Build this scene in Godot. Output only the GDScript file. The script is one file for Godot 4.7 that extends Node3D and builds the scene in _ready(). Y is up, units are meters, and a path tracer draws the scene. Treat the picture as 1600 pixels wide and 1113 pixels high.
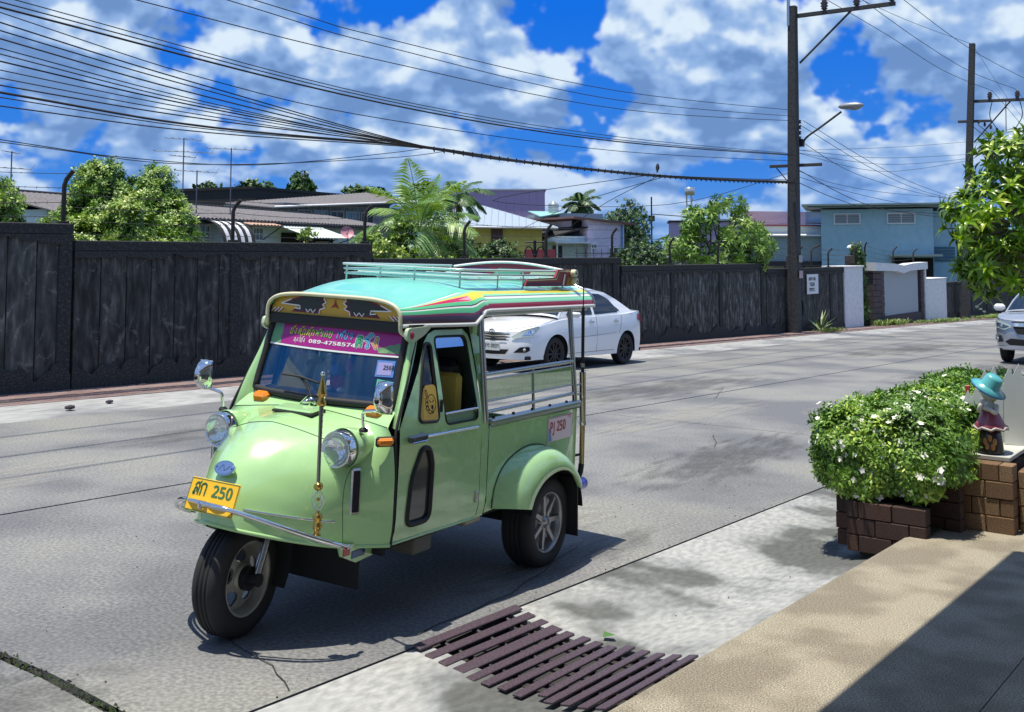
extends Node3D
# A green three-wheeler on a sloping concrete street. World: x runs down the street, -z towards the far wall, y up. The street falls SLOPE per metre.
const SLOPE := 0.0256
var M := {}
var names := {}
var rng := RandomNumberGenerator.new()

func gy(x: float) -> float:
	return -SLOPE * clampf(x, -60.0, 130.0)

func L(r: float, g: float, b: float, a := 1.0) -> Color:      # a real-world (linear) colour
	var c := Color(r, g, b).linear_to_srgb()
	c.a = a
	return c

# ---------- mesh builder ----------
class MB:
	var st := SurfaceTool.new()
	var n := 0
	func _init():
		st.begin(Mesh.PRIMITIVE_TRIANGLES)
	func flat() -> MB:
		st.set_smooth_group(0xFFFFFFFF)
		return self
	func smooth(g := 0) -> MB:
		st.set_smooth_group(g)
		return self
	func v(p: Vector3, uv := Vector2.ZERO):
		st.set_uv(uv)
		st.add_vertex(p)
	func tri(a: Vector3, b: Vector3, c: Vector3, ua := Vector2.ZERO, ub := Vector2.ZERO, uc := Vector2.ZERO):   # clockwise seen from the front
		v(a, ua); v(b, ub); v(c, uc)
		n += 1
	func quad(a: Vector3, b: Vector3, c: Vector3, d: Vector3, uv := false):
		if uv:
			tri(a, b, c, Vector2(0, 1), Vector2(0, 0), Vector2(1, 0)); tri(a, c, d, Vector2(0, 1), Vector2(1, 0), Vector2(1, 1))
		else:
			tri(a, b, c); tri(a, c, d)
	func quad_(a: Vector3, b: Vector3, c: Vector3, d: Vector3) -> MB:
		quad(a, b, c, d, true)
		return self
	func box(c: Vector3, s: Vector3, bev := 0.0, t := Transform3D.IDENTITY) -> MB:
		flat()
		var h := s * 0.5
		if bev <= 0.0:
			for ax in 3:
				for sg in [-1.0, 1.0]:
					var o := Vector3.ZERO; o[ax] = h[ax] * sg
					var u := Vector3.ZERO; u[(ax + 1) % 3] = h[(ax + 1) % 3]
					var w := Vector3.ZERO; w[(ax + 2) % 3] = h[(ax + 2) % 3] * sg
					quad(t * (c + o - u - w), t * (c + o - u + w), t * (c + o + u + w), t * (c + o + u - w))
			return self
		var b := minf(bev, minf(h.x, minf(h.y, h.z)) * 0.95)
		for ax in 3:
			var a1 := (ax + 1) % 3
			var a2 := (ax + 2) % 3
			for sg in [-1.0, 1.0]:
				var o := Vector3.ZERO; o[ax] = h[ax] * sg
				var u := Vector3.ZERO; u[a1] = h[a1] - b
				var w := Vector3.ZERO; w[a2] = (h[a2] - b) * sg
				quad(t * (c + o - u - w), t * (c + o - u + w), t * (c + o + u + w), t * (c + o + u - w))
			for s1 in [-1.0, 1.0]:
				for s2 in [-1.0, 1.0]:
					var e := Vector3.ZERO; e[ax] = h[ax] - b
					var p := Vector3.ZERO; p[a1] = h[a1] * s1; p[a2] = (h[a2] - b) * s2
					var q := Vector3.ZERO; q[a1] = (h[a1] - b) * s1; q[a2] = h[a2] * s2
					if s1 * s2 > 0:
						quad(t * (c + p - e), t * (c + q - e), t * (c + q + e), t * (c + p + e))
					else:
						quad(t * (c + p + e), t * (c + q + e), t * (c + q - e), t * (c + p - e))
		for sx in [-1.0, 1.0]:
			for sy in [-1.0, 1.0]:
				for sz in [-1.0, 1.0]:
					var g := Vector3(sx * h.x, sy * h.y, sz * h.z)
					var k := Vector3(sx, sy, sz) * b
					var p0 := t * (c + g - Vector3(0, k.y, k.z))
					var p1 := t * (c + g - Vector3(k.x, 0, k.z))
					var p2 := t * (c + g - Vector3(k.x, k.y, 0))
					if sx * sy * sz > 0:
						tri(p0, p2, p1)
					else:
						tri(p0, p1, p2)
		return self
	func grid(rows: Array, flip := false, uv := true) -> MB:         # rows of Vector3: front faces the side from which rows run down and columns run right
		smooth()
		for i in rows.size() - 1:
			var a: Array = rows[i]
			var b: Array = rows[i + 1]
			var m := a.size() - 1
			for j in m:
				var u0 := Vector2(float(j) / m, float(i) / (rows.size() - 1))
				var u1 := Vector2(float(j + 1) / m, float(i) / (rows.size() - 1))
				var u2 := Vector2(float(j + 1) / m, float(i + 1) / (rows.size() - 1))
				var u3 := Vector2(float(j) / m, float(i + 1) / (rows.size() - 1))
				if flip:
					tri(a[j], b[j + 1], a[j + 1], u0, u2, u1); tri(a[j], b[j], b[j + 1], u0, u3, u2)
				else:
					tri(a[j], a[j + 1], b[j + 1], u0, u1, u2); tri(a[j], b[j + 1], b[j], u0, u2, u3)
		return self
	func tube(pts: Array, r, sides := 8, caps := true, closed := false) -> MB:
		smooth()
		var np := pts.size()
		var rings := []
		var side := Vector3.ZERO
		for i in np:
			var d: Vector3
			if closed:
				d = (pts[(i + 1) % np] - pts[(i - 1 + np) % np]).normalized()
			else:
				d = (pts[mini(i + 1, np - 1)] - pts[maxi(i - 1, 0)]).normalized()
			if side == Vector3.ZERO:
				side = d.cross(Vector3.UP if absf(d.y) < 0.9 else Vector3.RIGHT).normalized()
			side = (side - d * side.dot(d)).normalized()
			var up := side.cross(d)
			var rr: float = r[i] if r is Array else r
			var ring := []
			for k in sides + 1:
				var a := TAU * (k % sides) / sides
				ring.append(pts[i] + (side * cos(a) + up * sin(a)) * rr)
			rings.append(ring)
		if closed:
			rings.append(rings[0])
		grid(rings, false)
		if caps and not closed:
			flat()
			for e in [0, rings.size() - 1]:
				var c: Vector3 = pts[e]
				for k in sides:
					if e == 0:
						tri(c, rings[e][k + 1], rings[e][k])
					else:
						tri(c, rings[e][k], rings[e][k + 1])
		return self
	func bar(a: Vector3, b: Vector3, r, sides := 8) -> MB:
		return tube([a, b], r, sides)
	func lathe(prof: Array, sides := 24, t := Transform3D.IDENTITY, arc := TAU) -> MB:   # prof: Vector2(radius, height) upwards, turned round y
		smooth()
		var rows := []
		for p in prof:
			var row := []
			for k in sides + 1:
				var a := arc * (float(k % sides) if arc == TAU else float(k)) / sides
				row.append(t * Vector3(p.x * cos(a), p.y, p.x * sin(a)))
			rows.append(row)
		grid(rows, true)
		return self
	func ball(c: Vector3, r: Vector3, seg := 12) -> MB:
		var prof := []
		for i in seg / 2 + 1:
			var a := PI * i / (seg / 2) - PI / 2
			prof.append(Vector2(cos(a), sin(a)))
		return lathe(prof, seg, Transform3D(Basis.from_scale(r), c))
	func poly(pts: PackedVector2Array, f: Callable, flip := false) -> MB:   # a flat outline laid on the surface f(u, v)
		var idx := Geometry2D.triangulate_polygon(pts)
		for i in range(0, idx.size(), 3):
			var a := pts[idx[i]]; var b := pts[idx[i + 1]]; var c := pts[idx[i + 2]]
			if ((b - a).cross(c - a) > 0) == flip:
				var s := b; b = c; c = s
			tri(f.call(a.x, a.y), f.call(c.x, c.y), f.call(b.x, b.y), a, c, b)
		return self
	func plate(outer: PackedVector2Array, holes: Array, f: Callable, step := 0.0, flip := false, stepx := 0.0) -> MB:
		smooth()
		var pieces := [outer]
		var lo := Vector2(1e9, 1e9); var hi := -lo
		for p in outer:
			lo = lo.min(p); hi = hi.max(p)
		var cutx := []
		var cuty := []
		for h in holes:
			var m := Vector2.ZERO
			for p in h:
				m += p / h.size()
			cutx.append(m.x)
		if step > 0.0:
			for k in range(1, int((hi.y - lo.y) / step) + 1):
				cuty.append(lo.y + k * step)
		if stepx > 0.0:
			for k in range(1, int((hi.x - lo.x) / stepx) + 1):
				cutx.append(lo.x + k * stepx)
		for ax in 2:
			for c in ([cutx, cuty][ax]):
				var nx := []
				for p in pieces:
					var pl := 1e9; var ph := -1e9
					for q in p:
						pl = minf(pl, q[ax]); ph = maxf(ph, q[ax])
					if c <= pl + 1e-5 or c >= ph - 1e-5:
						nx.append(p)
						continue
					for s in 2:
						var r0 := lo - Vector2.ONE; var r1 := hi + Vector2.ONE
						if s == 0:
							r1[ax] = c
						else:
							r0[ax] = c
						for q in Geometry2D.intersect_polygons(p, PackedVector2Array([r0, Vector2(r1.x, r0.y), r1, Vector2(r0.x, r1.y)])):
							nx.append(q)
				pieces = nx
		for h in holes:
			var nx := []
			for p in pieces:
				for q in Geometry2D.clip_polygons(p, h):
					if not Geometry2D.is_polygon_clockwise(q):
						nx.append(q)
					elif Geometry2D.is_polygon_clockwise(outer):
						nx.append(q)
			pieces = nx
		for p in pieces:
			poly(p, f, flip)
		return self
	func prism(pts: PackedVector2Array, t: Transform3D, depth: float, bev := 0.0) -> MB:   # outline in x and y, drawn out along +z
		flat()
		var ccw := not Geometry2D.is_polygon_clockwise(pts)
		var f0 := func(x, y): return t * Vector3(x, y, 0)
		var f1 := func(x, y): return t * Vector3(x, y, depth)
		poly(pts, f0, true)
		poly(pts, f1, false)
		for i in pts.size():
			var a := pts[i]; var b := pts[(i + 1) % pts.size()]
			if not ccw:
				var s := a; a = b; b = s
			quad(t * Vector3(a.x, a.y, 0), t * Vector3(a.x, a.y, depth), t * Vector3(b.x, b.y, depth), t * Vector3(b.x, b.y, 0))
		return self
	func ribbon(pts: Array, w: float, f: Callable, flip := false) -> MB:    # a flat pen stroke on the surface f(u, v)
		for i in pts.size() - 1:
			var a: Vector2 = pts[i]; var b: Vector2 = pts[i + 1]
			var d := (b - a).normalized() * w * 0.5
			var q := Vector2(-d.y, d.x)
			var p := PackedVector2Array([a - d * 0.6 - q, b + d * 0.6 - q, b + d * 0.6 + q, a - d * 0.6 + q])
			poly(p, f, flip)
		return self
	func mesh() -> ArrayMesh:
		st.generate_normals()
		return st.commit()

# ---------- naming, things and parts ----------
func numbered(called: String) -> String:
	var k: int = names.get(called, 0)
	names[called] = k + 1
	return called if k == 0 else "%s_%03d" % [called, k]

func tag(o: Node, label := "", category := "", group := "", kind := "") -> Node:
	if label: o.set_meta("label", label)
	if category: o.set_meta("category", category)
	if group: o.set_meta("group", group)
	if kind: o.set_meta("kind", kind)
	return o

func thing(called: String, label: String, category: String, at := Transform3D.IDENTITY, group := "") -> Node3D:
	var o := Node3D.new()
	o.name = numbered(called)
	o.transform = at
	add_child(o)
	tag(o, label, category, group)
	return o

func obj(called: String, shape, m: Material, parent: Node = null, at := Transform3D.IDENTITY) -> MeshInstance3D:
	var o := MeshInstance3D.new()
	o.mesh = shape.mesh() if shape is MB else shape
	o.material_override = m
	o.transform = at
	o.name = called if parent else numbered(called)
	(parent if parent else self).add_child(o, true)
	return o

func many(called: String, shape: Mesh, m: Material, places: Array, tints: Array, parent: Node = null) -> MultiMeshInstance3D:
	var mm := MultiMesh.new()
	mm.transform_format = MultiMesh.TRANSFORM_3D
	mm.use_colors = tints.size() > 0
	mm.mesh = shape
	mm.instance_count = places.size()
	for i in places.size():
		mm.set_instance_transform(i, places[i])
		if tints.size():
			mm.set_instance_color(i, tints[i])
	var o := MultiMeshInstance3D.new()
	o.multimesh = mm
	o.material_override = m
	o.name = called if parent else numbered(called)
	(parent if parent else self).add_child(o, true)
	o.set_meta("kind", "stuff")
	return o

func at(p: Vector3, yaw := 0.0) -> Transform3D:
	return Transform3D(Basis(Vector3.UP, yaw), p)

# ---------- materials ----------
func mat(key: String, c: Color, rough := 0.6, metal := 0.0, coat := 0.0) -> StandardMaterial3D:
	if M.has(key):
		return M[key]
	var m := StandardMaterial3D.new()
	m.resource_name = key
	m.albedo_color = c
	m.roughness = rough
	m.metallic = metal
	if coat > 0.0:
		m.clearcoat_enabled = true
		m.clearcoat = coat
		m.clearcoat_roughness = 0.04
	M[key] = m
	return m

func noise(sd: int, freq: float, oct := 5, cell := false, warp := 0.0) -> FastNoiseLite:
	var n := FastNoiseLite.new()
	n.seed = sd
	n.frequency = freq
	n.noise_type = FastNoiseLite.TYPE_CELLULAR if cell else FastNoiseLite.TYPE_SIMPLEX_SMOOTH
	n.fractal_octaves = oct
	n.fractal_type = FastNoiseLite.FRACTAL_NONE if cell else FastNoiseLite.FRACTAL_FBM
	if cell:
		n.cellular_return_type = FastNoiseLite.RETURN_DISTANCE2_SUB
	if warp > 0.0:
		n.domain_warp_enabled = true
		n.domain_warp_amplitude = warp
		n.domain_warp_frequency = freq * 1.5
	return n

func ntex(n: FastNoiseLite, stops: Array, size := 512, normal := 0.0) -> NoiseTexture2D:
	var t := NoiseTexture2D.new()
	t.width = size; t.height = size
	t.seamless = true
	t.seamless_blend_skirt = 0.2
	t.noise = n
	if normal > 0.0:
		t.as_normal_map = true
		t.bump_strength = normal
	elif stops.size():
		var g := Gradient.new()
		g.offsets = PackedFloat32Array(stops.map(func(s): return s[0]))
		g.colors = PackedColorArray(stops.map(func(s): return s[1]))
		t.color_ramp = g
	return t

func surf(key: String, stops: Array, tile: Vector3, rough := 0.85, freq := 0.02, bump := 0.0, big := [], bigtile := 9.0, local := false, sd := 1) -> StandardMaterial3D:
	# a grained surface: a fine noise in real-world colours, and a broad one that varies it
	if M.has(key):
		return M[key]
	var m := mat(key, Color.WHITE, rough)
	m.albedo_texture = ntex(noise(sd + key.hash() % 1000, freq, 6), stops)
	m.uv1_triplanar = true
	m.uv1_world_triplanar = not local
	m.uv1_scale = Vector3(1.0 / tile.x, 1.0 / tile.y, 1.0 / tile.z)
	if bump > 0.0:
		m.heightmap_enabled = true
		m.heightmap_scale = bump
		m.heightmap_texture = ntex(noise(sd + 7, freq * 2.0, 6), [])
	if big.size():
		m.detail_enabled = true
		m.detail_blend_mode = BaseMaterial3D.BLEND_MODE_MUL
		m.detail_albedo = ntex(noise(sd + 31 + key.hash() % 500, 0.012, 4), big, 256)
		m.detail_uv_layer = BaseMaterial3D.DETAIL_UV_2
		m.uv2_triplanar = true
		m.uv2_world_triplanar = not local
		m.uv2_scale = Vector3.ONE / bigtile
	return m

func glass(key: String, c: Color, alpha: float, rough := 0.03) -> StandardMaterial3D:
	var m := mat(key, Color(c.r, c.g, c.b, alpha), rough)
	m.transparency = BaseMaterial3D.TRANSPARENCY_ALPHA
	return m

# ---------- curves, lettering ----------
func spline(pts: Array, per := 8, closed := false) -> Array:
	var out := []
	var n := pts.size()
	for i in (n if closed else n - 1):
		var a = pts[(i - 1 + n) % n] if closed else pts[maxi(i - 1, 0)]
		var b = pts[i]
		var c = pts[(i + 1) % n]
		var d = pts[(i + 2) % n] if closed else pts[mini(i + 2, n - 1)]
		for k in per:
			var t := float(k) / per
			out.append(0.5 * ((2.0 * b) + (c - a) * t + (2.0 * a - 5.0 * b + 4.0 * c - d) * t * t + (3.0 * b - a - 3.0 * c + d) * t * t * t))
	if not closed:
		out.append(pts[n - 1])
	return out

func round_poly(pts: Array, r: float, per := 4) -> PackedVector2Array:
	var out := PackedVector2Array()
	var n := pts.size()
	for i in n:
		var p: Vector2 = pts[i]
		var a: Vector2 = pts[(i - 1 + n) % n] - p
		var b: Vector2 = pts[(i + 1) % n] - p
		var rr := minf(r, minf(a.length(), b.length()) * 0.45)
		a = p + a.normalized() * rr
		b = p + b.normalized() * rr
		for k in per + 1:
			var t := float(k) / per
			out.append(a.lerp(p, t).lerp(p.lerp(b, t), t))
	return out

func circle(c: Vector2, r: Vector2, n := 24, a0 := 0.0, a1 := TAU) -> PackedVector2Array:
	var out := PackedVector2Array()
	for k in (n if a1 - a0 >= TAU - 0.01 else n + 1):
		var a := a0 + (a1 - a0) * k / n
		out.append(c + Vector2(cos(a) * r.x, sin(a) * r.y))
	return out

func letters(text: String, size: float, f: Callable, origin: Vector2, serif := false, squeeze := 1.0, bold := true, flip := false) -> MB:
	# plain lettering laid on the surface f(u, v), origin at its left end on the base line
	var t := TextMesh.new()
	var fnt := SystemFont.new()
	fnt.font_names = PackedStringArray(["Droid Serif" if serif else "Droid Sans"])
	fnt.font_weight = 700 if bold else 400
	t.font = fnt
	t.text = text
	t.font_size = 64
	t.pixel_size = 0.01
	t.depth = 0.0
	t.curve_step = 2.0
	t.horizontal_alignment = HORIZONTAL_ALIGNMENT_LEFT
	t.vertical_alignment = VERTICAL_ALIGNMENT_BOTTOM
	var arr := t.get_mesh_arrays()
	var vs: PackedVector3Array = arr[Mesh.ARRAY_VERTEX]
	var ix = arr[Mesh.ARRAY_INDEX]
	var lo := 1e9; var hi := -1e9
	for p in vs:
		lo = minf(lo, p.y); hi = maxf(hi, p.y)
	var k := size / maxf(hi - lo, 0.001)
	var mb := MB.new()
	mb.flat()
	var cnt: int = ix.size() if ix != null and ix.size() else vs.size()
	for i in range(0, cnt, 3):
		var q := []
		for j in 3:
			var p: Vector3 = vs[ix[i + j]] if ix != null and ix.size() else vs[i + j]
			q.append(Vector2(origin.x + p.x * k * squeeze, origin.y + (p.y - lo) * k))
		if absf((q[1] - q[0]).cross(q[2] - q[0])) < 1e-12:
			continue
		mb.poly(PackedVector2Array(q), f, flip)
	return mb

# Thai letters as pen strokes in a box 6 wide and 8 high; "o" at x y draws a small loop
const THAI := {
	"น": "o1.3 7;1.3 6.4,1.3 0,4.8 1.6,4.8 8;o5.2 0.7", "ต": "o2.6 4.2;1.9 4.2,0.8 0,0.8 6.4,2 8,3 7,4 8,5.2 6.6,5.2 0", "ก": "1 0,1 4.6,0.4 5.6,1.2 7.2,3 8,4.8 7.2,5.2 5.6,5.2 0",
	"ห": "o1 7.2;1.3 6.4,1.3 0,1.6 3,4.4 4.6;o4.8 6.4;4.8 5.6,4.6 3.4,5 0", "ว": "o1.4 5.6;2 6,1.4 7.4,3 8,4.6 6.8,4.8 4,4.8 0.8;o4.2 0.8", "บ": "o1.1 7.2;1.3 6.4,1.3 0.2,5 0.2,5 8",
	"ท": "o1.1 7.2;1.3 6.4,1.3 0,1.6 4,4 7.6,5 6.8,5 0", "ย": "o1.3 7;2 6.6,1 5,1.8 4.2,1.2 3.2,1.2 0.2,5 0.2,5 8", "ร": "o3.8 0.8;4 1.6,4 4.8,1.2 5.8,1.4 7.4,4.6 7.8", "ง": "o3.6 7.2;4.2 6.6,4.2 0.4,2.8 1.4,0.6 4",
	"ล": "o1.4 0.8;1.4 1.6,1.6 4.2,3.4 4.2,3.4 2;1.2 6,2.6 8,4.6 7,5 5,5 0", "โ": "o2 0.8;2.4 1.4,2.4 7,1 8.6,2 9.8,4 9.4", "ป": "o1.1 7.2;1.3 6.4,1.3 0.2,5 0.2,5 10", "ส": "o1.4 0.8;1.4 1.6,1.6 4.2,3.4 4.2,3.4 2;1.2 6,2.6 8,4.6 7,5 5,5 0;4.2 7.4,5.8 9",
	"เ": "o2.4 0.8;2 1.4,2 8", "ั": "o-3 9.8;-3.4 9.4,-2 9.2,-0.6 10.6", "่": "-1 11,-1 13", "ุ": "-1.6 -1,-0.8 -1,-0.8 -3", "๊": "-4 10,-3.6 11.4,-2.8 10.4,-2.2 11.4,-1.4 10.4,-0.2 12.4", "ี": "-4.6 9.2,-3 10.4,-0.8 9.2,-4.6 9.2;-0.8 9.2,-0.8 11.4", "้": "-3 11.6,-2.2 12.4,-2.6 11.2,0 12.8",
}
func thai(text: String, size: float, pen: float, f: Callable, origin: Vector2, slant := 0.0, flip := false, mb: MB = null, advance := 6.4) -> MB:
	if mb == null:
		mb = MB.new()
	mb.flat()
	var k := size / 8.0
	var x := 0.0
	for ch in text:
		if ch == " ":
			x += 4.0
			continue
		var wide := advance if ch.unicode_at(0) < 0x0E31 or ch == "เ" or ch == "โ" else 0.0
		if ch == "เ" or ch == "โ": wide *= 0.66
		if THAI.has(ch):
			for part in THAI[ch].split(";"):
				var line := []
				if part.begins_with("o"):
					var c: PackedStringArray = part.substr(1).split(" ")
					for i in 9:
						line.append(Vector2(float(c[0]) + 0.75 * cos(TAU * i / 8), float(c[1]) + 0.75 * sin(TAU * i / 8)))
				else:
					for pt in part.split(","):
						var c: PackedStringArray = pt.split(" ")
						line.append(Vector2(float(c[0]), float(c[1])))
					line = spline(line, 3) if line.size() > 2 else line
				var out := []
				for p in line:
					out.append(origin + Vector2((x + p.x + slant * p.y) * k, p.y * k))
				mb.ribbon(out, pen, f, flip)
		x += wide
	return mb
# ---------- the scene ----------
func _ready():
	rng.seed = 20240511
	# camera: a shifted lens, as of a picture cut from a taller one
	var cam := Camera3D.new()
	cam.name = "camera"
	cam.projection = Camera3D.PROJECTION_FRUSTUM
	cam.near = 0.05
	cam.far = 900.0
	cam.size = 0.05 * 1113.0 / 1680.0
	cam.frustum_offset = Vector2(0, -0.05 * (556.5 - 280.52) / 1680.0)
	var yaw := atan2(0.603, 0.7977)
	var fwd := Vector3(cos(yaw), 0, -sin(yaw)) * cos(deg_to_rad(4.0)) + Vector3.UP * sin(deg_to_rad(4.0))
	add_child(cam)
	cam.look_at_from_position(Vector3(0, 1.68, 0), Vector3(0, 1.68, 0) + fwd, Vector3.UP)
	cam.current = true
	# sky, sun and exposure
	var e := Environment.new()
	e.background_mode = Environment.BG_SKY
	var pano := PanoramaSkyMaterial.new()
	pano.panorama = sky_picture()
	e.sky = Sky.new()
	e.sky.sky_material = pano
	e.background_energy_multiplier = 1.0
	e.tonemap_mode = Environment.TONE_MAPPER_LINEAR
	e.tonemap_exposure = 1.25
	e.sdfgi_enabled = true
	e.ssao_enabled = true
	e.ssil_enabled = true
	var we := WorldEnvironment.new()
	we.name = "environment"
	we.environment = e
	add_child(we)
	var sun := DirectionalLight3D.new()
	sun.name = "sun"
	sun.light_energy = 1.6
	sun.light_color = Color(1.0, 0.97, 0.9)
	sun.light_angular_distance = 0.5
	sun.shadow_enabled = true
	add_child(sun)
	sun.look_at_from_position(Vector3.ZERO, Vector3(0.11, -0.975, 0.075), Vector3(0, 0, -1))

	materials()
	ground()
	porch()
	boundary_wall()
	gate()
	far_buildings()
	three_wheeler()
	white_car()
	silver_car()
	poles_and_cables()
	trees()
	planter_and_hedge()
	drain_grate()
	small_things()

# ---------- sky: air and cumulus only ----------
func cloud_bias(az: float, el: float) -> float:
	var s := 0.0
	for b in [[-34.5, 11.6, 4.2, 2.6, -0.55], [-33.0, 9.2, 2.2, 1.6, -0.3], [-44.6, 13.2, 2.6, 1.3, -0.45], [-19.4, 9.5, 2.4, 1.5, -0.35], [-24.0, 8.0, 2.0, 1.0, -0.15], [-41.0, 11.0, 4.0, 2.6, 0.34], [-26.6, 10.6, 4.2, 2.6, 0.36], [-60.0, 10.8, 5.0, 2.6, 0.22], [-56.0, 7.0, 2.4, 2.2, 0.22], [-60.0, 5.0, 3.0, 1.6, -0.25], [-13.2, 11.2, 4.5, 2.4, 0.4], [-28.0, 7.6, 3.0, 1.6, 0.15], [-48.0, 6.0, 4.0, 1.6, 0.1], [-51.0, 10.6, 3.0, 1.8, 0.25]]:
		var dx: float = (az - b[0]) / b[2]
		var dy: float = (el - b[1]) / b[3]
		var q := dx * dx + dy * dy
		if q < 9.0:
			s += b[4] * exp(-q)
	return s

func sky_part(w: int, h: int, az0: float, daz: float, el0: float, del_: float, n1: FastNoiseLite, n2: FastNoiseLite, n3: FastNoiseLite, lift: int) -> Image:
	var soft := PackedFloat32Array(); soft.resize(w * h)
	var n0: FastNoiseLite = n1.duplicate()
	n0.fractal_octaves = 3
	var dens := PackedFloat32Array(); dens.resize(w * h)
	var wisp := PackedFloat32Array(); wisp.resize(w * h)
	for j in h:
		var el := el0 - del_ * j
		if el < -1.0:
			break
		var y := 15.0 * log(1.0 + maxf(el, 0.0) / 9.0) * 1.35
		var thick := smoothstep(60.0, 8.0, el) * 0.06
		for i in w:
			var az := az0 + daz * i
			var a := deg_to_rad(az)
			var x := 57.3 * cos(a)
			var z := 57.3 * sin(a)
			var p := n2.get_noise_3d(x, y, z)
			var d := n1.get_noise_3d(x, y * 1.25, z) * 1.05 - p * 0.30 + n3.get_noise_3d(x, y, z) * 0.16 + 0.045 + thick
			var q := n0.get_noise_3d(x, y * 1.25, z) * 1.05 - p * 0.22
			if el < 20.0 and az < 10.0 and az > -85.0:
				var cb := cloud_bias(az, el)
				d += cb
				q += cb
			soft[j * w + i] = q
			dens[j * w + i] = d
			wisp[j * w + i] = n3.get_noise_3d(x * 0.35, y * 0.55 + 40.0, z * 0.35) - 0.42 * (p + 0.55) + 0.16 * n3.get_noise_3d(x * 1.7, y * 1.7, z * 1.7)
	var im := Image.create_empty(w, h, false, Image.FORMAT_RGBF)
	var top := Vector3(0.006, 0.13, 0.62)
	var mid := Vector3(0.03, 0.18, 0.62)
	var low := Vector3(0.10, 0.27, 0.62)
	for j in h:
		var el := el0 - del_ * j
		if el < -0.6:
			for i in w:
				im.set_pixel(i, j, Color(0.20, 0.24, 0.30))
			continue
		var blue := low.lerp(mid, smoothstep(0.0, 6.0, el)).lerp(top, smoothstep(5.0, 14.0, el)) * (1.0 - 0.35 * smoothstep(20.0, 80.0, el))
		var up := maxi(j - lift, 0)
		var up2 := maxi(j - lift / 3, 0)
		for i in w:
			var d := dens[j * w + i]
			var cover := smoothstep(-0.09, 0.12, d)
			var c := blue
			if cover > 0.0:
				var s := (soft[j * w + i] - soft[up * w + i]) * 1.25 + (d - dens[up2 * w + i]) * 0.7
				var t := 0.43 + clampf(s, -0.24, 0.36) + wisp[j * w + i] * 0.75 - clampf(d - 0.14, 0.0, 0.5) * 0.34 + clampf(0.10 - d, 0.0, 0.2) * 0.7
				t = clampf(t, 0.0, 1.0)
				var cl := Vector3(0.125, 0.235, 0.47).lerp(Vector3(0.23, 0.37, 0.63), smoothstep(0.0, 0.42, t)).lerp(Vector3(0.58, 0.68, 0.78), smoothstep(0.36, 0.92, t))
				cl = cl.lerp(blue, 0.42 * smoothstep(7.0, 0.0, el))
				c = blue.lerp(cl, cover)
			im.set_pixel(i, j, Color(c.x, c.y, c.z))
	return im

func sky_picture() -> ImageTexture:
	var n1 := noise(5, 0.115, 6)
	n1.fractal_gain = 0.54
	var n2 := noise(9, 0.42, 4, true)
	n2.fractal_type = FastNoiseLite.FRACTAL_FBM
	n2.cellular_return_type = FastNoiseLite.RETURN_DISTANCE
	var n3 := noise(12, 0.9, 4)
	var im := sky_part(1024, 512, -90.0, 360.0 / 1024, 90.0, 180.0 / 512, n1, n2, n3, 5)
	im.resize(4096, 2048, Image.INTERPOLATE_BILINEAR)
	var k := 180.0 / 2048
	var r0 := 740
	var fine := sky_part(1190, 292, -90.0, k, 90.0 - r0 * k, k, n1, n2, n3, 20)
	im.blit_rect(fine, Rect2i(0, 0, 1190, 292), Vector2i(0, r0))
	return ImageTexture.create_from_image(im)

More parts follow.
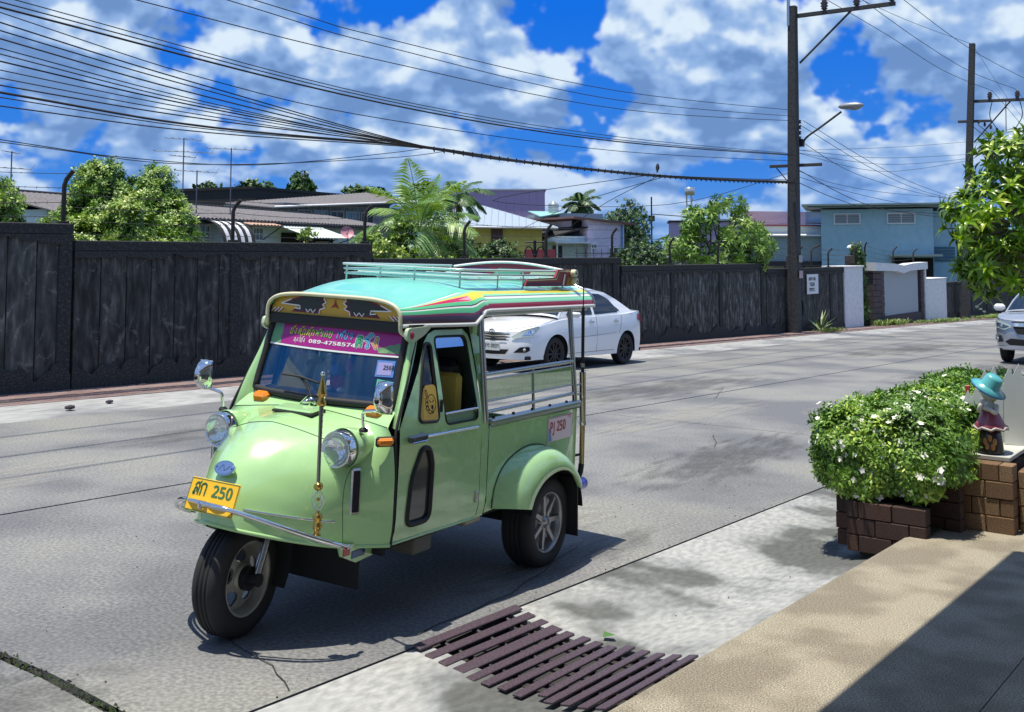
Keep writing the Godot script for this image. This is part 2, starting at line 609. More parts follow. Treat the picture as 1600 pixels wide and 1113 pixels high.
# ---------- shared materials ----------
func materials():
	surf("road_concrete", [[0.0, L(0.12, 0.122, 0.125)], [0.42, L(0.19, 0.192, 0.192)], [0.6, L(0.23, 0.23, 0.228)], [1.0, L(0.34, 0.335, 0.32)]], Vector3(1.7, 1.7, 1.7), 0.88, 0.11, 0.15, [[0.25, Color(0.78, 0.79, 0.82)], [0.5, Color(0.93, 0.93, 0.94)], [0.75, Color(1, 1, 0.98)]], 7.0)
	surf("gutter_concrete", [[0.0, L(0.22, 0.225, 0.22)], [0.4, L(0.31, 0.315, 0.315)], [0.62, L(0.355, 0.36, 0.36)], [1.0, L(0.46, 0.46, 0.45)]], Vector3(1.9, 1.7, 0.9), 0.85, 0.035, 0.25, [[0.28, Color(0.55, 0.56, 0.55)], [0.42, Color(0.86, 0.87, 0.88)], [0.6, Color(1, 1, 1)]], 3.2)
	surf("far_gutter_concrete", [[0.0, L(0.20, 0.205, 0.21)], [0.5, L(0.31, 0.315, 0.32)], [1.0, L(0.42, 0.42, 0.42)]], Vector3(4.0, 1.7, 1.0), 0.85, 0.018, 0.3, [[0.3, Color(0.75, 0.76, 0.78)], [0.6, Color(1, 1, 1)]], 6.0)
	surf("porch_aggregate", [[0.0, L(0.10, 0.088, 0.068)], [0.35, L(0.21, 0.185, 0.14)], [0.5, L(0.29, 0.258, 0.195)], [0.65, L(0.36, 0.325, 0.255)], [1.0, L(0.62, 0.59, 0.51)]], Vector3(0.5, 0.5, 0.5), 0.9, 0.10, 0.2, [[0.3, Color(0.84, 0.83, 0.82)], [0.6, Color(1, 1, 1)]], 2.4)
	surf("soil", [[0.0, L(0.03, 0.035, 0.015)], [0.5, L(0.06, 0.07, 0.03)], [1.0, L(0.11, 0.11, 0.06)]], Vector3(4, 4, 4), 0.95, 0.03)
	surf("dark_joint", [[0.0, L(0.015, 0.016, 0.016)], [1.0, L(0.05, 0.05, 0.045)]], Vector3(0.6, 0.6, 0.6), 0.95, 0.04)
	mat("black_rubber", L(0.012, 0.012, 0.014), 0.6)
	mat("tyre", L(0.016, 0.016, 0.018), 0.75)
	mat("chrome", L(0.72, 0.73, 0.75), 0.07, 1.0)
	mat("steel", L(0.5, 0.51, 0.53), 0.22, 1.0)
	mat("grey_alloy", L(0.36, 0.36, 0.38), 0.35, 0.8)
	mat("dark_metal", L(0.03, 0.03, 0.035), 0.5, 0.5)
	mat("underside", L(0.012, 0.013, 0.014), 0.9)
	mat("white_paint", L(0.78, 0.79, 0.80), 0.35)
	mat("brass", L(0.55, 0.36, 0.10), 0.22, 1.0)
	mat("amber", L(0.75, 0.24, 0.02), 0.12, 0.0, 0.8)
	glass("clear_glass", Color(0.9, 0.95, 0.95), 0.06, 0.02)

# ---------- ground, road, gutters and pavements ----------
func road_h(t: float) -> float:       # cross fall of the road towards the near gutter
	return -0.05 * maxf(0.0, 4.3 - t)

func strip(mb: MB, x0: float, x1: float, prof: Array, skirt := 0.0):   # prof: Vector2(t, height over the sloping ground), drawn along the street
	mb.flat()
	for i in prof.size() - 1:
		var a: Vector2 = prof[i]; var b: Vector2 = prof[i + 1]    # a farther from the house than b
		var xs := [x0]
		while xs[-1] < x1 - 30.0:
			xs.append(xs[-1] + 24.0)
		xs.append(x1)
		for k in xs.size() - 1:
			mb.quad(Vector3(xs[k], gy(xs[k]) + b.y, -b.x), Vector3(xs[k], gy(xs[k]) + a.y, -a.x), Vector3(xs[k + 1], gy(xs[k + 1]) + a.y, -a.x), Vector3(xs[k + 1], gy(xs[k + 1]) + b.y, -b.x))
	if skirt > 0.0:
		var d := Vector3(0, -skirt, 0)
		var pl := func(x: float, p: Vector2): return Vector3(x, gy(x) + p.y, -p.x)
		for i in prof.size() - 1:
			mb.quad(pl.call(x0, prof[i]), pl.call(x0, prof[i + 1]), pl.call(x0, prof[i + 1]) + d, pl.call(x0, prof[i]) + d)
			mb.quad(pl.call(x1, prof[i + 1]), pl.call(x1, prof[i]), pl.call(x1, prof[i]) + d, pl.call(x1, prof[i + 1]) + d)
		mb.quad(pl.call(x1, prof[0]), pl.call(x0, prof[0]), pl.call(x0, prof[0]) + d, pl.call(x1, prof[0]) + d)
		mb.quad(pl.call(x0, prof[-1]), pl.call(x1, prof[-1]), pl.call(x1, prof[-1]) + d, pl.call(x0, prof[-1]) + d)

func ground():
	var g := MB.new()
	var xs := [-450.0, -60.0, 0.0, 60.0, 130.0, 600.0]
	for k in 5:
		g.flat().quad(Vector3(xs[k], gy(xs[k]) - 0.2, 450), Vector3(xs[k], gy(xs[k]) - 0.2, -550), Vector3(xs[k + 1], gy(xs[k + 1]) - 0.2, -550), Vector3(xs[k + 1], gy(xs[k + 1]) - 0.2, 450))
	tag(obj("ground", g, M.soil), "", "", "", "structure")
	# the road: concrete slabs over a dark bed that shows in the joints
	var bed := MB.new()
	strip(bed, -30.0, 120.0, [Vector2(11.6, -0.035), Vector2(4.3, -0.035), Vector2(3.44, -0.078)])
	var road := obj("road", bed, M.dark_joint)
	tag(road, "", "", "", "structure")
	var cuts := [-20.5, -11.5, -2.0, 2.5, 11.5, 20.5, 29.5, 38.5, 47.5, 60.0, 80.0, 120.0]
	for k in cuts.size() - 1:
		for lane in 2:
			var s := MB.new()
			var x0: float = cuts[k] + (0.028 if absf(cuts[k] - 2.5) < 0.1 else 0.008)
			var x1: float = cuts[k + 1] - (0.028 if absf(cuts[k + 1] - 2.5) < 0.1 else 0.008)
			var d := rng.randf_range(-0.002, 0.002)
			if lane == 0:
				strip(s, x0, x1, [Vector2(11.59, 0.0 + d), Vector2(7.335, 0.0 + d)], 0.03)
			else:
				strip(s, x0, x1, [Vector2(7.315, d), Vector2(4.3, d), Vector2(4.0, road_h(4.0) + d), Vector2(3.465, road_h(3.465) + d)], 0.03)
			obj("slab", s, M.road_concrete, road)
	# moss in the open joint in front, and grit along the gutter joint
	var moss := MB.new()
	for k in 900:
		var t := rng.randf_range(3.5, 7.2)
		var p := Vector3(2.5 + rng.randfn(0.0, 0.016), 0.0, -t)
		p.y = gy(p.x) + road_h(t) - 0.012 + rng.randf() * 0.012
		var a := rng.randf() * TAU
		var s := rng.randf_range(0.006, 0.016)
		moss.flat().tri(p + Vector3(cos(a), 0, sin(a)) * s, p + Vector3(0, s * 1.1, 0), p + Vector3(cos(a + 2.2), 0.2, sin(a + 2.2)) * s)
	tag(obj("moss", moss, mat("moss", L(0.045, 0.075, 0.02), 0.95)), "green moss growing in the open slab joint at the near left", "moss", "", "stuff")
	# far side: gutter and red block paving at the foot of the wall
	var fg := MB.new()
	strip(fg, -30.0, 120.0, [Vector2(12.76, 0.03), Vector2(12.5, 0.012), Vector2(12.1, -0.012), Vector2(11.6, -0.004)])
	tag(obj("far_gutter", fg, M.far_gutter_concrete), "", "", "", "structure")
	var pv := MB.new()
	strip(pv, -30.0, 120.0, [Vector2(14.3, 0.012), Vector2(12.762, 0.012)])
	var pave := obj("pavement", pv, M.dark_joint)
	tag(pave, "", "", "", "structure")
	var bm := []
	for c in [L(0.21, 0.135, 0.125), L(0.18, 0.12, 0.115), L(0.24, 0.16, 0.15), L(0.19, 0.145, 0.14), L(0.23, 0.17, 0.16)]:
		bm.append(mat("paver_%d" % bm.size(), c, 0.9))
	var bmesh := MB.new().box(Vector3.ZERO, Vector3(0.214, 0.05, 0.104), 0.006).mesh()
	var rest := []
	var rt := []
	var n := 0
	for i in range(0, 230):
		for r in 11:
			var x := 5.2 + i * 0.22 + (0.11 if r % 2 else 0.0)
			var p := Vector3(x, gy(x) + 0.014 + rng.randf_range(-0.003, 0.003), -(12.83 + r * 0.11))
			var bt := Transform3D(Basis(Vector3(0, 0, 1), -SLOPE), p)
			if n < 300 and r < 8:
				obj("paver", bmesh, bm[rng.randi() % 5], pave, bt)
				n += 1
			else:
				rest.append(bt)
				rt.append([Color(0.21, 0.135, 0.125), Color(0.18, 0.12, 0.115), Color(0.24, 0.16, 0.15), Color(0.19, 0.145, 0.14)][rng.randi() % 4])
	var pm := mat("paver_rest", Color.WHITE, 0.9)
	pm.vertex_color_use_as_albedo = true
	many("paver_rest", bmesh, pm, rest, rt, pave)
	# near side: a dished concrete gutter
	var ng := MB.new()
	var gp := [Vector2(3.45, -0.046), Vector2(3.3, -0.058), Vector2(3.1, -0.085), Vector2(2.9, -0.108), Vector2(2.7, -0.112), Vector2(2.5, -0.085), Vector2(2.34, -0.05), Vector2(2.1, -0.05)]
	strip(ng, -20.0, 3.89, gp, 0.4)
	strip(ng, 4.51, 60.0, gp, 0.4)
	tag(obj("near_gutter", ng, M.gutter_concrete), "", "", "", "structure")
	wear(road)
	# grit and dry leaf bits on road and gutter
	var grit := MB.new()
	for k in 300:
		var t := rng.randf_range(2.4, 7.0) if k % 3 else 3.45 + rng.randfn(0.0, 0.05)
		var x := rng.randf_range(1.5, 12.0)
		var y := gy(x) + (road_h(t) if t > 3.46 else -0.06 - 0.05 * sin(PI * clampf((t - 2.34) / 1.1, 0.0, 1.0)))
		var s := rng.randf_range(0.0015, 0.0045)
		grit.box(Vector3(x, y + s * 0.5, -t), Vector3(s, s, s) * 1.4, 0.0, Transform3D.IDENTITY)
	tag(obj("grit", grit, mat("grit", L(0.14, 0.12, 0.09), 0.9)), "loose grit strewn on the road and along the near gutter", "grit", "", "stuff")

func wear(road: Node):
	# oil drips, tyre-worn bands, pale spills and hairline cracks lying on the slabs
	var n := noise(88, 0.03, 5)
	var im := Image.create_empty(192, 192, false, Image.FORMAT_RGBA8)
	for y in 192:
		for x in 192:
			var r := Vector2(x - 96, y - 96).length() / 96.0
			var a := smoothstep(1.0, 0.25, r + n.get_noise_2d(x, y) * 0.75) * (0.55 + 0.45 * n.get_noise_2d(x * 3.0 + 500.0, y * 3.0))
			im.set_pixel(x, y, Color(1, 1, 1, clampf(a, 0.0, 1.0)))
	var tx := ImageTexture.create_from_image(im)
	var i := 0
	for q in [[5.2, 5.2, 0.9, 0.5, 0], [7.6, 6.0, 1.4, 0.6, 0], [1.9, 5.9, 0.8, 0.5, 1], [6.2, 4.4, 0.7, 0.35, 1], [9.5, 4.6, 2.2, 0.55, 0], [12.0, 6.4, 2.6, 0.5, 1], [3.3, 8.6, 2.4, 0.7, 1], [15.0, 8.2, 3.5, 0.8, 0], [20.0, 9.8, 4.0, 0.7, 1], [8.0, 9.4, 2.2, 0.6, 0], [22.0, 5.5, 4.0, 0.7, 0], [28.0, 8.5, 5.0, 0.8, 0], [5.6, 3.75, 1.2, 0.22, 0], [2.0, 4.2, 0.9, 0.4, 0]]:
		var m := mat("road_stain_%d" % q[4], [L(0.05, 0.05, 0.048, 0.5), L(0.40, 0.38, 0.34, 0.4)][q[4]], 0.85)
		m.transparency = BaseMaterial3D.TRANSPARENCY_ALPHA
		m.albedo_texture = tx
		var c := Vector3(q[0], gy(q[0]) + road_h(q[1]) + 0.005 + 0.0007 * i, -q[1])
		var b := Basis(Vector3.BACK, -SLOPE) * Basis(Vector3.UP, rng.randf_range(-0.15, 0.15) + (PI if i % 2 else 0.0))
		obj("worn_patch", MB.new().flat().quad_(Vector3(-q[2], 0, q[3]), Vector3(-q[2], 0, -q[3]), Vector3(q[2], 0, -q[3]), Vector3(q[2], 0, q[3])), m, road, Transform3D(b, c))
		i += 1
	for q in [[3.1, 3.5, 0.35, 0.9], [3.95, 3.55, 1.9, 0.25], [7.2, 7.2, -0.4, -0.9], [10.0, 5.0, 0.9, 0.3], [1.2, 6.6, 0.8, -0.35], [14.0, 7.0, 1.6, 0.7]]:
		var pts := [Vector2(q[0], q[1])]
		for k in 9:
			pts.append(pts[-1] + Vector2(q[2], q[3]) * 0.11 + Vector2(rng.randfn(), rng.randfn()) * 0.022)
		obj("crack", MB.new().flat().ribbon(pts, 0.006, func(u, v): return Vector3(u, gy(u) + road_h(v) + 0.004, -v), true), M.dark_joint, road)

func porch():
	# the porch floor under the photographer, in two pours, and the house whose eave shades its right part
	var p := MB.new()
	strip(p, -6.0, 7.52, [Vector2(2.15, 0.112), Vector2(2.12, 0.12), Vector2(1.085, 0.12)], 0.3)
	var fl := obj("porch_floor", p, M.porch_aggregate)
	tag(fl, "", "", "", "structure")
	var q := MB.new()
	strip(q, -6.0, 7.52, [Vector2(1.075, 0.128), Vector2(-3.0, 0.128)], 0.3)
	obj("rear_pour", q, M.porch_aggregate, fl)
	var h := thing("house", "house with a tiled porch eave, at whose edge the porch shade begins", "house", at(Vector3(1.15, 0, 3.25)))
	obj("wall", MB.new().box(Vector3(0, 1.4, 0.1), Vector3(13, 3.4, 0.2), 0.0), mat("cream_wall", L(0.6, 0.55, 0.45), 0.8), h)
	obj("roof", MB.new().box(Vector3(-0.8, 3.33, -2.45), Vector3(12.4, 0.12, 5.2), 0.02), mat("eave_board", L(0.62, 0.52, 0.38), 0.7), h)
	for x in [-6.5, -2.6]:
		obj("post", MB.new().box(Vector3(x, 1.6, -4.0), Vector3(0.16, 3.4, 0.16), 0.01), M.white_paint, h)
# ---------- the mouldy concrete wall, its posts and barbed wire ----------
func wall_material(key: String, lo: float, hi: float, sd: int) -> StandardMaterial3D:
	if M.has(key):
		return M[key]
	var m := mat(key, Color.WHITE, 0.9)
	m.albedo_texture = ntex(noise(sd, 0.016, 6), [[0.15, L(lo * 0.5, lo * 0.52, lo * 0.5)], [0.42, L(lo, lo, lo * 0.95)], [0.65, L(hi * 0.55, hi * 0.55, hi * 0.52)], [0.9, L(hi, hi * 0.97, hi * 0.88)]])
	m.uv1_triplanar = true
	m.uv1_world_triplanar = true
	m.uv1_scale = Vector3(0.9, 0.24, 0.9)
	m.detail_enabled = true
	m.detail_blend_mode = BaseMaterial3D.BLEND_MODE_ADD
	var cn := noise(sd + 3, 0.011, 1, true, 60.0)
	m.detail_albedo = ntex(cn, [[0.0, L(hi * 1.3, hi * 1.25, hi * 1.15)], [0.035, L(hi * 0.8, hi * 0.8, hi * 0.75)], [0.06, Color.BLACK], [1.0, Color.BLACK]], 512)
	var mask := ntex(noise(sd + 8, 0.014, 4), [[0.40, Color.BLACK], [0.6, Color(0.55, 0.55, 0.55)]], 256)
	m.detail_mask = mask
	m.detail_uv_layer = BaseMaterial3D.DETAIL_UV_2
	m.uv2_triplanar = true
	m.uv2_world_triplanar = true
	m.uv2_scale = Vector3(0.42, 0.36, 0.42)
	m.heightmap_enabled = true
	m.heightmap_scale = 0.6
	m.heightmap_texture = ntex(noise(sd + 5, 0.05, 5), [])
	return m

func stain(x0: float, x1: float, y0: float, y1: float, zf: float, rough_edge: float, from_top: bool, seed_: int) -> MB:
	# a thin skin of mould with a ragged free edge, over the part of the wall between two heights
	var n := noise(seed_, 0.9, 4)
	var mb := MB.new()
	var pts := PackedVector2Array()
	var k := int((x1 - x0) / 0.05)
	if from_top:
		pts.append(Vector2(x1, y1)); pts.append(Vector2(x0, y1))
	else:
		pts.append(Vector2(x1, gy(x1) - 0.02)); pts.append(Vector2(x0, gy(x0) - 0.02))
	for i in k + 1:
		var x := x0 + (x1 - x0) * i / k
		var r := n.get_noise_1d(x * 1.6) + 0.8 * n.get_noise_1d(x * 11.0) * absf(n.get_noise_1d(x * 3.0 + 50.0)) * 2.0
		pts.append(Vector2(x, y0 + rough_edge * r if from_top else y1 + gy(x) + rough_edge * r))
	mb.flat().poly(pts, func(x, y): return Vector3(x, y, zf))
	return mb

func bent_post(base: Vector3, h: float, lean: float) -> MB:
	var mb := MB.new()
	mb.tube([base, base + Vector3(0, h * 0.72, 0), base + Vector3(lean * 0.25, h * 0.84, 0.02), base + Vector3(lean, h, 0.10)], 0.032, 7)
	mb.box(base + Vector3(0, 0.02, 0), Vector3(0.12, 0.04, 0.12), 0.005)
	return mb

func barbed(a: Vector3, b: Vector3, sag: float) -> MB:
	var mb := MB.new()
	var pts := []
	for i in 9:
		var t := i / 8.0
		pts.append(a.lerp(b, t) + Vector3(0, -sag * 4.0 * t * (1.0 - t), 0))
	mb.tube(pts, 0.004, 4, false)
	var n := int(a.distance_to(b) / 0.16)
	for i in n:
		var t := (i + 0.5) / n
		var p := a.lerp(b, t) + Vector3(0, -sag * 4.0 * t * (1.0 - t), 0)
		var q := rng.randf() * TAU
		var d := Vector3(0.3, cos(q), sin(q)) * 0.022
		mb.tube([p - d, p + d], 0.0035, 3, false)
	return mb

func boundary_wall():
	var zf := -13.9
	var grey := wall_material("wall_plain", 0.055, 0.15, 21)
	var dark := wall_material("wall_mould", 0.038, 0.12, 44)
	var pale := wall_material("wall_pale", 0.055, 0.21, 71)
	var black := surf("wall_black", [[0.0, L(0.014, 0.015, 0.016)], [0.6, L(0.030, 0.031, 0.031)], [1.0, L(0.085, 0.085, 0.08)]], Vector3(1.1, 0.8, 1.1), 0.9, 0.03, 0.4)
	var mould := surf("mould_skin", [[0.0, L(0.014, 0.015, 0.016)], [0.5, L(0.030, 0.031, 0.031)], [1.0, L(0.08, 0.08, 0.075)]], Vector3(0.8, 0.5, 0.8), 0.9, 0.03)
	var iron := mat("rusty_iron", L(0.03, 0.028, 0.028), 0.8, 0.3)
	var wire := mat("wire", L(0.07, 0.07, 0.075), 0.5, 0.7)
	var segs := [[2.0, 8.26, 2.11, grey, "tallest stretch of the mouldy concrete wall, at the far left"], [8.28, 14.14, 1.88, dark, "black mouldy wall stretch with pale cracks, behind the front of the three-wheeler"], [14.16, 22.83, 1.61, dark, "wall stretch behind the roof rack, stepped down beside the cracked stretch"], [22.85, 31.44, 1.41, pale, "pale streaked wall stretch to the right of the white car"], [31.46, 38.16, 1.24, grey, "dark wall stretch behind the near utility pole, with a white notice on it"], [51.2, 92.0, 0.42, dark, "dark wall stretch beyond the corrugated gate, behind the silver car"]]
	var posts := [[8.15, 0.74], [11.06, 0.68], [14.03, 0.7], [16.87, 0.76], [19.75, 0.75], [22.55, 0.72], [25.45, 0.72], [28.3, 0.68], [31.15, 0.68], [5.2, 0.7], [34.2, 0.7], [36.9, 0.66]]
	for si in segs.size():
		var s = segs[si]
		var x0: float = s[0]; var x1: float = s[1]; var top: float = s[2]
		var w := thing("boundary_wall", s[4], "wall")
		# backing, pillars and beam
		var back := MB.new()
		var yb := gy(x1) - 0.3
		back.box(Vector3((x0 + x1) / 2, (top - 0.1 + yb) / 2, zf - 0.12), Vector3(x1 - x0, top - 0.1 - yb, 0.12))
		obj("core", back, black, w)
		var beam := MB.new()
		beam.box(Vector3((x0 + x1) / 2, top - 0.075, zf - 0.075), Vector3(x1 - x0, 0.15, 0.21), 0.012)
		obj("coping", beam, black, w)
		var px := []
		for p in posts:
			if p[0] > x0 and p[0] < x1:
				px.append(p[0])
		if si == 5:
			for k in 13:
				px.append(52.6 + 2.95 * k)
		for x in px:
			obj("pillar", MB.new().box(Vector3(x, (top - 0.152 + gy(x) - 0.2) / 2, zf - 0.03), Vector3(0.2, top - 0.152 - gy(x) + 0.2, 0.11), 0.012), black, w)
		# the boards of the wall
		var x := x0 + 0.02
		if si == 0:
			x = 2.01
		while x < x1 - 0.06:
			var xn := minf(x + (0.41 if si < 5 else 0.82), x1)
			var c := (x + xn) / 2
			var y0 := gy(c) - 0.12
			var d := rng.randf_range(-0.004, 0.004)
			var pb := MB.new().box(Vector3(c, (top - 0.152 + y0) / 2, zf - 0.035 + d), Vector3(xn - x - 0.014, top - 0.152 - y0, 0.06), 0.006)
			var tone := rng.randi() % 4
			var bk := "%s_%d" % [(s[3] as Material).resource_name, tone]
			if not M.has(bk):
				var nm: StandardMaterial3D = s[3].duplicate()
				nm.resource_name = bk
				nm.albedo_color = Color(1, 1, 1) * [0.78, 0.9, 1.0, 0.85][tone]
				nm.uv1_offset = Vector3(0.37 * tone, 0.21 * tone, 0)
				M[bk] = nm
			obj("board", pb, M[bk], w)
			x = xn
		# mould that creeps up from the ground and runs down from the beam
		obj("damp_stain", stain(x0, x1, 0, 0.30, zf + 0.033, 0.26, false, 100 + si), mould, w)
		obj("run_stain", stain(x0, x1, top - 0.24, top - 0.152, zf + 0.032, 0.12, true, 200 + si), mould, w)
		# fence posts and wires
		if si == 5:
			continue
		var last := Vector3.ZERO
		var lasth := 0.0
		px.sort()
		for xq in px:
			var h := 0.7
			for p in posts:
				if p[0] == xq: h = p[1]
			var b := Vector3(xq, top - 0.005, zf - 0.07)
			var lean := 0.07 if si < 4 else 0.12
			obj("fence_post", bent_post(b, h, lean), iron, w)
			for k in 4:
				var y := 0.1 + k * (h - 0.14) / 3.0
				var a := b + Vector3(lean * smoothstep(0.6, 1.0, y / h), y, 0.09 * smoothstep(0.7, 1.0, y / h))
				if last != Vector3.ZERO or si == 0 or k >= 0:
					var prev := Vector3(xq - 2.95, top, zf - 0.07) + (a - b) if last == Vector3.ZERO else last + (a - b)
					prev.x = maxf(prev.x, x0 + 0.02)
					obj("barbed_wire", barbed(prev, a, rng.randf_range(0.01, 0.05)), wire, w)
				if xq == px[-1]:
					var nx := Vector3(x1 - 0.02, a.y - 0.02, a.z)
					obj("barbed_wire", barbed(a, nx, 0.01), wire, w)
			last = b
	# a notice on the wall
	var nt := thing("wall_notice", "white paper notice pinned to the dark wall right of the near utility pole", "notice")
	obj("sheet", MB.new().box(Vector3(35.13, 0.69, zf + 0.045), Vector3(1.0, 0.66, 0.012), 0.0, Transform3D.IDENTITY), mat("paper", L(0.72, 0.73, 0.75), 0.8), nt)
	var f := func(u, v): return Vector3(34.63 + u, 0.36 + v, zf + 0.054)
	tag(obj("print", thai("กนตรท ยสบ", 0.09, 0.016, f, Vector2(0.14, 0.46)), mat("print_black", L(0.05, 0.05, 0.06), 0.8), nt), "", "", "", "stuff")
	tag(obj("print", thai("รบนยส", 0.11, 0.018, f, Vector2(0.22, 0.27)), M.print_black, nt), "", "", "", "stuff")
	tag(obj("print", thai("กทหยวน", 0.1, 0.016, f, Vector2(0.18, 0.1)), M.print_black, nt), "", "", "", "stuff")

func gate():
	var z := -13.9
	var white := surf("white_render", [[0.0, L(0.55, 0.56, 0.57)], [0.5, L(0.68, 0.69, 0.70)], [1.0, L(0.76, 0.77, 0.78)]], Vector3(2.5, 2.5, 2.5), 0.8, 0.02)
	var stone := surf("dark_stone", [[0.0, L(0.035, 0.025, 0.03)], [0.5, L(0.07, 0.05, 0.055)], [1.0, L(0.13, 0.10, 0.10)]], Vector3(0.7, 0.7, 0.7), 0.8, 0.03, 0.4)
	var p1 := thing("gate_pillar", "broad white rendered pillar between the dark wall and the slim conifers", "pillar")
	obj("shaft", MB.new().box(Vector3(39.12, 0.1, z - 0.35), Vector3(1.9, 2.24, 0.8), 0.02), white, p1)
	obj("cap", MB.new().box(Vector3(39.12, 1.24, z - 0.35), Vector3(2.0, 0.06, 0.88), 0.01), white, p1)
	var p2 := thing("gate_pillar", "low white rendered wall pier right of the corrugated gate, under the leafy branch", "pillar")
	obj("shaft", MB.new().box(Vector3(49.6, -0.38, z - 0.35), Vector3(3.0, 1.96, 0.8), 0.02), white, p2)
	obj("cap", MB.new().box(Vector3(49.6, 0.62, z - 0.35), Vector3(3.06, 0.05, 0.86), 0.01), white, p2)
	var g := thing("gateway", "corrugated metal gate in a dark stone surround under a white lintel", "gate")
	# stone blocks of the surround, laid in courses
	for side in [[41.35, 42.66], [47.42, 47.86]]:
		var y := -1.25
		var k := 0
		while y < 1.02:
			var x: float = side[0] + (0.0 if k % 2 else -0.0)
			while x < side[1] - 0.03:
				var xe: float = minf(x + (0.45 if (k % 2 == 0 or x > side[0]) else 0.24), side[1])
				obj("stone_block", MB.new().box(Vector3((x + xe) / 2, y + 0.11, z - 0.25 + rng.randf_range(-0.01, 0.01)), Vector3(xe - x - 0.014, 0.206, 0.5), 0.008), stone, g)
				x = xe
			y += 0.22
			k += 1
	obj("surround_core", MB.new().box(Vector3(44.6, 0.0, z - 0.46), Vector3(6.5, 2.4, 0.06)), M.dark_joint, g)
	obj("side_frame", MB.new().box(Vector3(47.96, 0.03, z - 0.1), Vector3(0.18, 2.3, 0.3), 0.01), white, g)
	var lint := PackedVector2Array([Vector2(41.3, 1.06), Vector2(43.9, 1.02), Vector2(44.75, 0.92), Vector2(45.7, 1.02), Vector2(48.06, 1.06), Vector2(48.06, 1.36), Vector2(46.0, 1.32), Vector2(44.8, 1.24), Vector2(43.6, 1.32), Vector2(41.3, 1.38)])
	obj("lintel", MB.new().prism(lint, Transform3D(Basis.IDENTITY, Vector3(0, 0, z - 0.3)), 0.42), white, g)
	var ribs := MB.new()
	var rows := [[], []]
	for i in 4 * 26 + 1:
		var x := 42.72 + 4.64 * i / 104.0
		var d: float = [0.0, 0.0, 0.055, 0.055][i % 4]
		rows[0].append(Vector3(x, 1.02, z - 0.16 + d))
		rows[1].append(Vector3(x, -0.74, z - 0.16 + d))
	ribs.grid(rows)
	obj("corrugated_leaf", ribs, mat("sheet_steel", L(0.40, 0.44, 0.47), 0.5, 0.1), g)
	obj("bottom_step", MB.new().box(Vector3(45.0, -1.0, z - 0.2), Vector3(4.7, 0.5, 0.4), 0.01), stone, g)
	# two lantern heads on the inner gate posts
	for q in [[Vector3(41.0, 1.35, -14.6), "small white lantern on the dark post left of the gateway"], [Vector3(35.6, 1.35, -14.7), "small white lantern above the dark wall near the utility pole"]]:
		var ln := thing("post_lantern", q[1], "lantern", at(q[0]))
		obj("post", MB.new().box(Vector3(0, -0.55, 0), Vector3(0.4, 1.7, 0.4), 0.02), stone, ln)
		obj("stem", MB.new().bar(Vector3(0, 0.28, 0), Vector3(0, 0.42, 0), 0.03), M.dark_metal, ln)
		obj("lamp_glass", MB.new().lathe([Vector2(0.05, 0.42), Vector2(0.11, 0.6), Vector2(0.1, 0.62)], 8), mat("frosted", L(0.75, 0.75, 0.7), 0.3), ln)
		obj("hood", MB.new().lathe([Vector2(0.17, 0.6), Vector2(0.12, 0.68), Vector2(0.0, 0.74)], 10), M.white_paint, ln)
	# loose bent posts over the gateway
	var iron: Material = M.rusty_iron
	for q in [[36.05, 1.27, 0.75, 0.55, "bent iron post leaning over the dark wall left of the white pillar"], [40.35, 1.2, 0.8, 0.12, "straight iron post behind the broad white pillar"], [41.5, 1.3, 0.85, -0.05, "iron post standing at the left end of the gate lintel"], [44.9, 1.2, 0.8, 0.2, "thin iron post in the middle above the gateway"], [47.6, 1.3, 0.62, 0.25, "short bent iron post at the right end of the gate lintel"]]:
		tag(obj("iron_post", bent_post(Vector3(q[0], q[1], z - 0.35), q[2], q[3]), iron), q[4], "post")
	for k in 3:
		var y := 1.62 + k * 0.18
		tag(obj("barbed_strand", barbed(Vector3(35.8, y, z - 0.33), Vector3(40.4, y - 0.06, z - 0.33), 0.12), M.wire), ["lowest loose barbed wire strand left of the gateway", "middle loose barbed wire strand left of the gateway", "highest loose barbed wire strand left of the gateway"][k], "barbed wire", "loose barbed wire strands")
		tag(obj("barbed_strand", barbed(Vector3(41.5, y + 0.05, z - 0.33), Vector3(47.7, y - 0.1, z - 0.33), 0.15), M.wire), ["lowest barbed wire strand slung over the gate lintel", "middle barbed wire strand slung over the gate lintel", "highest barbed wire strand slung over the gate lintel"][k], "barbed wire", "loose barbed wire strands")
# ---------- buildings beyond the wall ----------
func frame_at(a: Vector2, b: Vector2) -> Transform3D:     # local x runs from a to b as seen from the street, local z towards the viewer
	var d := Vector3(b.x - a.x, 0, b.y - a.y).normalized()
	return Transform3D(Basis(d, Vector3.UP, d.cross(Vector3.UP)), Vector3(a.x, 0, a.y))

func slab_roof(pts: Array, thick: float, ribs := 0, m: Material = null) -> MB:     # four corners, eave left, ridge left, ridge right, eave right; ribs run up the slope
	var mb := MB.new()
	var dn := Vector3(0, -thick, 0)
	var a: Vector3 = pts[0]; var b: Vector3 = pts[1]; var c: Vector3 = pts[2]; var d: Vector3 = pts[3]
	if ribs > 0:
		var up := (b - a).cross(d - a).normalized()
		if up.y < 0: up = -up
		var r0 := []; var r1 := []
		for i in ribs * 4 + 1:
			var t := i / (ribs * 4.0)
			var o: Vector3 = up * [0.0, 0.025, 0.035, 0.025][i % 4]
			r0.append(b.lerp(c, t) + o)
			r1.append(a.lerp(d, t) + o)
		mb.grid([r0, r1])
	else:
		mb.flat().quad(a, b, c, d)
	mb.flat().quad(d + dn, c + dn, b + dn, a + dn)
	mb.quad(a + dn, a, d, d + dn); mb.quad(b, b + dn, c + dn, c)
	mb.quad(b + dn, b, a, a + dn); mb.quad(d + dn, d, c, c + dn)
	return mb

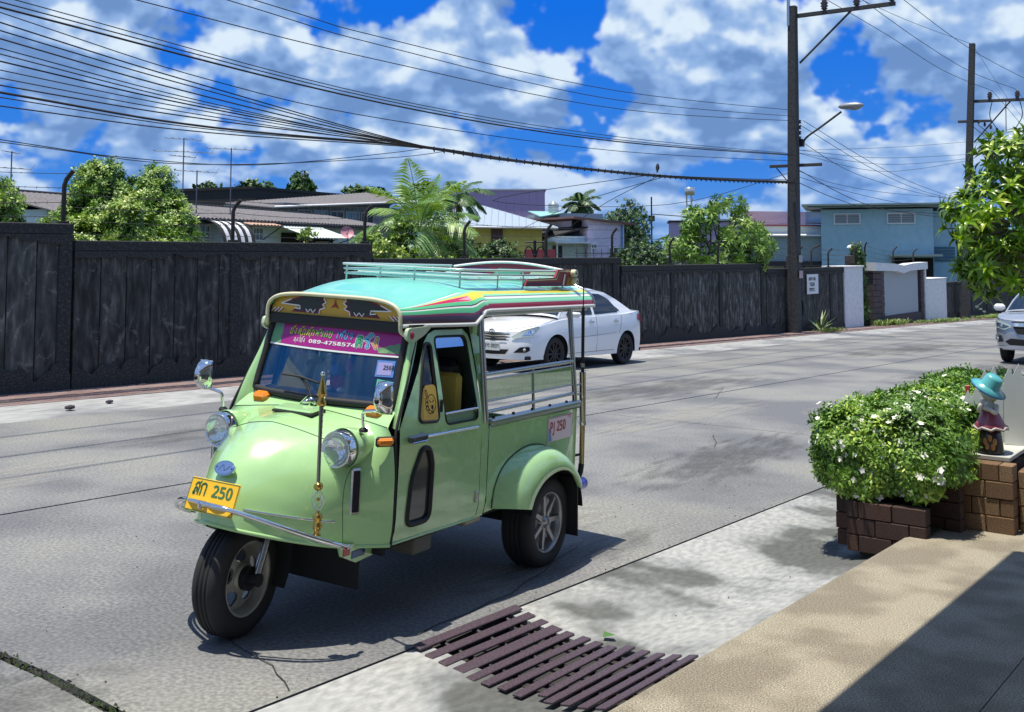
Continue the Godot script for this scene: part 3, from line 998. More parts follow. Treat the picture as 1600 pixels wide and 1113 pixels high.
func wbox(x0: float, x1: float, y0: float, y1: float, z0: float, z1: float, bev := 0.0) -> MB:
	return MB.new().box(Vector3((x0 + x1) / 2, (y0 + y1) / 2, (z0 + z1) / 2), Vector3(x1 - x0, y1 - y0, z1 - z0), bev)

func window(p: Node, x0: float, x1: float, y0: float, y1: float, z: float, fr: Material, gl: Material, bars := 1, rails := 0) -> void:
	var f := MB.new()
	var t := 0.06
	f.box(Vector3((x0 + x1) / 2, y1 - t / 2, z), Vector3(x1 - x0, t, 0.08)); f.box(Vector3((x0 + x1) / 2, y0 + t / 2, z), Vector3(x1 - x0, t, 0.1))
	f.box(Vector3(x0 + t / 2, (y0 + y1) / 2, z), Vector3(t, y1 - y0 - 2 * t, 0.08)); f.box(Vector3(x1 - t / 2, (y0 + y1) / 2, z), Vector3(t, y1 - y0 - 2 * t, 0.08))
	for k in bars:
		f.box(Vector3(lerpf(x0, x1, (k + 1.0) / (bars + 1)), (y0 + y1) / 2, z - 0.01), Vector3(0.04, y1 - y0 - 2 * t, 0.05))
	for k in rails:
		f.box(Vector3((x0 + x1) / 2, lerpf(y0, y1, (k + 1.0) / (rails + 1)), z - 0.012), Vector3(x1 - x0 - 2 * t, 0.04, 0.05))
	var w := obj("window", f, fr, p)
	for k in bars + 1:
		var a := lerpf(x0 + t, x1 - t, k / (bars + 1.0)) + 0.02
		var b := lerpf(x0 + t, x1 - t, (k + 1.0) / (bars + 1)) - 0.02
		obj("pane", wbox(a, b, y0 + t, y1 - t, z - 0.03, z - 0.015), gl, w)

func far_buildings():
	var grey_roof := surf("cement_roof", [[0.0, L(0.085, 0.08, 0.085)], [0.5, L(0.14, 0.13, 0.14)], [1.0, L(0.23, 0.21, 0.21)]], Vector3(2.2, 2.2, 2.2), 0.9, 0.03)
	var pale := surf("pale_blue_render", [[0.0, L(0.50, 0.64, 0.70)], [0.5, L(0.62, 0.75, 0.80)], [1.0, L(0.70, 0.80, 0.84)]], Vector3(3, 3, 3), 0.85, 0.02)
	var dark_gl := mat("dark_pane", L(0.03, 0.045, 0.06), 0.1)
	var blue_gl := mat("blue_pane", L(0.14, 0.26, 0.36), 0.1)
	var lav := surf("lavender_render", [[0.0, L(0.56, 0.50, 0.66)], [0.5, L(0.68, 0.62, 0.78)], [1.0, L(0.75, 0.69, 0.83)]], Vector3(3, 3, 3), 0.85, 0.02)
	var metal := mat("old_tin", L(0.33, 0.34, 0.36), 0.6, 0.3)
	# row house
	var T := frame_at(Vector2(19.76, -28.72), Vector2(34.21, -32.88))
	var h := thing("row_house", "long single-storey row house with grey corrugated roof and small awnings, behind the wall at left", "house", T)
	obj("wall", wbox(-4.0, 15.0, -1.5, 2.92, -5.0, -0.35), pale, h)
	var roof := obj("roof", slab_roof([Vector3(-4.3, 2.85, 0.25), Vector3(-4.3, 3.55, -3.0), Vector3(15.2, 3.42, -3.0), Vector3(15.2, 2.88, 0.25)], 0.04, 90), grey_roof, h)
	obj("ridge_cap", MB.new().tube([Vector3(-4.3, 3.57, -3.0), Vector3(15.2, 3.44, -3.0)], 0.07, 6), M.dark_metal, roof)
	obj("fascia", wbox(-4.0, 15.0, 2.72, 2.83, 0.14, 0.18), M.dark_metal, h)
	obj("roof", slab_roof([Vector3(15.2, 2.3, -6.5), Vector3(15.2, 3.4, -3.06), Vector3(-4.3, 3.5, -3.06), Vector3(-4.3, 2.3, -6.5)], 0.04, 0), grey_roof, h)
	window(h, 4.62, 5.3, 2.16, 2.68, -0.32, M.white_paint, blue_gl, 2, 1)
	window(h, 5.6, 6.28, 2.16, 2.68, -0.32, M.white_paint, blue_gl, 2, 1)
	window(h, 2.6, 3.2, 2.16, 2.7, -0.32, M.white_paint, blue_gl, 1, 1)
	var dr := obj("door", wbox(5.38, 5.54, 0.3, 2.1, -0.34, -0.28), M.white_paint, h)
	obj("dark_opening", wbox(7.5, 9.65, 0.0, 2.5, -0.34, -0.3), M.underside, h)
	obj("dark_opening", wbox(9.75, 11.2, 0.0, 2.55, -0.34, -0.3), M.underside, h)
	obj("wall_panel", wbox(9.8, 11.0, 1.0, 2.2, -0.29, -0.26), metal, h)
	# the striped awning: each stripe is a strip of cloth
	var aw := thing("striped_awning", "black and white striped awning of the row house", "awning", T)
	for k in 9:
		var x0 := 2.22 + k * 0.2
		var st := MB.new()
		var rows := []
		for i in 6:
			var t := i / 5.0
			rows.append([Vector3(x0, lerpf(2.8, 2.02, t * t), 0.2 + 0.75 * sin(t * 1.4)), Vector3(x0 + 0.198, lerpf(2.8, 2.02, t * t), 0.2 + 0.75 * sin(t * 1.4))])
		st.grid(rows)
		obj("stripe", st, mat("awning_black", L(0.02, 0.02, 0.025), 0.9) if k % 2 == 0 else mat("awning_white", L(0.7, 0.7, 0.74), 0.9), aw)
	obj("side_curtain", wbox(2.22, 4.02, 0.2, 2.02, 0.9, 0.92), M.awning_black, aw)
	for k in 4:
		obj("white_arch", MB.new().tube(spline([Vector3(2.3 + k * 0.43, 1.6, 0.95), Vector3(2.35 + k * 0.43, 1.95, 0.95), Vector3(2.55 + k * 0.43, 1.95, 0.95), Vector3(2.6 + k * 0.43, 1.6, 0.95)], 4), 0.03, 5), M.white_paint, aw)
	for a in [[4.05, 5.95, 2.88, 2.70, 0.55, mat("rust_tin", L(0.42, 0.27, 0.20), 0.8), "small rusty pink tin canopy right of the striped awning"], [6.6, 9.4, 2.86, 2.28, 1.4, mat("zinc_tin", L(0.62, 0.68, 0.62), 0.45, 0.2), "ribbed pale zinc awning over the dark doorway of the row house"], [9.5, 11.3, 2.55, 2.38, 0.9, metal, "low grey tin awning at the right end of the row house"]]:
		var c := thing("tin_awning", a[6], "awning", T)
		obj("sheet", slab_roof([Vector3(a[0] + 0.3, a[3], a[4]), Vector3(a[0], a[2], -0.2), Vector3(a[1], a[2], -0.2), Vector3(a[1] + 0.3, a[3], a[4])], 0.02, int((a[1] - a[0]) * 5)), a[5], c)
		for x in [a[0] + 0.32, a[1] + 0.25]:
			obj("stay", MB.new().bar(Vector3(x, a[3] - 0.02, a[4] - 0.04), Vector3(x, a[3] - 0.5, -0.3), 0.02, 5), M.dark_metal, c)
	# roof at the far left
	T = frame_at(Vector2(17.6, -36.6), Vector2(20.6, -32.6))
	h = thing("low_house", "grey roofed house with turquoise eave behind the leftmost trees", "house", T)
	obj("wall", wbox(-1.0, 4.2, -1.0, 3.2, -3.5, -0.3), pale, h)
	obj("roof", slab_roof([Vector3(-1.4, 3.3, 0.1), Vector3(-1.4, 3.95, -1.9), Vector3(3.5, 3.85, -1.9), Vector3(3.5, 3.3, 0.1)], 0.05, 26), grey_roof, h)
	obj("eave_board", wbox(-1.2, 3.4, 3.08, 3.26, -0.02, 0.02), mat("turquoise", L(0.30, 0.58, 0.60), 0.6), h)
	# black walled block and the shed with a lean roof
	T = frame_at(Vector2(39.32, -47.72), Vector2(52.41, -50.36))
	h = thing("black_block", "long low building with mould-black parapet wall and far roofs behind the row house", "building", T)
	obj("wall", wbox(-0.1, 14.0, -2.0, 5.35, -6.0, 0.0), M.wall_black, h)
	obj("parapet", wbox(-0.15, 14.05, 5.35, 5.5, -6.05, 0.05), M.wall_black, h)
	T = frame_at(Vector2(34.68, -40.57), Vector2(44.53, -40.83))
	h = thing("grey_shed", "grey shed with sloping metal roof and a row of high windows behind the row house", "shed", T)
	obj("wall", wbox(0.9, 9.8, -1.5, 4.25, -5.0, -0.4), surf("stained_render", [[0.0, L(0.07, 0.09, 0.11)], [0.5, L(0.17, 0.20, 0.23)], [1.0, L(0.36, 0.4, 0.43)]], Vector3(2, 3, 2), 0.85, 0.025), h)
	obj("roof", slab_roof([Vector3(-0.4, 3.95, 0.3), Vector3(0.2, 4.3, -4.0), Vector3(10.6, 5.3, -4.0), Vector3(10.2, 4.62, 0.3)], 0.06, 40), grey_roof, h)
	obj("barge_board", MB.new().tube([Vector3(-0.4, 3.97, 0.32), Vector3(10.2, 4.64, 0.32)], 0.06, 4), mat("pale_metal", L(0.6, 0.6, 0.62), 0.5), h)
	for k in 5:
		window(h, 1.7 + k * 1.15, 2.7 + k * 1.15, 3.35, 3.95, -0.37, metal, blue_gl if k % 2 else dark_gl, 1)
	# mauve hall
	T = frame_at(Vector2(60.30, -53.22), Vector2(65.44, -46.42))
	h = thing("mauve_hall", "big plain mauve windowless hall behind the palms", "building", T)
	var mauve := mat("mauve_cladding", L(0.44, 0.31, 0.50), 0.7)
	obj("wall", wbox(0.5, 8.55, -3.0, 6.45, -8.0, 0.0), mauve, h)
	for k in 14:
		obj("cladding_panel", wbox(0.5 + k * 0.575, 0.5 + (k + 1) * 0.575 - 0.012, -3.0, 6.47, 0.003, 0.03, 0.005), mauve, h)
	obj("parapet_cap", wbox(0.4, 8.65, 6.47, 6.58, -8.1, 0.1), mat("pale_metal", L(0.6, 0.6, 0.62), 0.5), h)
	# yellow house
	T = frame_at(Vector2(34.14, -31.30), Vector2(37.64, -26.67))
	h = thing("yellow_house", "yellow house with a blue-grey metal hipped roof behind the palms", "house", T)
	var yel := surf("yellow_render", [[0.0, L(0.62, 0.52, 0.12)], [0.5, L(0.74, 0.64, 0.18)], [1.0, L(0.8, 0.7, 0.24)]], Vector3(3, 3, 3), 0.85, 0.02)
	obj("wall", wbox(0.5, 5.68, -1.5, 2.9, -6.0, -0.5), yel, h)
	obj("brown_post", wbox(3.48, 3.98, -1.2, 2.9, -0.5, -0.42), mat("brown_panel", L(0.14, 0.075, 0.08), 0.7), h)
	window(h, 1.0, 1.9, 1.3, 2.3, -0.47, M.white_paint, dark_gl, 1)
	var zin := mat("blue_zinc", L(0.40, 0.47, 0.54), 0.4, 0.3)
	obj("roof", slab_roof([Vector3(-0.3, 2.98, 0.2), Vector3(2.5, 4.0, -3.3), Vector3(2.8, 4.0, -3.3), Vector3(6.35, 2.86, 0.2)], 0.07, 0), zin, h)
	obj("roof", slab_roof([Vector3(-0.3, 2.98, -6.6), Vector3(2.5, 4.0, -3.3), Vector3(2.5, 4.0, -3.3), Vector3(-0.3, 2.98, 0.2)], 0.07, 0), zin, h)
	obj("roof", slab_roof([Vector3(6.35, 2.86, 0.2), Vector3(2.8, 4.0, -3.3), Vector3(2.8, 4.0, -3.3), Vector3(6.35, 2.86, -6.6)], 0.07, 0), zin, h)
	for k in 22:
		var t := (k + 0.5) / 22.0
		var e := Vector3(-0.3, 2.99, 0.21).lerp(Vector3(6.35, 2.87, 0.21), t)
		var tp := Vector3(clampf(e.x, 2.5, 2.8), 4.01, -3.3)
		obj("roof_seam", MB.new().bar(e, e.lerp(Vector3(e.x, 4.01, -3.3), minf(absf((e.x + 0.3) / 2.8), absf((6.35 - e.x) / 3.55)) if t < 0.42 or t > 0.47 else 1.0), 0.015, 4), zin, h)
	obj("gutter", MB.new().bar(Vector3(-0.3, 2.9, 0.25), Vector3(6.35, 2.79, 0.25), 0.05, 6), mat("pale_metal", L(0.6, 0.6, 0.62), 0.5), h)
	obj("boundary_sheet", wbox(4.9, 6.2, 0.5, 1.9, 0.6, 0.64), mat("red_sheet", L(0.35, 0.05, 0.06), 0.6), h)
	# lavender house
	T = frame_at(Vector2(41.01, -28.87), Vector2(44.90, -27.04))
	h = thing("lavender_house", "pale lavender house with a slanting brown-edged roof and a lean-to, right of the yellow house", "house", T)
	obj("wall", wbox(2.14, 4.21, -1.6, 3.12, -4.0, 0.0), lav, h)
	obj("gable", MB.new().prism(PackedVector2Array([Vector2(2.14, 3.1), Vector2(4.21, 3.1), Vector2(4.21, 3.16), Vector2(2.14, 3.36)]), at(Vector3(0, 0, -4.0)), 4.0), lav, h)
	obj("roof", slab_roof([Vector3(1.2, 3.47, 0.3), Vector3(1.2, 3.47, -4.3), Vector3(4.7, 3.2, -4.3), Vector3(4.7, 3.2, 0.3)], 0.08), mat("brown_roof_edge", L(0.20, 0.10, 0.09), 0.7), h)
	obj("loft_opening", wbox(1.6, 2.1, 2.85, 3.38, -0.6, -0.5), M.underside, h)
	obj("lean_wall", wbox(0.0, 2.14, -1.6, 2.55, -3.5, -0.25), pale, h)
	obj("lean_roof", slab_roof([Vector3(-0.15, 2.48, 0.05), Vector3(-0.15, 2.5, -3.5), Vector3(2.14, 3.05, -3.5), Vector3(2.14, 3.02, 0.05)], 0.07), M.wall_black, h)
	obj("porch_roof", wbox(-0.05, 2.2, 2.2, 2.27, -0.25, 0.75), M.white_paint, h)
	for x in [0.05, 1.9]:
		obj("porch_post", wbox(x, x + 0.07, -1.2, 2.2, 0.6, 0.67), M.white_paint, h)
	obj("door", wbox(0.36, 0.86, -0.2, 2.1, -0.24, -0.2), mat("dark_door", L(0.03, 0.03, 0.05), 0.5), h)
	window(h, 2.28, 2.66, 1.95, 2.2, 0.03, M.white_paint, dark_gl, 1)
	window(h, 3.3, 3.85, 1.3, 2.06, 0.03, M.white_paint, dark_gl, 1)
	obj("drain_pipe", MB.new().bar(Vector3(4.05, -1.0, 0.06), Vector3(4.05, 3.1, 0.06), 0.035, 6), mat("blue_pipe", L(0.05, 0.22, 0.5), 0.4), h)
	obj("fence_rail", MB.new().bar(Vector3(0.9, 1.75, 0.9), Vector3(4.3, 1.75, 0.9), 0.02, 4), M.dark_metal, h)
	for k in 8:
		obj("fence_bar", MB.new().bar(Vector3(1.0 + k * 0.45, 0.6, 0.9), Vector3(1.0 + k * 0.45, 1.95, 0.9), 0.014, 4), M.dark_metal, h)
	# grey block with a water tank
	T = frame_at(Vector2(52.33, -37.17), Vector2(56.14, -35.45))
	h = thing("grey_block", "grey metal-clad block with flat roof behind the lavender house", "building", T)
	obj("wall", wbox(1.1, 4.2, -1.5, 4.18, -4.0, 0.0), mat("grey_cladding", L(0.36, 0.40, 0.45), 0.5, 0.2), h)
	obj("side_wing", wbox(-0.2, 1.08, -1.5, 3.9, -4.0, -0.1), metal, h)
	for k in 5:
		obj("louvre", wbox(-0.2, 1.08, 2.9 + k * 0.2, 3.06 + k * 0.2, -0.1, -0.04), mat("pale_metal", L(0.6, 0.6, 0.62), 0.5), h)
	obj("green_roof", slab_roof([Vector3(-0.3, 3.95, 0.1), Vector3(0.6, 4.4, -3.0), Vector3(2.0, 4.4, -3.0), Vector3(1.3, 4.2, 0.1)], 0.06), mat("teal_tin", L(0.25, 0.48, 0.45), 0.5), h)
	var tk := thing("water_tank", "steel water tank with domed lid on the grey block", "water tank", T * at(Vector3(1.38, 4.18, -1.2)))
	obj("drum", MB.new().lathe([Vector2(0.0, 0.05), Vector2(0.30, 0.05), Vector2(0.32, 0.1), Vector2(0.32, 0.25), Vector2(0.305, 0.27), Vector2(0.32, 0.29), Vector2(0.32, 0.45), Vector2(0.305, 0.47), Vector2(0.32, 0.49), Vector2(0.32, 0.6), Vector2(0.12, 0.68), Vector2(0.12, 0.74), Vector2(0, 0.74)], 20), mat("tank_steel", L(0.6, 0.6, 0.55), 0.3, 0.8), tk)
	# brown roofed house and its mauve wing
	T = frame_at(Vector2(55.92, -30.75), Vector2(60.35, -23.23))
	h = thing("brown_roofed_house", "house with brown tiled roof and pale walls left of the blue house", "house", T)
	var tile := surf("brown_tile", [[0.0, L(0.17, 0.11, 0.15)], [0.5, L(0.27, 0.18, 0.24)], [1.0, L(0.34, 0.26, 0.30)]], Vector3(1, 1, 1), 0.8, 0.05)
	var rt := MB.new()
	for k in 12:
		var t := k / 12.0
		var y := lerpf(4.32, 3.42, t)
		var z := lerpf(-2.6, 0.25, t)
		var y2 := lerpf(4.32, 3.42, t + 1.0 / 12) + 0.05
		var z2 := lerpf(-2.6, 0.25, t + 1.0 / 12)
		rt.flat().quad(Vector3(4.6 - t * 0.3, y2, z2), Vector3(4.6 - t * 0.3, y, z), Vector3(9.6, y - 0.1, z), Vector3(9.6, y2 - 0.08, z2))
		rt.quad(Vector3(4.6 - t * 0.3, y2 - 0.05, z2), Vector3(4.6 - t * 0.3, y2, z2), Vector3(9.6, y2 - 0.08, z2), Vector3(9.6, y2 - 0.13, z2))
	tag(obj("tiled_roof", rt, tile, h), "", "", "", "stuff")
	obj("eave_board", wbox(4.2, 9.6, 3.32, 3.40, 0.2, 0.26), mat("maroon", L(0.22, 0.05, 0.06), 0.6), h)
	obj("wall", wbox(4.5, 9.5, -2.0, 3.36, -4.5, 0.0), mat("cream_wall2", L(0.56, 0.64, 0.64), 0.85), h)
	obj("lower_roof", slab_roof([Vector3(4.4, 2.80, 1.0), Vector3(4.4, 2.9, 0.0), Vector3(9.5, 2.88, 0.0), Vector3(9.5, 2.78, 1.0)], 0.06), M.white_paint, h)
	obj("lower_wall", wbox(4.5, 9.4, 1.3, 2.76, 0.0, 0.7), mat("grey_green", L(0.28, 0.36, 0.38), 0.7), h)
	obj("beam", wbox(4.5, 9.5, 1.02, 1.3, 0.3, 0.95), M.dark_metal, h)
	for x in [5.4, 6.5, 7.5, 8.5]:
		obj("porch_post", wbox(x, x + 0.16, -2.0, 1.02, 0.75, 0.91), M.dark_metal, h)
	for k in 3:
		window(h, 6.7 + k * 1.0, 7.5 + k * 1.0, -0.4, 0.95, 0.03, M.white_paint, blue_gl, 1)
	var mw := thing("mauve_wing", "low mauve wall of a house behind the feathery bush", "building", T)
	obj("wall", wbox(0.1, 4.2, -1.5, 3.6, -3.0, 0.0), mat("mauve_wall", L(0.46, 0.36, 0.54), 0.8), mw)
	obj("coping", wbox(0.0, 4.3, 3.58, 3.68, -3.1, 0.1), M.dark_metal, mw)
	# blue house
	T = frame_at(Vector2(58.74, -23.70), Vector2(61.48, -16.25))
	h = thing("blue_house", "blue-grey two-storey house with flat overhanging roof and two small windows", "house", T)
	var bl := surf("blue_render", [[0.0, L(0.28, 0.46, 0.55)], [0.5, L(0.34, 0.53, 0.62)], [1.0, L(0.38, 0.57, 0.66)]], Vector3(4, 4, 4), 0.85, 0.02)
	obj("wall", wbox(1.02, 6.95, -2.2, 4.22, -5.0, 0.0), bl, h)
	obj("wall", wbox(6.95, 8.2, -2.2, 4.1, -5.0, -0.9), bl, h)
	obj("roof", slab_roof([Vector3(0.0, 4.50, 0.9), Vector3(0.1, 4.42, -5.6), Vector3(8.0, 4.42, -5.6), Vector3(8.15, 4.50, 0.9)], 0.1), mat("grey_green_roof", L(0.20, 0.28, 0.28), 0.6), h)
	obj("soffit", slab_roof([Vector3(0.3, 4.37, 0.7), Vector3(0.4, 4.3, -5.4), Vector3(7.8, 4.3, -5.4), Vector3(7.9, 4.37, 0.7)], 0.05), mat("soffit", L(0.25, 0.32, 0.34), 0.8), h)
	window(h, 1.72, 3.15, 3.37, 3.99, 0.04, M.white_paint, mat("grey_pane", L(0.2, 0.24, 0.25), 0.15), 1, 0)
	window(h, 4.55, 6.04, 3.38, 4.0, 0.04, M.white_paint, M.grey_pane, 1, 0)
	for q in [[1.79, 3.08, 3.43, 3.93], [4.62, 5.97, 3.44, 3.94]]:
		for k in 5:
			obj("blind_slat", wbox(q[0], q[1], lerpf(q[2], q[3], (k + 0.35) / 5), lerpf(q[2], q[3], (k + 0.5) / 5), 0.03, 0.045), mat("pale_metal", L(0.6, 0.6, 0.62), 0.5), h)
	obj("canopy", wbox(4.6, 7.3, 1.58, 1.7, -0.2, 1.2), mat("grey_green_roof", L(0.2, 0.28, 0.28), 0.6), h)
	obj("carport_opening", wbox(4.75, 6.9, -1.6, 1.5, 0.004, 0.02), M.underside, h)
	for k in 5:
		obj("shutter_slat", wbox(7.0, 8.1, 1.3 + k * 0.17, 1.43 + k * 0.17, -0.9, -0.84), mat("shutter_blue", L(0.05, 0.14, 0.2), 0.5), h)
# ---------- the green three-wheeler; its own x runs from nose to tail, z to the side we see ----------
func tuk_side(x: float, y: float) -> float:
	var z := 0.565 + 0.035 * clampf((x - 0.5) / 0.75, -0.6, 1.0)
	if y > 0.9:
		z -= 0.105 * pow((y - 0.9) / 0.52, 1.25)
	if y < 0.52:
		z -= 0.02 * pow((0.52 - y) / 0.12, 2.0)
	return z

var nose_c := [Vector3(-0.155, 0.545, 0), Vector3(-0.138, 0.61, 0), Vector3(-0.105, 0.68, 0), Vector3(-0.06, 0.745, 0), Vector3(0.0, 0.815, 0), Vector3(0.085, 0.885, 0), Vector3(0.20, 0.94, 0), Vector3(0.34, 0.978, 0), Vector3(0.51, 1.0, 0)]
var nose_k := [Vector3(0.295, 0.415, 0.425), Vector3(0.285, 0.49, 0.428), Vector3(0.275, 0.57, 0.43), Vector3(0.275, 0.65, 0.428), Vector3(0.295, 0.73, 0.425), Vector3(0.36, 0.80, 0.425), Vector3(0.425, 0.868, 0.425), Vector3(0.475, 0.918, 0.42), Vector3(0.51, 0.962, 0.405)]
var nose_s := [Vector3(0.495, 0.40, 0.552), Vector3(0.495, 0.48, 0.564), Vector3(0.495, 0.56, 0.566), Vector3(0.495, 0.64, 0.566), Vector3(0.495, 0.72, 0.566), Vector3(0.495, 0.79, 0.56), Vector3(0.495, 0.86, 0.55), Vector3(0.495, 0.915, 0.535), Vector3(0.495, 0.952, 0.51)]

func along(list: Array, v: float) -> Vector3:
	var t := clampf(v, 0.0, 1.0) * (list.size() - 1)
	var i := mini(int(t), list.size() - 2)
	t -= i
	var a: Vector3 = list[maxi(i - 1, 0)]; var b: Vector3 = list[i]; var c: Vector3 = list[i + 1]; var d: Vector3 = list[mini(i + 2, list.size() - 1)]
	return 0.5 * ((2.0 * b) + (c - a) * t + (2.0 * a - 5.0 * b + 4.0 * c - d) * t * t + (3.0 * b - a - 3.0 * c + d) * t * t * t)

func nose(u: float, v: float) -> Vector3:         # u from -1 (far door seam) over 0 (middle) to 1, v from the lower lip to the windscreen
	var w := absf(u)
	var c := along(nose_c, v); var k := along(nose_k, v); var s := along(nose_s, v)
	var p: Vector3
	if w < 0.66:
		var t := w / 0.66
		var h1 := c + Vector3(0, (k.y - c.y) * 0.10, k.z * 0.30)
		var h2 := Vector3(lerpf(c.x, k.x, lerpf(0.56, 0.66, v)), lerpf(c.y, k.y, 0.70), k.z * lerpf(0.84, 0.80, v))
		p = c * pow(1 - t, 3) + h1 * 3 * t * (1 - t) * (1 - t) + h2 * 3 * t * t * (1 - t) + k * t * t * t
	else:
		p = k.lerp(s, (w - 0.66) / 0.34)
	if u < 0:
		p.z = -p.z
	return p

func screen(s: float, t: float) -> Vector3:        # the windscreen: s from -1 to 1 across, t up
	return Vector3(lerpf(0.605, 0.712, t) - 0.035 * (1.0 - s * s), lerpf(1.045 - 0.012 * (1.0 - s * s), 1.415, t), s * lerpf(0.462, 0.445, t))

func wheel(parent: Node, called: String, t: Transform3D, r: float, width: float, rim: float, spokes: int, alloy: Material, solid: bool) -> Node3D:
	# a wheel lying in local x and y, its face towards local +z
	var turn := t * Transform3D(Basis(Vector3.RIGHT, PI / 2), Vector3.ZERO)
	var h := width / 2
	var tyre := MB.new().lathe([Vector2(rim, -h * 0.82), Vector2(rim + 0.012, -h * 0.95), Vector2(r * 0.82, -h), Vector2(r * 0.93, -h * 0.92), Vector2(r * 0.985, -h * 0.68), Vector2(r, -h * 0.5), Vector2(r, -h * 0.36), Vector2(r - 0.007, -h * 0.34), Vector2(r - 0.007, -h * 0.26), Vector2(r, -h * 0.24), Vector2(r, -h * 0.06), Vector2(r - 0.007, -h * 0.04), Vector2(r - 0.007, h * 0.04), Vector2(r, h * 0.06), Vector2(r, h * 0.24), Vector2(r - 0.007, h * 0.26), Vector2(r - 0.007, h * 0.34), Vector2(r, h * 0.36), Vector2(r, h * 0.5), Vector2(r * 0.985, h * 0.68), Vector2(r * 0.93, h * 0.92), Vector2(r * 0.82, h), Vector2(rim + 0.012, h * 0.95), Vector2(rim, h * 0.82)], 56, turn)
	var o := obj(called, tyre, M.tyre, parent)
	var rm := MB.new().lathe([Vector2(rim, -h * 0.8), Vector2(rim - 0.02, -h * 0.5), Vector2(rim - 0.022, h * 0.3), Vector2(rim - 0.012, h * 0.7), Vector2(rim - 0.006, h * 0.82), Vector2(rim + 0.004, h * 0.9), Vector2(rim + 0.006, h * 0.8)], 48, turn)
	obj("rim", rm, alloy, o)
	var hub := MB.new()
	if solid:
		# a disc with five holes
		var holes := []
		for k in 5:
			var a := TAU * k / 5 + 0.35
			var cpt := Vector2(cos(a), sin(a)) * rim * 0.62
			var hp := PackedVector2Array()
			for q in 14:
				var b := TAU * q / 14
				var l := Vector2(cos(b) * rim * 0.19, sin(b) * rim * 0.25)
				hp.append(cpt + l.rotated(a))
			holes.append(hp)
		var ff := func(x, y): return t * Vector3(x, y, h * 0.12 + 0.02 * smoothstep(rim * 0.75, rim * 0.3, Vector2(x, y).length()))
		hub.plate(circle(Vector2.ZERO, Vector2.ONE * (rim - 0.02), 40), holes, ff, 0.04)
		hub.plate(circle(Vector2.ZERO, Vector2.ONE * (rim - 0.02), 40), holes, func(x, y): return ff.call(x, y) - t.basis.z * 0.012, 0.04, true)
		hub.lathe([Vector2(rim * 0.42, h * 0.2), Vector2(rim * 0.4, h * 0.55), Vector2(rim * 0.33, h * 0.6), Vector2(rim * 0.2, h * 0.62), Vector2(rim * 0.18, h * 1.0), Vector2(0, h * 1.02)], 20, turn)
	else:
		for k in spokes:
			var a := TAU * k / spokes
			var q := t * Transform3D(Basis(Vector3.BACK, a), Vector3.ZERO)
			var pr := PackedVector2Array([Vector2(rim * 0.16, -0.016), Vector2(rim * 0.9, -0.011), Vector2(rim * 0.97, -0.02), Vector2(rim * 0.97, 0.02), Vector2(rim * 0.9, 0.011), Vector2(rim * 0.16, 0.016)])
			hub.prism(pr, q * Transform3D(Basis(Vector3.UP, -0.06), Vector3(0, 0, h * 0.42)), 0.022)
		hub.lathe([Vector2(rim * 0.3, h * 0.4), Vector2(rim * 0.28, h * 0.62), Vector2(rim * 0.14, h * 0.72), Vector2(rim * 0.12, h * 0.8), Vector2(0, h * 0.8)], 16, turn)
		hub.lathe([Vector2(rim - 0.02, h * 0.3), Vector2(0.0, -h * 0.3)], 24, turn)
	for k in 5:
		var a := TAU * k / 5
		hub.ball(t * Vector3(cos(a) * rim * 0.24, sin(a) * rim * 0.24, h * 0.66), Vector3.ONE * 0.008, 6)
	obj("hub", hub, alloy, o)
	return o

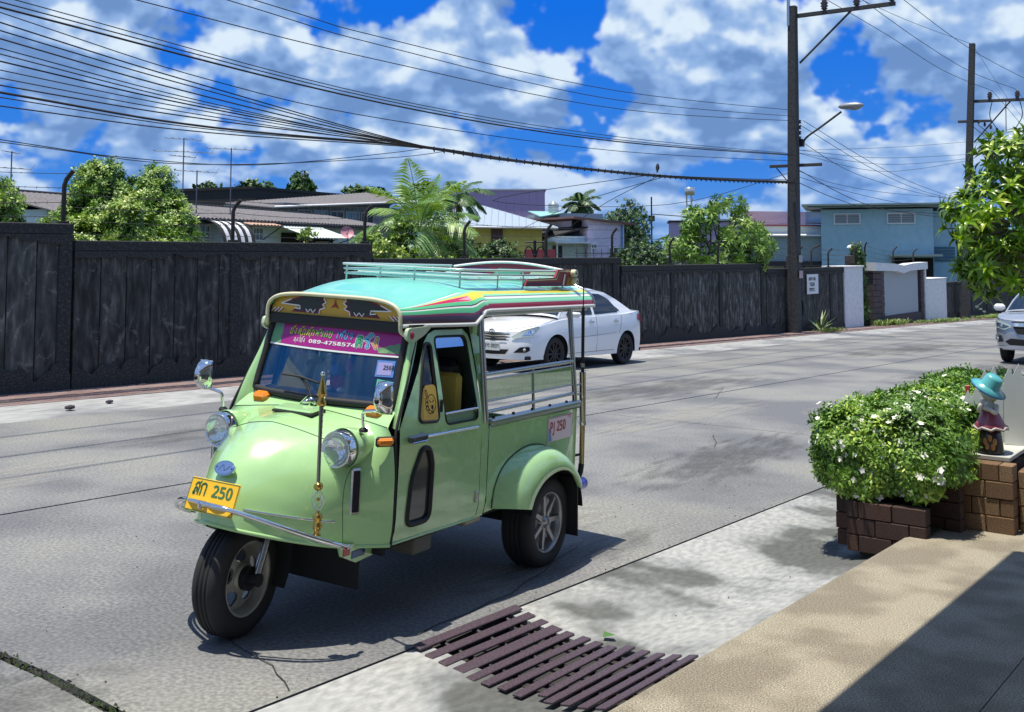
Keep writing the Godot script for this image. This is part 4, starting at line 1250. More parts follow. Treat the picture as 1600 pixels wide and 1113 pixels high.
func three_wheeler():
	var psi := deg_to_rad(7.0)
	var bx := Vector3(cos(psi), -0.02 * cos(psi), -sin(psi)).normalized()
	var by := Vector3(0.02, 1, 0)
	by = (by - bx * by.dot(bx)).normalized()
	var bz := bx.cross(by)
	var rl := deg_to_rad(2.0)
	var y2 := by * cos(rl) + bz * sin(rl)
	var z2 := bz * cos(rl) - by * sin(rl)
	var T := thing("three_wheeler", "light green frog-nosed three-wheel taxi with a striped canopy, standing on the road in front", "three-wheeler", Transform3D(Basis(bx, y2, z2), Vector3(3.28, gy(3.28), -4.15)))
	var green := mat("green_paint", L(0.37, 0.62, 0.28), 0.32, 0.0, 1.0)
	green.heightmap_enabled = true
	green.heightmap_scale = 0.55
	green.heightmap_texture = ntex(noise(301, 0.010, 3), [], 256)
	green.uv1_triplanar = true
	green.uv1_scale = Vector3.ONE * 1.1
	green.roughness_texture = ntex(noise(305, 0.03, 5), [[0.3, Color(0.65, 0.65, 0.65)], [0.7, Color(1, 1, 1)]], 256)
	green.roughness = 0.30
	var teal := mat("canopy_teal", L(0.16, 0.56, 0.44), 0.3, 0.0, 0.7)
	var rubber: Material = M.black_rubber
	var chrome: Material = M.chrome
	var steel: Material = M.steel
	# nose
	var rows := []
	for i in 41:
		var row := []
		for j in 65:
			row.append(nose(1.0 - 2.0 * j / 64.0, 1.0 - i / 40.0))
		rows.append(row)
	var ns := obj("nose", MB.new().grid(rows, true), green, T)
	var inner := []
	for i in 9:
		var row := []
		for j in 33:
			var p := nose(1.0 - 2.0 * j / 32.0, 0.55 - i * 0.55 / 8.0)
			row.append(Vector3(lerpf(p.x, 0.5, 0.04) + 0.012, p.y, p.z * 0.965))
		inner.append(row)
	obj("nose_lining", MB.new().grid(inner, false), M.underside, T)
	var lip := []
	for j in 49:
		lip.append(nose(-1.0 + 2.0 * j / 48.0, 0.0) + Vector3(0.004, 0, 0))
	obj("lower_lip", MB.new().tube(lip, 0.010, 6), green, ns)
	var seam := []
	for j in 25:
		var u := -0.62 + 1.24 * j / 24.0
		seam.append(nose(u, 0.79 - 0.12 * pow(absf(u) / 0.62, 2.0)) + Vector3(-0.0005, 0.0005, 0))
	var edge := []
	for j in 33:
		edge.append(nose(-0.98 + 1.96 * j / 32.0, 1.0) + Vector3(0.002, 0.0015, 0))
	obj("cowl_seam", MB.new().tube(edge, 0.0028, 5), mat("seam_green", L(0.06, 0.10, 0.06), 0.8), ns)
	obj("bonnet_seam", MB.new().tube(seam, 0.0022, 5), mat("seam_green", L(0.06, 0.10, 0.06), 0.8), ns)
	for sg in [-1.0, 1.0]:
		var vs := []
		for i in 13:
			vs.append(nose(sg * 0.665, 0.04 + i * 0.05) + Vector3(0, 0, sg * 0.0005))
		obj("corner_seam", MB.new().tube(vs, 0.0016, 5), M.seam_green, ns)
		# vent slot in the front corner
		var vq := Transform3D(Basis(Vector3.UP, -sg * 0.55), Vector3(0.328, 0.672, sg * 0.463))
		var vt := obj("vent", MB.new().box(Vector3.ZERO, Vector3(0.050, 0.215, 0.02), 0.008, vq), steel, T)
		obj("vent_slot", MB.new().box(Vector3(0, 0, sg * 0.007), Vector3(0.036, 0.195, 0.012), 0.004, vq), M.underside, vt)
		# headlight
		var hc := Vector3(0.262, 0.865, 0.385 * sg)
		var ht := Transform3D(Basis(Vector3.BACK, PI / 2) * Basis(Vector3.UP, 0), hc)
		var pod := obj("headlight", MB.new().lathe([Vector2(0.076, 0.0), Vector2(0.083, 0.006), Vector2(0.086, 0.0), Vector2(0.089, -0.03), Vector2(0.088, -0.06)], 36, ht), chrome, T)
		obj("pod", MB.new().lathe([Vector2(0.091, -0.062), Vector2(0.095, -0.05), Vector2(0.097, -0.062), Vector2(0.092, -0.12), Vector2(0.075, -0.22), Vector2(0.03, -0.32)], 32, ht), green, pod)
		obj("reflector", MB.new().lathe([Vector2(0.078, 0.002), Vector2(0.07, -0.02), Vector2(0.045, -0.045), Vector2(0.02, -0.055), Vector2(0.0, -0.057)], 28, ht), chrome, pod)
		obj("bulb", MB.new().ball(hc + Vector3(0.03, 0, 0), Vector3(0.022, 0.012, 0.012), 10), mat("bulb_glass", L(0.8, 0.8, 0.75), 0.1), pod)
		var lens := MB.new().lathe([Vector2(0.0775, 0.003), Vector2(0.06, 0.013), Vector2(0.035, 0.02), Vector2(0.0, 0.023)], 32, ht)
		obj("lens", lens, glass("lens_glass", Color(0.85, 0.92, 0.95), 0.12, 0.05), pod)
		for k in 7:
			var zz := -0.06 + 0.02 * k
			var hh := sqrt(maxf(0.0, 0.0052 - zz * zz))
			obj("lens_rib", MB.new().bar(hc + Vector3(-0.017 + zz * zz * 3.0, -hh, zz), hc + Vector3(-0.017 + zz * zz * 3.0, hh, zz), 0.0018, 4), M.lens_glass, pod)
		# amber lamps on cowl and side
		var ind := obj("indicator", MB.new().box(Vector3(0.578, 1.012, sg * 0.375), Vector3(0.06, 0.055, 0.095), 0.014, Transform3D(Basis(Vector3.BACK, 0.3), Vector3(0.31, -0.13, 0))), M.amber, T)
		var mq := Transform3D(Basis(Vector3.UP, -sg * 0.55), Vector3(0.452, 0.895, sg * 0.532))
		var sm := obj("side_marker", MB.new().box(Vector3.ZERO, Vector3(0.085, 0.038, 0.03), 0.012, mq), M.amber, T)
		obj("bezel", MB.new().box(Vector3(0, 0, -sg * 0.006), Vector3(0.097, 0.05, 0.02), 0.012, mq), rubber, sm)
		# mirror on a bent arm
		var zm := 0.61 if sg > 0 else 0.555
		var mr := obj("mirror_arm", MB.new().tube(spline([Vector3(0.37, 0.955, sg * 0.46), Vector3(0.36, 1.0, sg * 0.46), Vector3(0.355, 1.035, sg * 0.465), Vector3(0.34, 1.05, sg * 0.50), Vector3(0.31, 1.065, sg * (zm - 0.01))], 5), 0.008, 8), chrome, T)
		obj("mount", MB.new().lathe([Vector2(0.022, 0), Vector2(0.022, 0.012), Vector2(0.012, 0.02)], 14, at(Vector3(0.37, 0.945, sg * 0.46))), rubber, mr)
		var mh := MB.new()
		var hr := []
		for i in 7:
			var f := i / 6.0
			var prof := circle(Vector2.ZERO, Vector2(0.078 - 0.03 * f * f, 0.048 - 0.02 * f * f), 20)
			var row := []
			for k in 21:
				var p := prof[k % 20]
				var sq := Vector2(signf(p.x) * pow(absf(p.x) / 0.078, 0.6) * 0.078 * (1.0 - 0.35 * f * f), signf(p.y) * pow(absf(p.y) / 0.048, 0.6) * 0.048 * (1.0 - 0.4 * f * f))
				row.append(Vector3(0.325 - 0.055 * f, 1.125 + sq.x, sg * zm + sq.y))
			hr.append(row)
		mh.grid(hr, false)
		obj("mirror_shell", mh, chrome, mr)
		obj("mirror_cap", MB.new().ball(Vector3(0.27, 1.125, sg * zm), Vector3(0.012, 0.045, 0.026), 12), chrome, mr)
		obj("mirror_face", MB.new().box(Vector3(0.328, 1.125, sg * zm), Vector3(0.006, 0.15, 0.092), 0.003), mat("mirror", L(0.8, 0.82, 0.85), 0.02, 1.0), mr)
		obj("pivot", MB.new().ball(Vector3(0.262, 1.115, sg * (zm + 0.002)), Vector3.ONE * 0.014, 10), rubber, mr)
	# badge, number plate, bumper
	var bt := Transform3D(Basis(Vector3(0, 0, 1), Vector3(0.53, 0.85, 0).normalized(), Vector3(-0.85, 0.53, 0).normalized()), Vector3(-0.056, 0.772, 0.0))
	var bg := obj("badge", MB.new().prism(circle(Vector2.ZERO, Vector2(0.062, 0.036), 28), bt, 0.010), chrome, T)
	obj("badge_face", MB.new().prism(circle(Vector2.ZERO, Vector2(0.054, 0.029), 28), bt * at(Vector3(0, 0, 0.0105)), 0.001), mat("badge_blue", L(0.20, 0.30, 0.55), 0.25, 0.6), bg)
	for k in [-1, 1]:
		obj("rivet", MB.new().ball(bt * Vector3(0.046 * k, 0, 0.012), Vector3.ONE * 0.004, 6), rubber, bg)
	obj("wave_mark", MB.new().ribbon(spline([Vector2(-0.03, -0.012), Vector2(-0.012, 0.014), Vector2(0.005, -0.01), Vector2(0.03, 0.012)], 4), 0.006, func(u, v): return bt * Vector3(u, v, 0.0125)), chrome, bg)
	var pt := Transform3D(Basis(Vector3(0, 0, 1), Vector3(0.33, 0.944, 0), Vector3(-0.944, 0.33, 0)), Vector3(-0.152, 0.662, 0.02))
	var yellow := mat("plate_yellow", L(0.85, 0.50, 0.02), 0.35)
	var np := obj("number_plate", MB.new().box(Vector3.ZERO, Vector3(0.30, 0.148, 0.006), 0.002, pt), yellow, T)
	var pf := func(u, v): return pt * Vector3(u, v, 0.0045)
	var ink := mat("plate_green", L(0.05, 0.16, 0.06), 0.5)
	obj("plate_letters", thai("สก", 0.052, 0.0085, pf, Vector2(-0.125, 0.0), 0.06), ink, np)
	obj("plate_digits", letters("250", 0.056, pf, Vector2(-0.008, -0.002), false, 1.05), ink, np)
	var fr := MB.new()
	for q in [[Vector2(-0.146, -0.07), Vector2(0.146, -0.07)], [Vector2(-0.146, 0.07), Vector2(0.146, 0.07)], [Vector2(-0.146, -0.07), Vector2(-0.146, 0.07)], [Vector2(0.146, -0.07), Vector2(0.146, 0.07)]]:
		fr.ribbon(q, 0.003, pf)
	obj("plate_border", fr, ink, np)
	var bp := []
	for q in [Vector3(0.20, 0.455, 0.535), Vector3(0.12, 0.482, 0.535), Vector3(0.03, 0.517, 0.485), Vector3(-0.07, 0.567, 0.38), Vector3(-0.165, 0.622, 0.2), Vector3(-0.205, 0.642, 0.06)]:
		bp.append(q)
	for k in range(4, -1, -1):
		bp.append(Vector3(bp[k].x + 0.03, bp[k].y, -bp[k].z * 0.86))
	var bm := obj("bumper", MB.new().tube(spline(bp, 6), 0.011, 10), chrome, T)
	var b2 := []
	for p in spline(bp.slice(1, 10), 6):
		b2.append(p + Vector3(0.02, -0.02, 0) + Vector3(0.012, 0, 0))
	obj("lower_bar", MB.new().tube(b2, 0.007, 8), chrome, bm)
	for p in [bp[0], bp[10]]:
		obj("bar_end", MB.new().ball(p, Vector3.ONE * 0.014, 10), chrome, bm)
	obj("clamp", MB.new().box(Vector3(-0.19, 0.632, 0.0), Vector3(0.05, 0.03, 0.022), 0.006), chrome, bm)
	var strip_pts := []
	for sg in [-1.0, 1.0]:
		strip_pts = []
		for i in 14:
			var u := 0.2 + 0.42 * i / 13.0
			strip_pts.append(nose(sg * u, 0.17 + 0.02 * i / 13.0) + Vector3(-0.006, 0, sg * 0.003))
		obj("nose_strip", MB.new().tube(strip_pts, 0.0055, 6), chrome, T)
	# little red and blue reflectors under the front corner
	for sg in [-1.0, 1.0]:
		var skirt := obj("corner_skirt", MB.new().prism(PackedVector2Array([Vector2(0.24, 0.43), Vector2(0.5, 0.42), Vector2(0.62, 0.42), Vector2(0.5, 0.345), Vector2(0.36, 0.335), Vector2(0.26, 0.38)]), at(Vector3(0, 0, sg * 0.44)), 0.02), green, T)
		var zf: float = sg * 0.44 + (0.0215 if sg > 0 else -0.0015)
		obj("red_reflector", MB.new().box(Vector3(0.285, 0.400, zf), Vector3(0.05, 0.036, 0.006), 0.002, Transform3D.IDENTITY), mat("red_lens", L(0.4, 0.02, 0.04), 0.15), skirt)
		obj("blue_reflector", MB.new().box(Vector3(0.375, 0.376, zf), Vector3(0.10, 0.034, 0.006), 0.002), mat("blue_lens", L(0.02, 0.07, 0.2), 0.15), skirt)
	# gilded spear on the bumper
	var sp := obj("spear_rod", MB.new().bar(Vector3(0.063, 0.74, 0.455), Vector3(0.060, 1.10, 0.45), 0.0085, 10), mat("twisted_rod", L(0.25, 0.25, 0.24), 0.3, 0.9), T)
	for k in 26:
		obj("twist", MB.new().tube([Vector3(0.0547, 0.76 + k * 0.013, 0.4525), Vector3(0.0628, 0.768 + k * 0.013, 0.4610), Vector3(0.0705, 0.776 + k * 0.013, 0.4525)], 0.0028, 4), chrome if k % 2 else M.brass, sp)
	obj("finial", MB.new().lathe([Vector2(0.0, 1.095), Vector2(0.02, 1.10), Vector2(0.023, 1.115), Vector2(0.014, 1.13), Vector2(0.012, 1.137), Vector2(0.022, 1.147), Vector2(0.021, 1.16), Vector2(0.015, 1.185), Vector2(0.009, 1.21), Vector2(0.005, 1.228), Vector2(0.0, 1.232)], 18, at(Vector3(0.06, 0, 0.45))), M.brass, sp)
	obj("finial_ball", MB.new().ball(Vector3(0.06, 1.243, 0.45), Vector3.ONE * 0.011, 10), chrome, sp)
	obj("beads", MB.new().lathe([Vector2(0.0, 0.515), Vector2(0.018, 0.52), Vector2(0.012, 0.535), Vector2(0.018, 0.55), Vector2(0.022, 0.562), Vector2(0.014, 0.576), Vector2(0.016, 0.585), Vector2(0.024, 0.60), Vector2(0.016, 0.615), Vector2(0.008, 0.62), Vector2(0.008, 0.628), Vector2(0.0, 0.63)], 18, at(Vector3(0.068, 0, 0.458))), M.brass, sp)
	obj("upper_bead", MB.new().ball(Vector3(0.063, 0.738, 0.456), Vector3(0.022, 0.02, 0.022), 14), M.brass, sp)
	for k in 6:
		var a := TAU * k / 6
		var cage := []
		for i in 9:
			var f := i / 8.0
			cage.append(Vector3(0.066 + cos(a) * 0.03 * sin(PI * f), 0.625 + f * 0.1, 0.457 + sin(a) * 0.03 * sin(PI * f)))
		obj("cage_wire", MB.new().tube(cage, 0.0018, 4), chrome, sp)
	obj("cage_bead", MB.new().ball(Vector3(0.066, 0.68, 0.457), Vector3.ONE * 0.009, 8), M.brass, sp)
	tuk_cab(T, green)
	tuk_bed(T, green)
	tuk_canopy(T, teal)
	# running gear
	var st := Transform3D(Basis(Vector3.UP, deg_to_rad(8.0)), Vector3(0.062, 0.256, 0.0))
	var w := wheel(T, "front_wheel", st, 0.267, 0.145, 0.168, 5, mat("front_disc", L(0.36, 0.36, 0.33), 0.4, 0.3), true)
	for sg in [-1.0, 1.0]:
		var fk := obj("fork_leg", MB.new().tube([st * Vector3(0.01, 0.02, sg * 0.098), st * Vector3(0.05, 0.11, sg * 0.102), st * Vector3(0.135, 0.34, sg * 0.108)], 0.019, 12), steel, T)
		obj("fork_slider", MB.new().tube([st * Vector3(0.10, 0.245, sg * 0.106), st * Vector3(0.135, 0.34, sg * 0.108)], 0.026, 12), mat("fork_grey", L(0.25, 0.26, 0.24), 0.3, 0.7), fk)
		obj("axle_end", MB.new().bar(st * Vector3(0, 0, sg * 0.06), st * Vector3(0, 0, sg * 0.125), 0.03, 12), rubber, fk)
		obj("brake_drum", MB.new().bar(st * Vector3(0, 0, sg * 0.03), st * Vector3(0, 0, sg * 0.075), 0.055, 20), M.dark_metal, fk)
	obj("mudguard", MB.new().grid([range(9).map(func(k): return Vector3(0.14 + 0.27 * sin(PI * (0.15 + 0.075 * k)) * 0.55, 0.58 - 0.05 * k, -0.13)), range(9).map(func(k): return Vector3(0.14 + 0.27 * sin(PI * (0.15 + 0.075 * k)) * 0.55, 0.58 - 0.05 * k, 0.13))]), M.underside, T)
	for sg in [-1.0, 1.0]:
		obj("mud_flap", MB.new().box(Vector3(0.42, 0.32, sg * 0.22), Vector3(0.012, 0.26, 0.43), 0.002), M.underside, T)
	obj("wheel_arch_back", MB.new().box(Vector3(0.49, 0.52, 0.0), Vector3(0.02, 0.34, 1.06)), M.underside, T)
	obj("floor_pan", MB.new().box(Vector3(1.45, 0.40, 0.0), Vector3(1.9, 0.05, 1.08), 0.01), M.underside, T)
	obj("axle", MB.new().bar(Vector3(2.0, 0.235, -0.5), Vector3(2.0, 0.235, 0.5), 0.04, 10), M.underside, T)
	obj("differential", MB.new().ball(Vector3(2.0, 0.235, 0.0), Vector3(0.13, 0.11, 0.12), 14), M.underside, T)
	obj("prop_shaft", MB.new().bar(Vector3(0.7, 0.33, 0.05), Vector3(1.95, 0.24, 0.0), 0.03, 8), M.underside, T)
	obj("battery_box", MB.new().box(Vector3(0.83, 0.335, 0.44), Vector3(0.16, 0.09, 0.16), 0.01), mat("dull_box", L(0.12, 0.12, 0.10), 0.7), T)
	obj("step_board", MB.new().box(Vector3(1.24, 0.385, 0.50), Vector3(0.16, 0.05, 0.12), 0.01), mat("bare_tin", L(0.32, 0.32, 0.25), 0.5, 0.3), T)
	for sg in [-1.0, 1.0]:
		var rt := Transform3D(Basis(Vector3.UP, 0.0 if sg > 0 else PI), Vector3(2.0, 0.235, sg * 0.535))
		wheel(T, "rear_wheel", rt, 0.268, 0.20, 0.172, 7, M.grey_alloy, false)
		obj("rear_mud_flap", MB.new().box(Vector3(2.24, 0.30, sg * 0.60), Vector3(0.012, 0.36, 0.2), 0.002, Transform3D(Basis(Vector3.BACK, 0.08), Vector3(0.02, -0.18, 0))), rubber, T)
	obj("muffler_tip", MB.new().lathe([Vector2(0.0, 0.0), Vector2(0.034, 0.0), Vector2(0.037, 0.01), Vector2(0.037, 0.15), Vector2(0.033, 0.156), Vector2(0.031, 0.13), Vector2(0.0, 0.12)], 24, Transform3D(Basis(Vector3.BACK, -PI / 2), Vector3(2.34, 0.385, 0.60))), mat("blue_titanium", L(0.05, 0.05, 0.55), 0.15, 0.9), T)
	obj("muffler_pipe", MB.new().bar(Vector3(1.9, 0.36, 0.44), Vector3(2.34, 0.39, 0.60), 0.025, 10), M.dark_metal, T)

func tuk_cab(T: Node3D, green: Material):
	var rubber: Material = M.black_rubber
	var chrome: Material = M.chrome
	var dark: Material = M.underside
	# cowl below the windscreen
	var rows := []
	for i in 9:
		var row := []
		for j in 33:
			var u := 1.0 - 2.0 * j / 32.0
			var a := nose(u, 1.0)
			var e := screen(u * 1.04, -0.06)
			var f := i / 8.0
			row.append(e.lerp(Vector3(minf(a.x, 0.53), a.y - 0.004, a.z), f) + Vector3(-0.006, 0, 0) * sin(PI * f))
		rows.append(row)
	var cowl := obj("cowl", MB.new().grid(rows, true), green, T)
	var hatch := obj("cowl_hatch", MB.new().box(Vector3(0.43, 1.005, 0.0), Vector3(0.10, 0.018, 0.25), 0.008, Transform3D(Basis(Vector3.BACK, 0.12), Vector3(0.122, -0.050, 0))), green, T)
	obj("hatch_gap", MB.new().box(Vector3(0.43, 0.995, 0.0), Vector3(0.112, 0.012, 0.262), 0.003, Transform3D(Basis(Vector3.BACK, 0.12), Vector3(0.122, -0.050, 0))), rubber, hatch)
	for k in [-1, 1]:
		obj("hatch_fin", MB.new().prism(PackedVector2Array([Vector2(0, 0), Vector2(0.09, 0), Vector2(0.06, 0.05)]), Transform3D(Basis(Vector3.UP, 0.35 * k), Vector3(0.50, 1.0, 0.075 * k)), 0.006), green, hatch)
	obj("latch", MB.new().lathe([Vector2(0.02, 0), Vector2(0.02, 0.02), Vector2(0.03, 0.026), Vector2(0.0, 0.045)], 12, at(Vector3(0.49, 1.0, 0.0))), chrome, hatch)
	# wiper
	var wp := obj("wiper", MB.new().tube([Vector3(0.525, 1.03, 0.0), Vector3(0.545, 1.09, -0.045), Vector3(0.548, 1.135, -0.10)], 0.007, 6), rubber, T)
	obj("wiper_blade", MB.new().tube([Vector3(0.552, 1.142, -0.235), Vector3(0.545, 1.14, -0.1), Vector3(0.548, 1.118, 0.02)], 0.006, 5), rubber, wp)
	obj("wiper_pivot", MB.new().lathe([Vector2(0.024, 0), Vector2(0.022, 0.02), Vector2(0.012, 0.035), Vector2(0, 0.036)], 14, Transform3D(Basis(Vector3.BACK, 0.8), Vector3(0.535, 1.018, 0.0))), chrome, wp)
	# windscreen
	var g := []
	for i in 9:
		var row := []
		for j in 17:
			row.append(screen(1.0 - 2.0 * j / 16.0, 1.0 - i / 8.0))
		g.append(row)
	var ws := obj("windscreen", MB.new().grid(g, true), glass("tinted_glass", L(0.01, 0.06, 0.18), 0.5, 0.02), T)
	var edge := []
	for q in [Vector2(-1, 0.08), Vector2(-0.93, 0.0), Vector2(-0.5, 0.0), Vector2(0, 0.0), Vector2(0.5, 0), Vector2(0.93, 0), Vector2(1, 0.08), Vector2(1, 0.5), Vector2(1, 0.93), Vector2(0.95, 1), Vector2(0.5, 1), Vector2(0, 1), Vector2(-0.5, 1), Vector2(-0.95, 1), Vector2(-1, 0.93), Vector2(-1, 0.5)]:
		edge.append(screen(q.x, q.y) + Vector3(-0.004, 0, 0))
	obj("rubber_seal", MB.new().tube(spline(edge, 4, true), 0.019, 8, false, true), rubber, ws)
	var fsc := func(u, v): return screen(u, v) + Vector3(-0.004, 0.0, 0)
	var ban := MB.new().plate(PackedVector2Array([Vector2(-0.8, 0.665), Vector2(0.985, 0.645), Vector2(0.985, 0.955), Vector2(-0.8, 0.955)]), [], fsc, 0.4, true, 0.12)
	obj("banner", ban, mat("magenta_film", L(0.36, 0.015, 0.22), 0.35), ws)
	var band := MB.new().plate(PackedVector2Array([Vector2(-0.99, 0.64), Vector2(0.985, 0.62), Vector2(0.985, 0.643), Vector2(-0.99, 0.663)]), [], fsc, 0.4, true, 0.12)
	obj("banner_edge", band, M.white_paint, ws)
	obj("banner_end", MB.new().plate(PackedVector2Array([Vector2(-0.985, 0.665), Vector2(-0.8, 0.665), Vector2(-0.8, 0.955), Vector2(-0.985, 0.955)]), [], fsc, 0.4, true, 0.1), mat("film_grey", L(0.16, 0.28, 0.30), 0.35), ws)
	# the letters, in metres across and up from the banner's foot; across runs to the right as seen from the front
	var on := func(o: float) -> Callable: return func(a, b): return screen(a / 0.455, 0.66 + b / 0.385) + Vector3(-o, 0.0, 0)
	var ft: Callable = on.call(0.0055)
	var fb: Callable = on.call(0.0050)
	var ft2: Callable = on.call(0.0062)
	var white := mat("letter_white", L(0.8, 0.8, 0.8), 0.4)
	var shade := mat("letter_shadow", L(0.02, 0.03, 0.03), 0.5)
	for wd in [["นั่งตุ๊กตุ๊ก", -0.305, "letter_yellow", L(0.65, 0.68, 0.06), 8.8], ["หัวกบ", -0.112, "letter_green", L(0.25, 0.6, 0.12), 8.4], ["เที่ยว", 0.030, "letter_blue", L(0.12, 0.42, 0.75), 9.0]]:
		obj("banner_word", thai(wd[0], 0.029, 0.0085, fb, Vector2(wd[1], 0.060), 0.15, true, null, wd[4]), shade, ws)
		obj("banner_word", thai(wd[0], 0.029, 0.0048, ft, Vector2(wd[1], 0.060), 0.15, true, null, wd[4]), mat(wd[2], wd[3], 0.4), ws)
	obj("banner_word", thai("ตรัง", 0.050, 0.021, fb, Vector2(0.168, 0.026), 0.0, true, null, 8.0), white, ws)
	obj("banner_word", thai("ตรัง", 0.050, 0.015, ft, Vector2(0.168, 0.026), 0.0, true, null, 8.0), shade, ws)
	obj("banner_word", thai("ต", 0.050, 0.0095, ft2, Vector2(0.168, 0.026), 0.0, true), mat("letter_jade", L(0.06, 0.42, 0.22), 0.4), ws)
	obj("banner_word", thai("รั", 0.050, 0.0095, ft2, Vector2(0.218, 0.026), 0.0, true, null, 8.0), M.letter_blue, ws)
	obj("banner_word", thai("ง", 0.050, 0.0095, ft2, Vector2(0.268, 0.026), 0.0, true), mat("letter_orange", L(0.7, 0.36, 0.14), 0.4), ws)
	obj("banner_word", thai("ลุงโป้ง", 0.018, 0.0036, ft, Vector2(-0.26, 0.022), 0.1, true, null, 8.4), white, ws)
	obj("banner_number", letters("089-4758574", 0.020, ft, Vector2(-0.15, 0.021), false, 2.05, true, true), white, ws)
	for q in [[0.80, 0.66, 0.13, 0.08, L(0.16, 0.32, 0.14)], [0.90, 0.68, 0.10, 0.1, L(0.12, 0.26, 0.15)], [-0.88, 0.74, 0.10, 0.14, L(0.14, 0.34, 0.16)]]:
		var pts := PackedVector2Array()
		for k in 22:
			var a := TAU * k / 22
			var r := 1.0 + 0.16 * sin(a * 5.0 + q[0] * 9.0)
			pts.append(Vector2(q[0] + cos(a) * q[2] * r, maxf(q[1] + 0.02 + sin(a) * q[3] * r, 0.667)))
		obj("printed_bush", MB.new().poly(pts, func(u, v): return screen(clampf(u, -0.985, 0.985), v) + Vector3(-0.0048 - 0.0001 * q[0], 0, 0), true), mat("bush_print_%d" % int(q[0] * 100), q[4], 0.5), ws)
	# stickers inside the screen
	var stk := obj("tax_sticker", MB.new().plate(PackedVector2Array([Vector2(0.70, 0.36), Vector2(0.93, 0.36), Vector2(0.93, 0.575), Vector2(0.70, 0.575)]), [], fsc, 0.0, true), mat("sticker_blue", L(0.10, 0.24, 0.62), 0.5), ws)
	obj("sticker_panel", MB.new().poly(PackedVector2Array([Vector2(0.72, 0.385), Vector2(0.90, 0.385), Vector2(0.90, 0.55), Vector2(0.72, 0.55)]), ft2_for(0.0052), true), mat("sticker_lilac", L(0.36, 0.34, 0.66), 0.5), stk)
	obj("sticker_year", letters("2568", 0.022, func(u, v): return screen(u, v * 2.7) + Vector3(-0.006, 0, 0), Vector2(0.79, 0.168), false, 2.2, true, true), mat("print_dark", L(0.02, 0.02, 0.03), 0.6), stk)
	var st2 := obj("green_sticker", MB.new().plate(PackedVector2Array([Vector2(0.74, 0.06), Vector2(0.95, 0.08), Vector2(0.95, 0.30), Vector2(0.74, 0.33)]), [], fsc, 0.0, true), mat("sticker_green", L(0.10, 0.50, 0.34), 0.5), ws)
	obj("sticker_mark", MB.new().poly(circle(Vector2(0.845, 0.22), Vector2(0.05, 0.055), 16), ft2_for(0.0055), true), white, st2)
	# pillars beside the screen
	for sg in [-1.0, 1.0]:
		var pr := []
		for i in 13:
			var y := lerpf(0.945, 1.425, i / 12.0)
			var t := (y - 1.045) / 0.37
			var xw := lerpf(0.605, 0.712, t)
			var zi := lerpf(0.462, 0.445, t) + 0.004
			var xd := lerpf(0.515, 0.775, smoothstep(0.0, 1.0, (y - 0.93) / 0.5) * 0.35 + 0.65 * clampf((y - 0.93) / 0.5, 0.0, 1.0))
			var zd := tuk_side(xd, y)
			var row := []
			for k in 7:
				var f := k / 6.0
				var bulge := 0.022 * sin(PI * f)
				row.append(Vector3(lerpf(xw, xd + 0.004, f) - bulge, y, sg * (lerpf(zi, zd - 0.006, f) + bulge * 0.8)))
			pr.append(row)
		pr.reverse()
		var ap := obj("screen_pillar", MB.new().grid(pr, sg < 0), green, T)
		tuk_door(T, green, sg)
		# rear pillar of the cab
		var fs := func(x, y): return Vector3(x, y, sg * tuk_side(x, y))
		obj("rear_pillar", MB.new().plate(PackedVector2Array([Vector2(1.232, 0.40), Vector2(1.298, 0.40), Vector2(1.298, 1.435), Vector2(1.215, 1.435), Vector2(1.225, 1.2)]), [], fs, 0.06, sg < 0), green, T)
		obj("seam_rubber", MB.new().tube(spline([Vector3(0.503, 0.40, sg * 0.556), Vector3(0.506, 0.6, sg * 0.564), Vector3(0.508, 0.8, sg * 0.56), Vector3(0.512, 0.93, sg * 0.548), Vector3(0.60, 1.11, sg * 0.525), Vector3(0.70, 1.30, sg * 0.492), Vector3(0.765, 1.405, sg * 0.468)], 5), 0.0075, 6), rubber, ap)
		obj("door_liner", MB.new().plate(PackedVector2Array([Vector2(0.51, 0.41), Vector2(1.24, 0.41), Vector2(1.24, 0.93), Vector2(0.51, 0.93)]), [], func(x, y): return Vector3(x, y, sg * (tuk_side(x, y) - 0.03)), 0.1, sg < 0), dark, T)
	obj("cab_back", MB.new().box(Vector3(1.295, 0.92, 0.0), Vector3(0.02, 1.02, 1.02)), mat("dark_green_trim", L(0.04, 0.07, 0.05), 0.7), T)
	obj("cab_ceiling", MB.new().box(Vector3(1.0, 1.43, 0.0), Vector3(0.60, 0.02, 0.96)), mat("dark_lining", L(0.02, 0.022, 0.025), 0.9), T)
	# inside: seat, dash, handlebar, dangling plush, vest
	obj("dashboard", MB.new().box(Vector3(0.72, 1.0, 0.0), Vector3(0.22, 0.12, 0.9), 0.03), M.dark_lining, T)
	var seat := obj("seat", MB.new().box(Vector3(1.08, 0.83, 0.0), Vector3(0.36, 0.12, 0.9), 0.04), mat("seat_vinyl", L(0.03, 0.032, 0.04), 0.5), T)
	obj("seat_back", MB.new().box(Vector3(1.23, 1.06, 0.0), Vector3(0.09, 0.34, 0.88), 0.04), M.seat_vinyl, seat)
	obj("fan_cover", MB.new().lathe([Vector2(0.0, 0.0), Vector2(0.12, 0.01), Vector2(0.155, 0.03), Vector2(0.16, 0.05)], 24, Transform3D(Basis(Vector3.BACK, 1.15), Vector3(0.70, 1.08, -0.19))), mat("olive_plastic", L(0.34, 0.36, 0.20), 0.5), T)
	obj("yellow_panel", MB.new().prism(PackedVector2Array([Vector2(-0.16, -0.02), Vector2(0.1, -0.02), Vector2(-0.1, 0.14)]), Transform3D(Basis(Vector3.UP, -PI / 2), Vector3(0.675, 1.075, -0.2)), 0.01), mat("sun_yellow", L(0.75, 0.58, 0.10), 0.6), T)
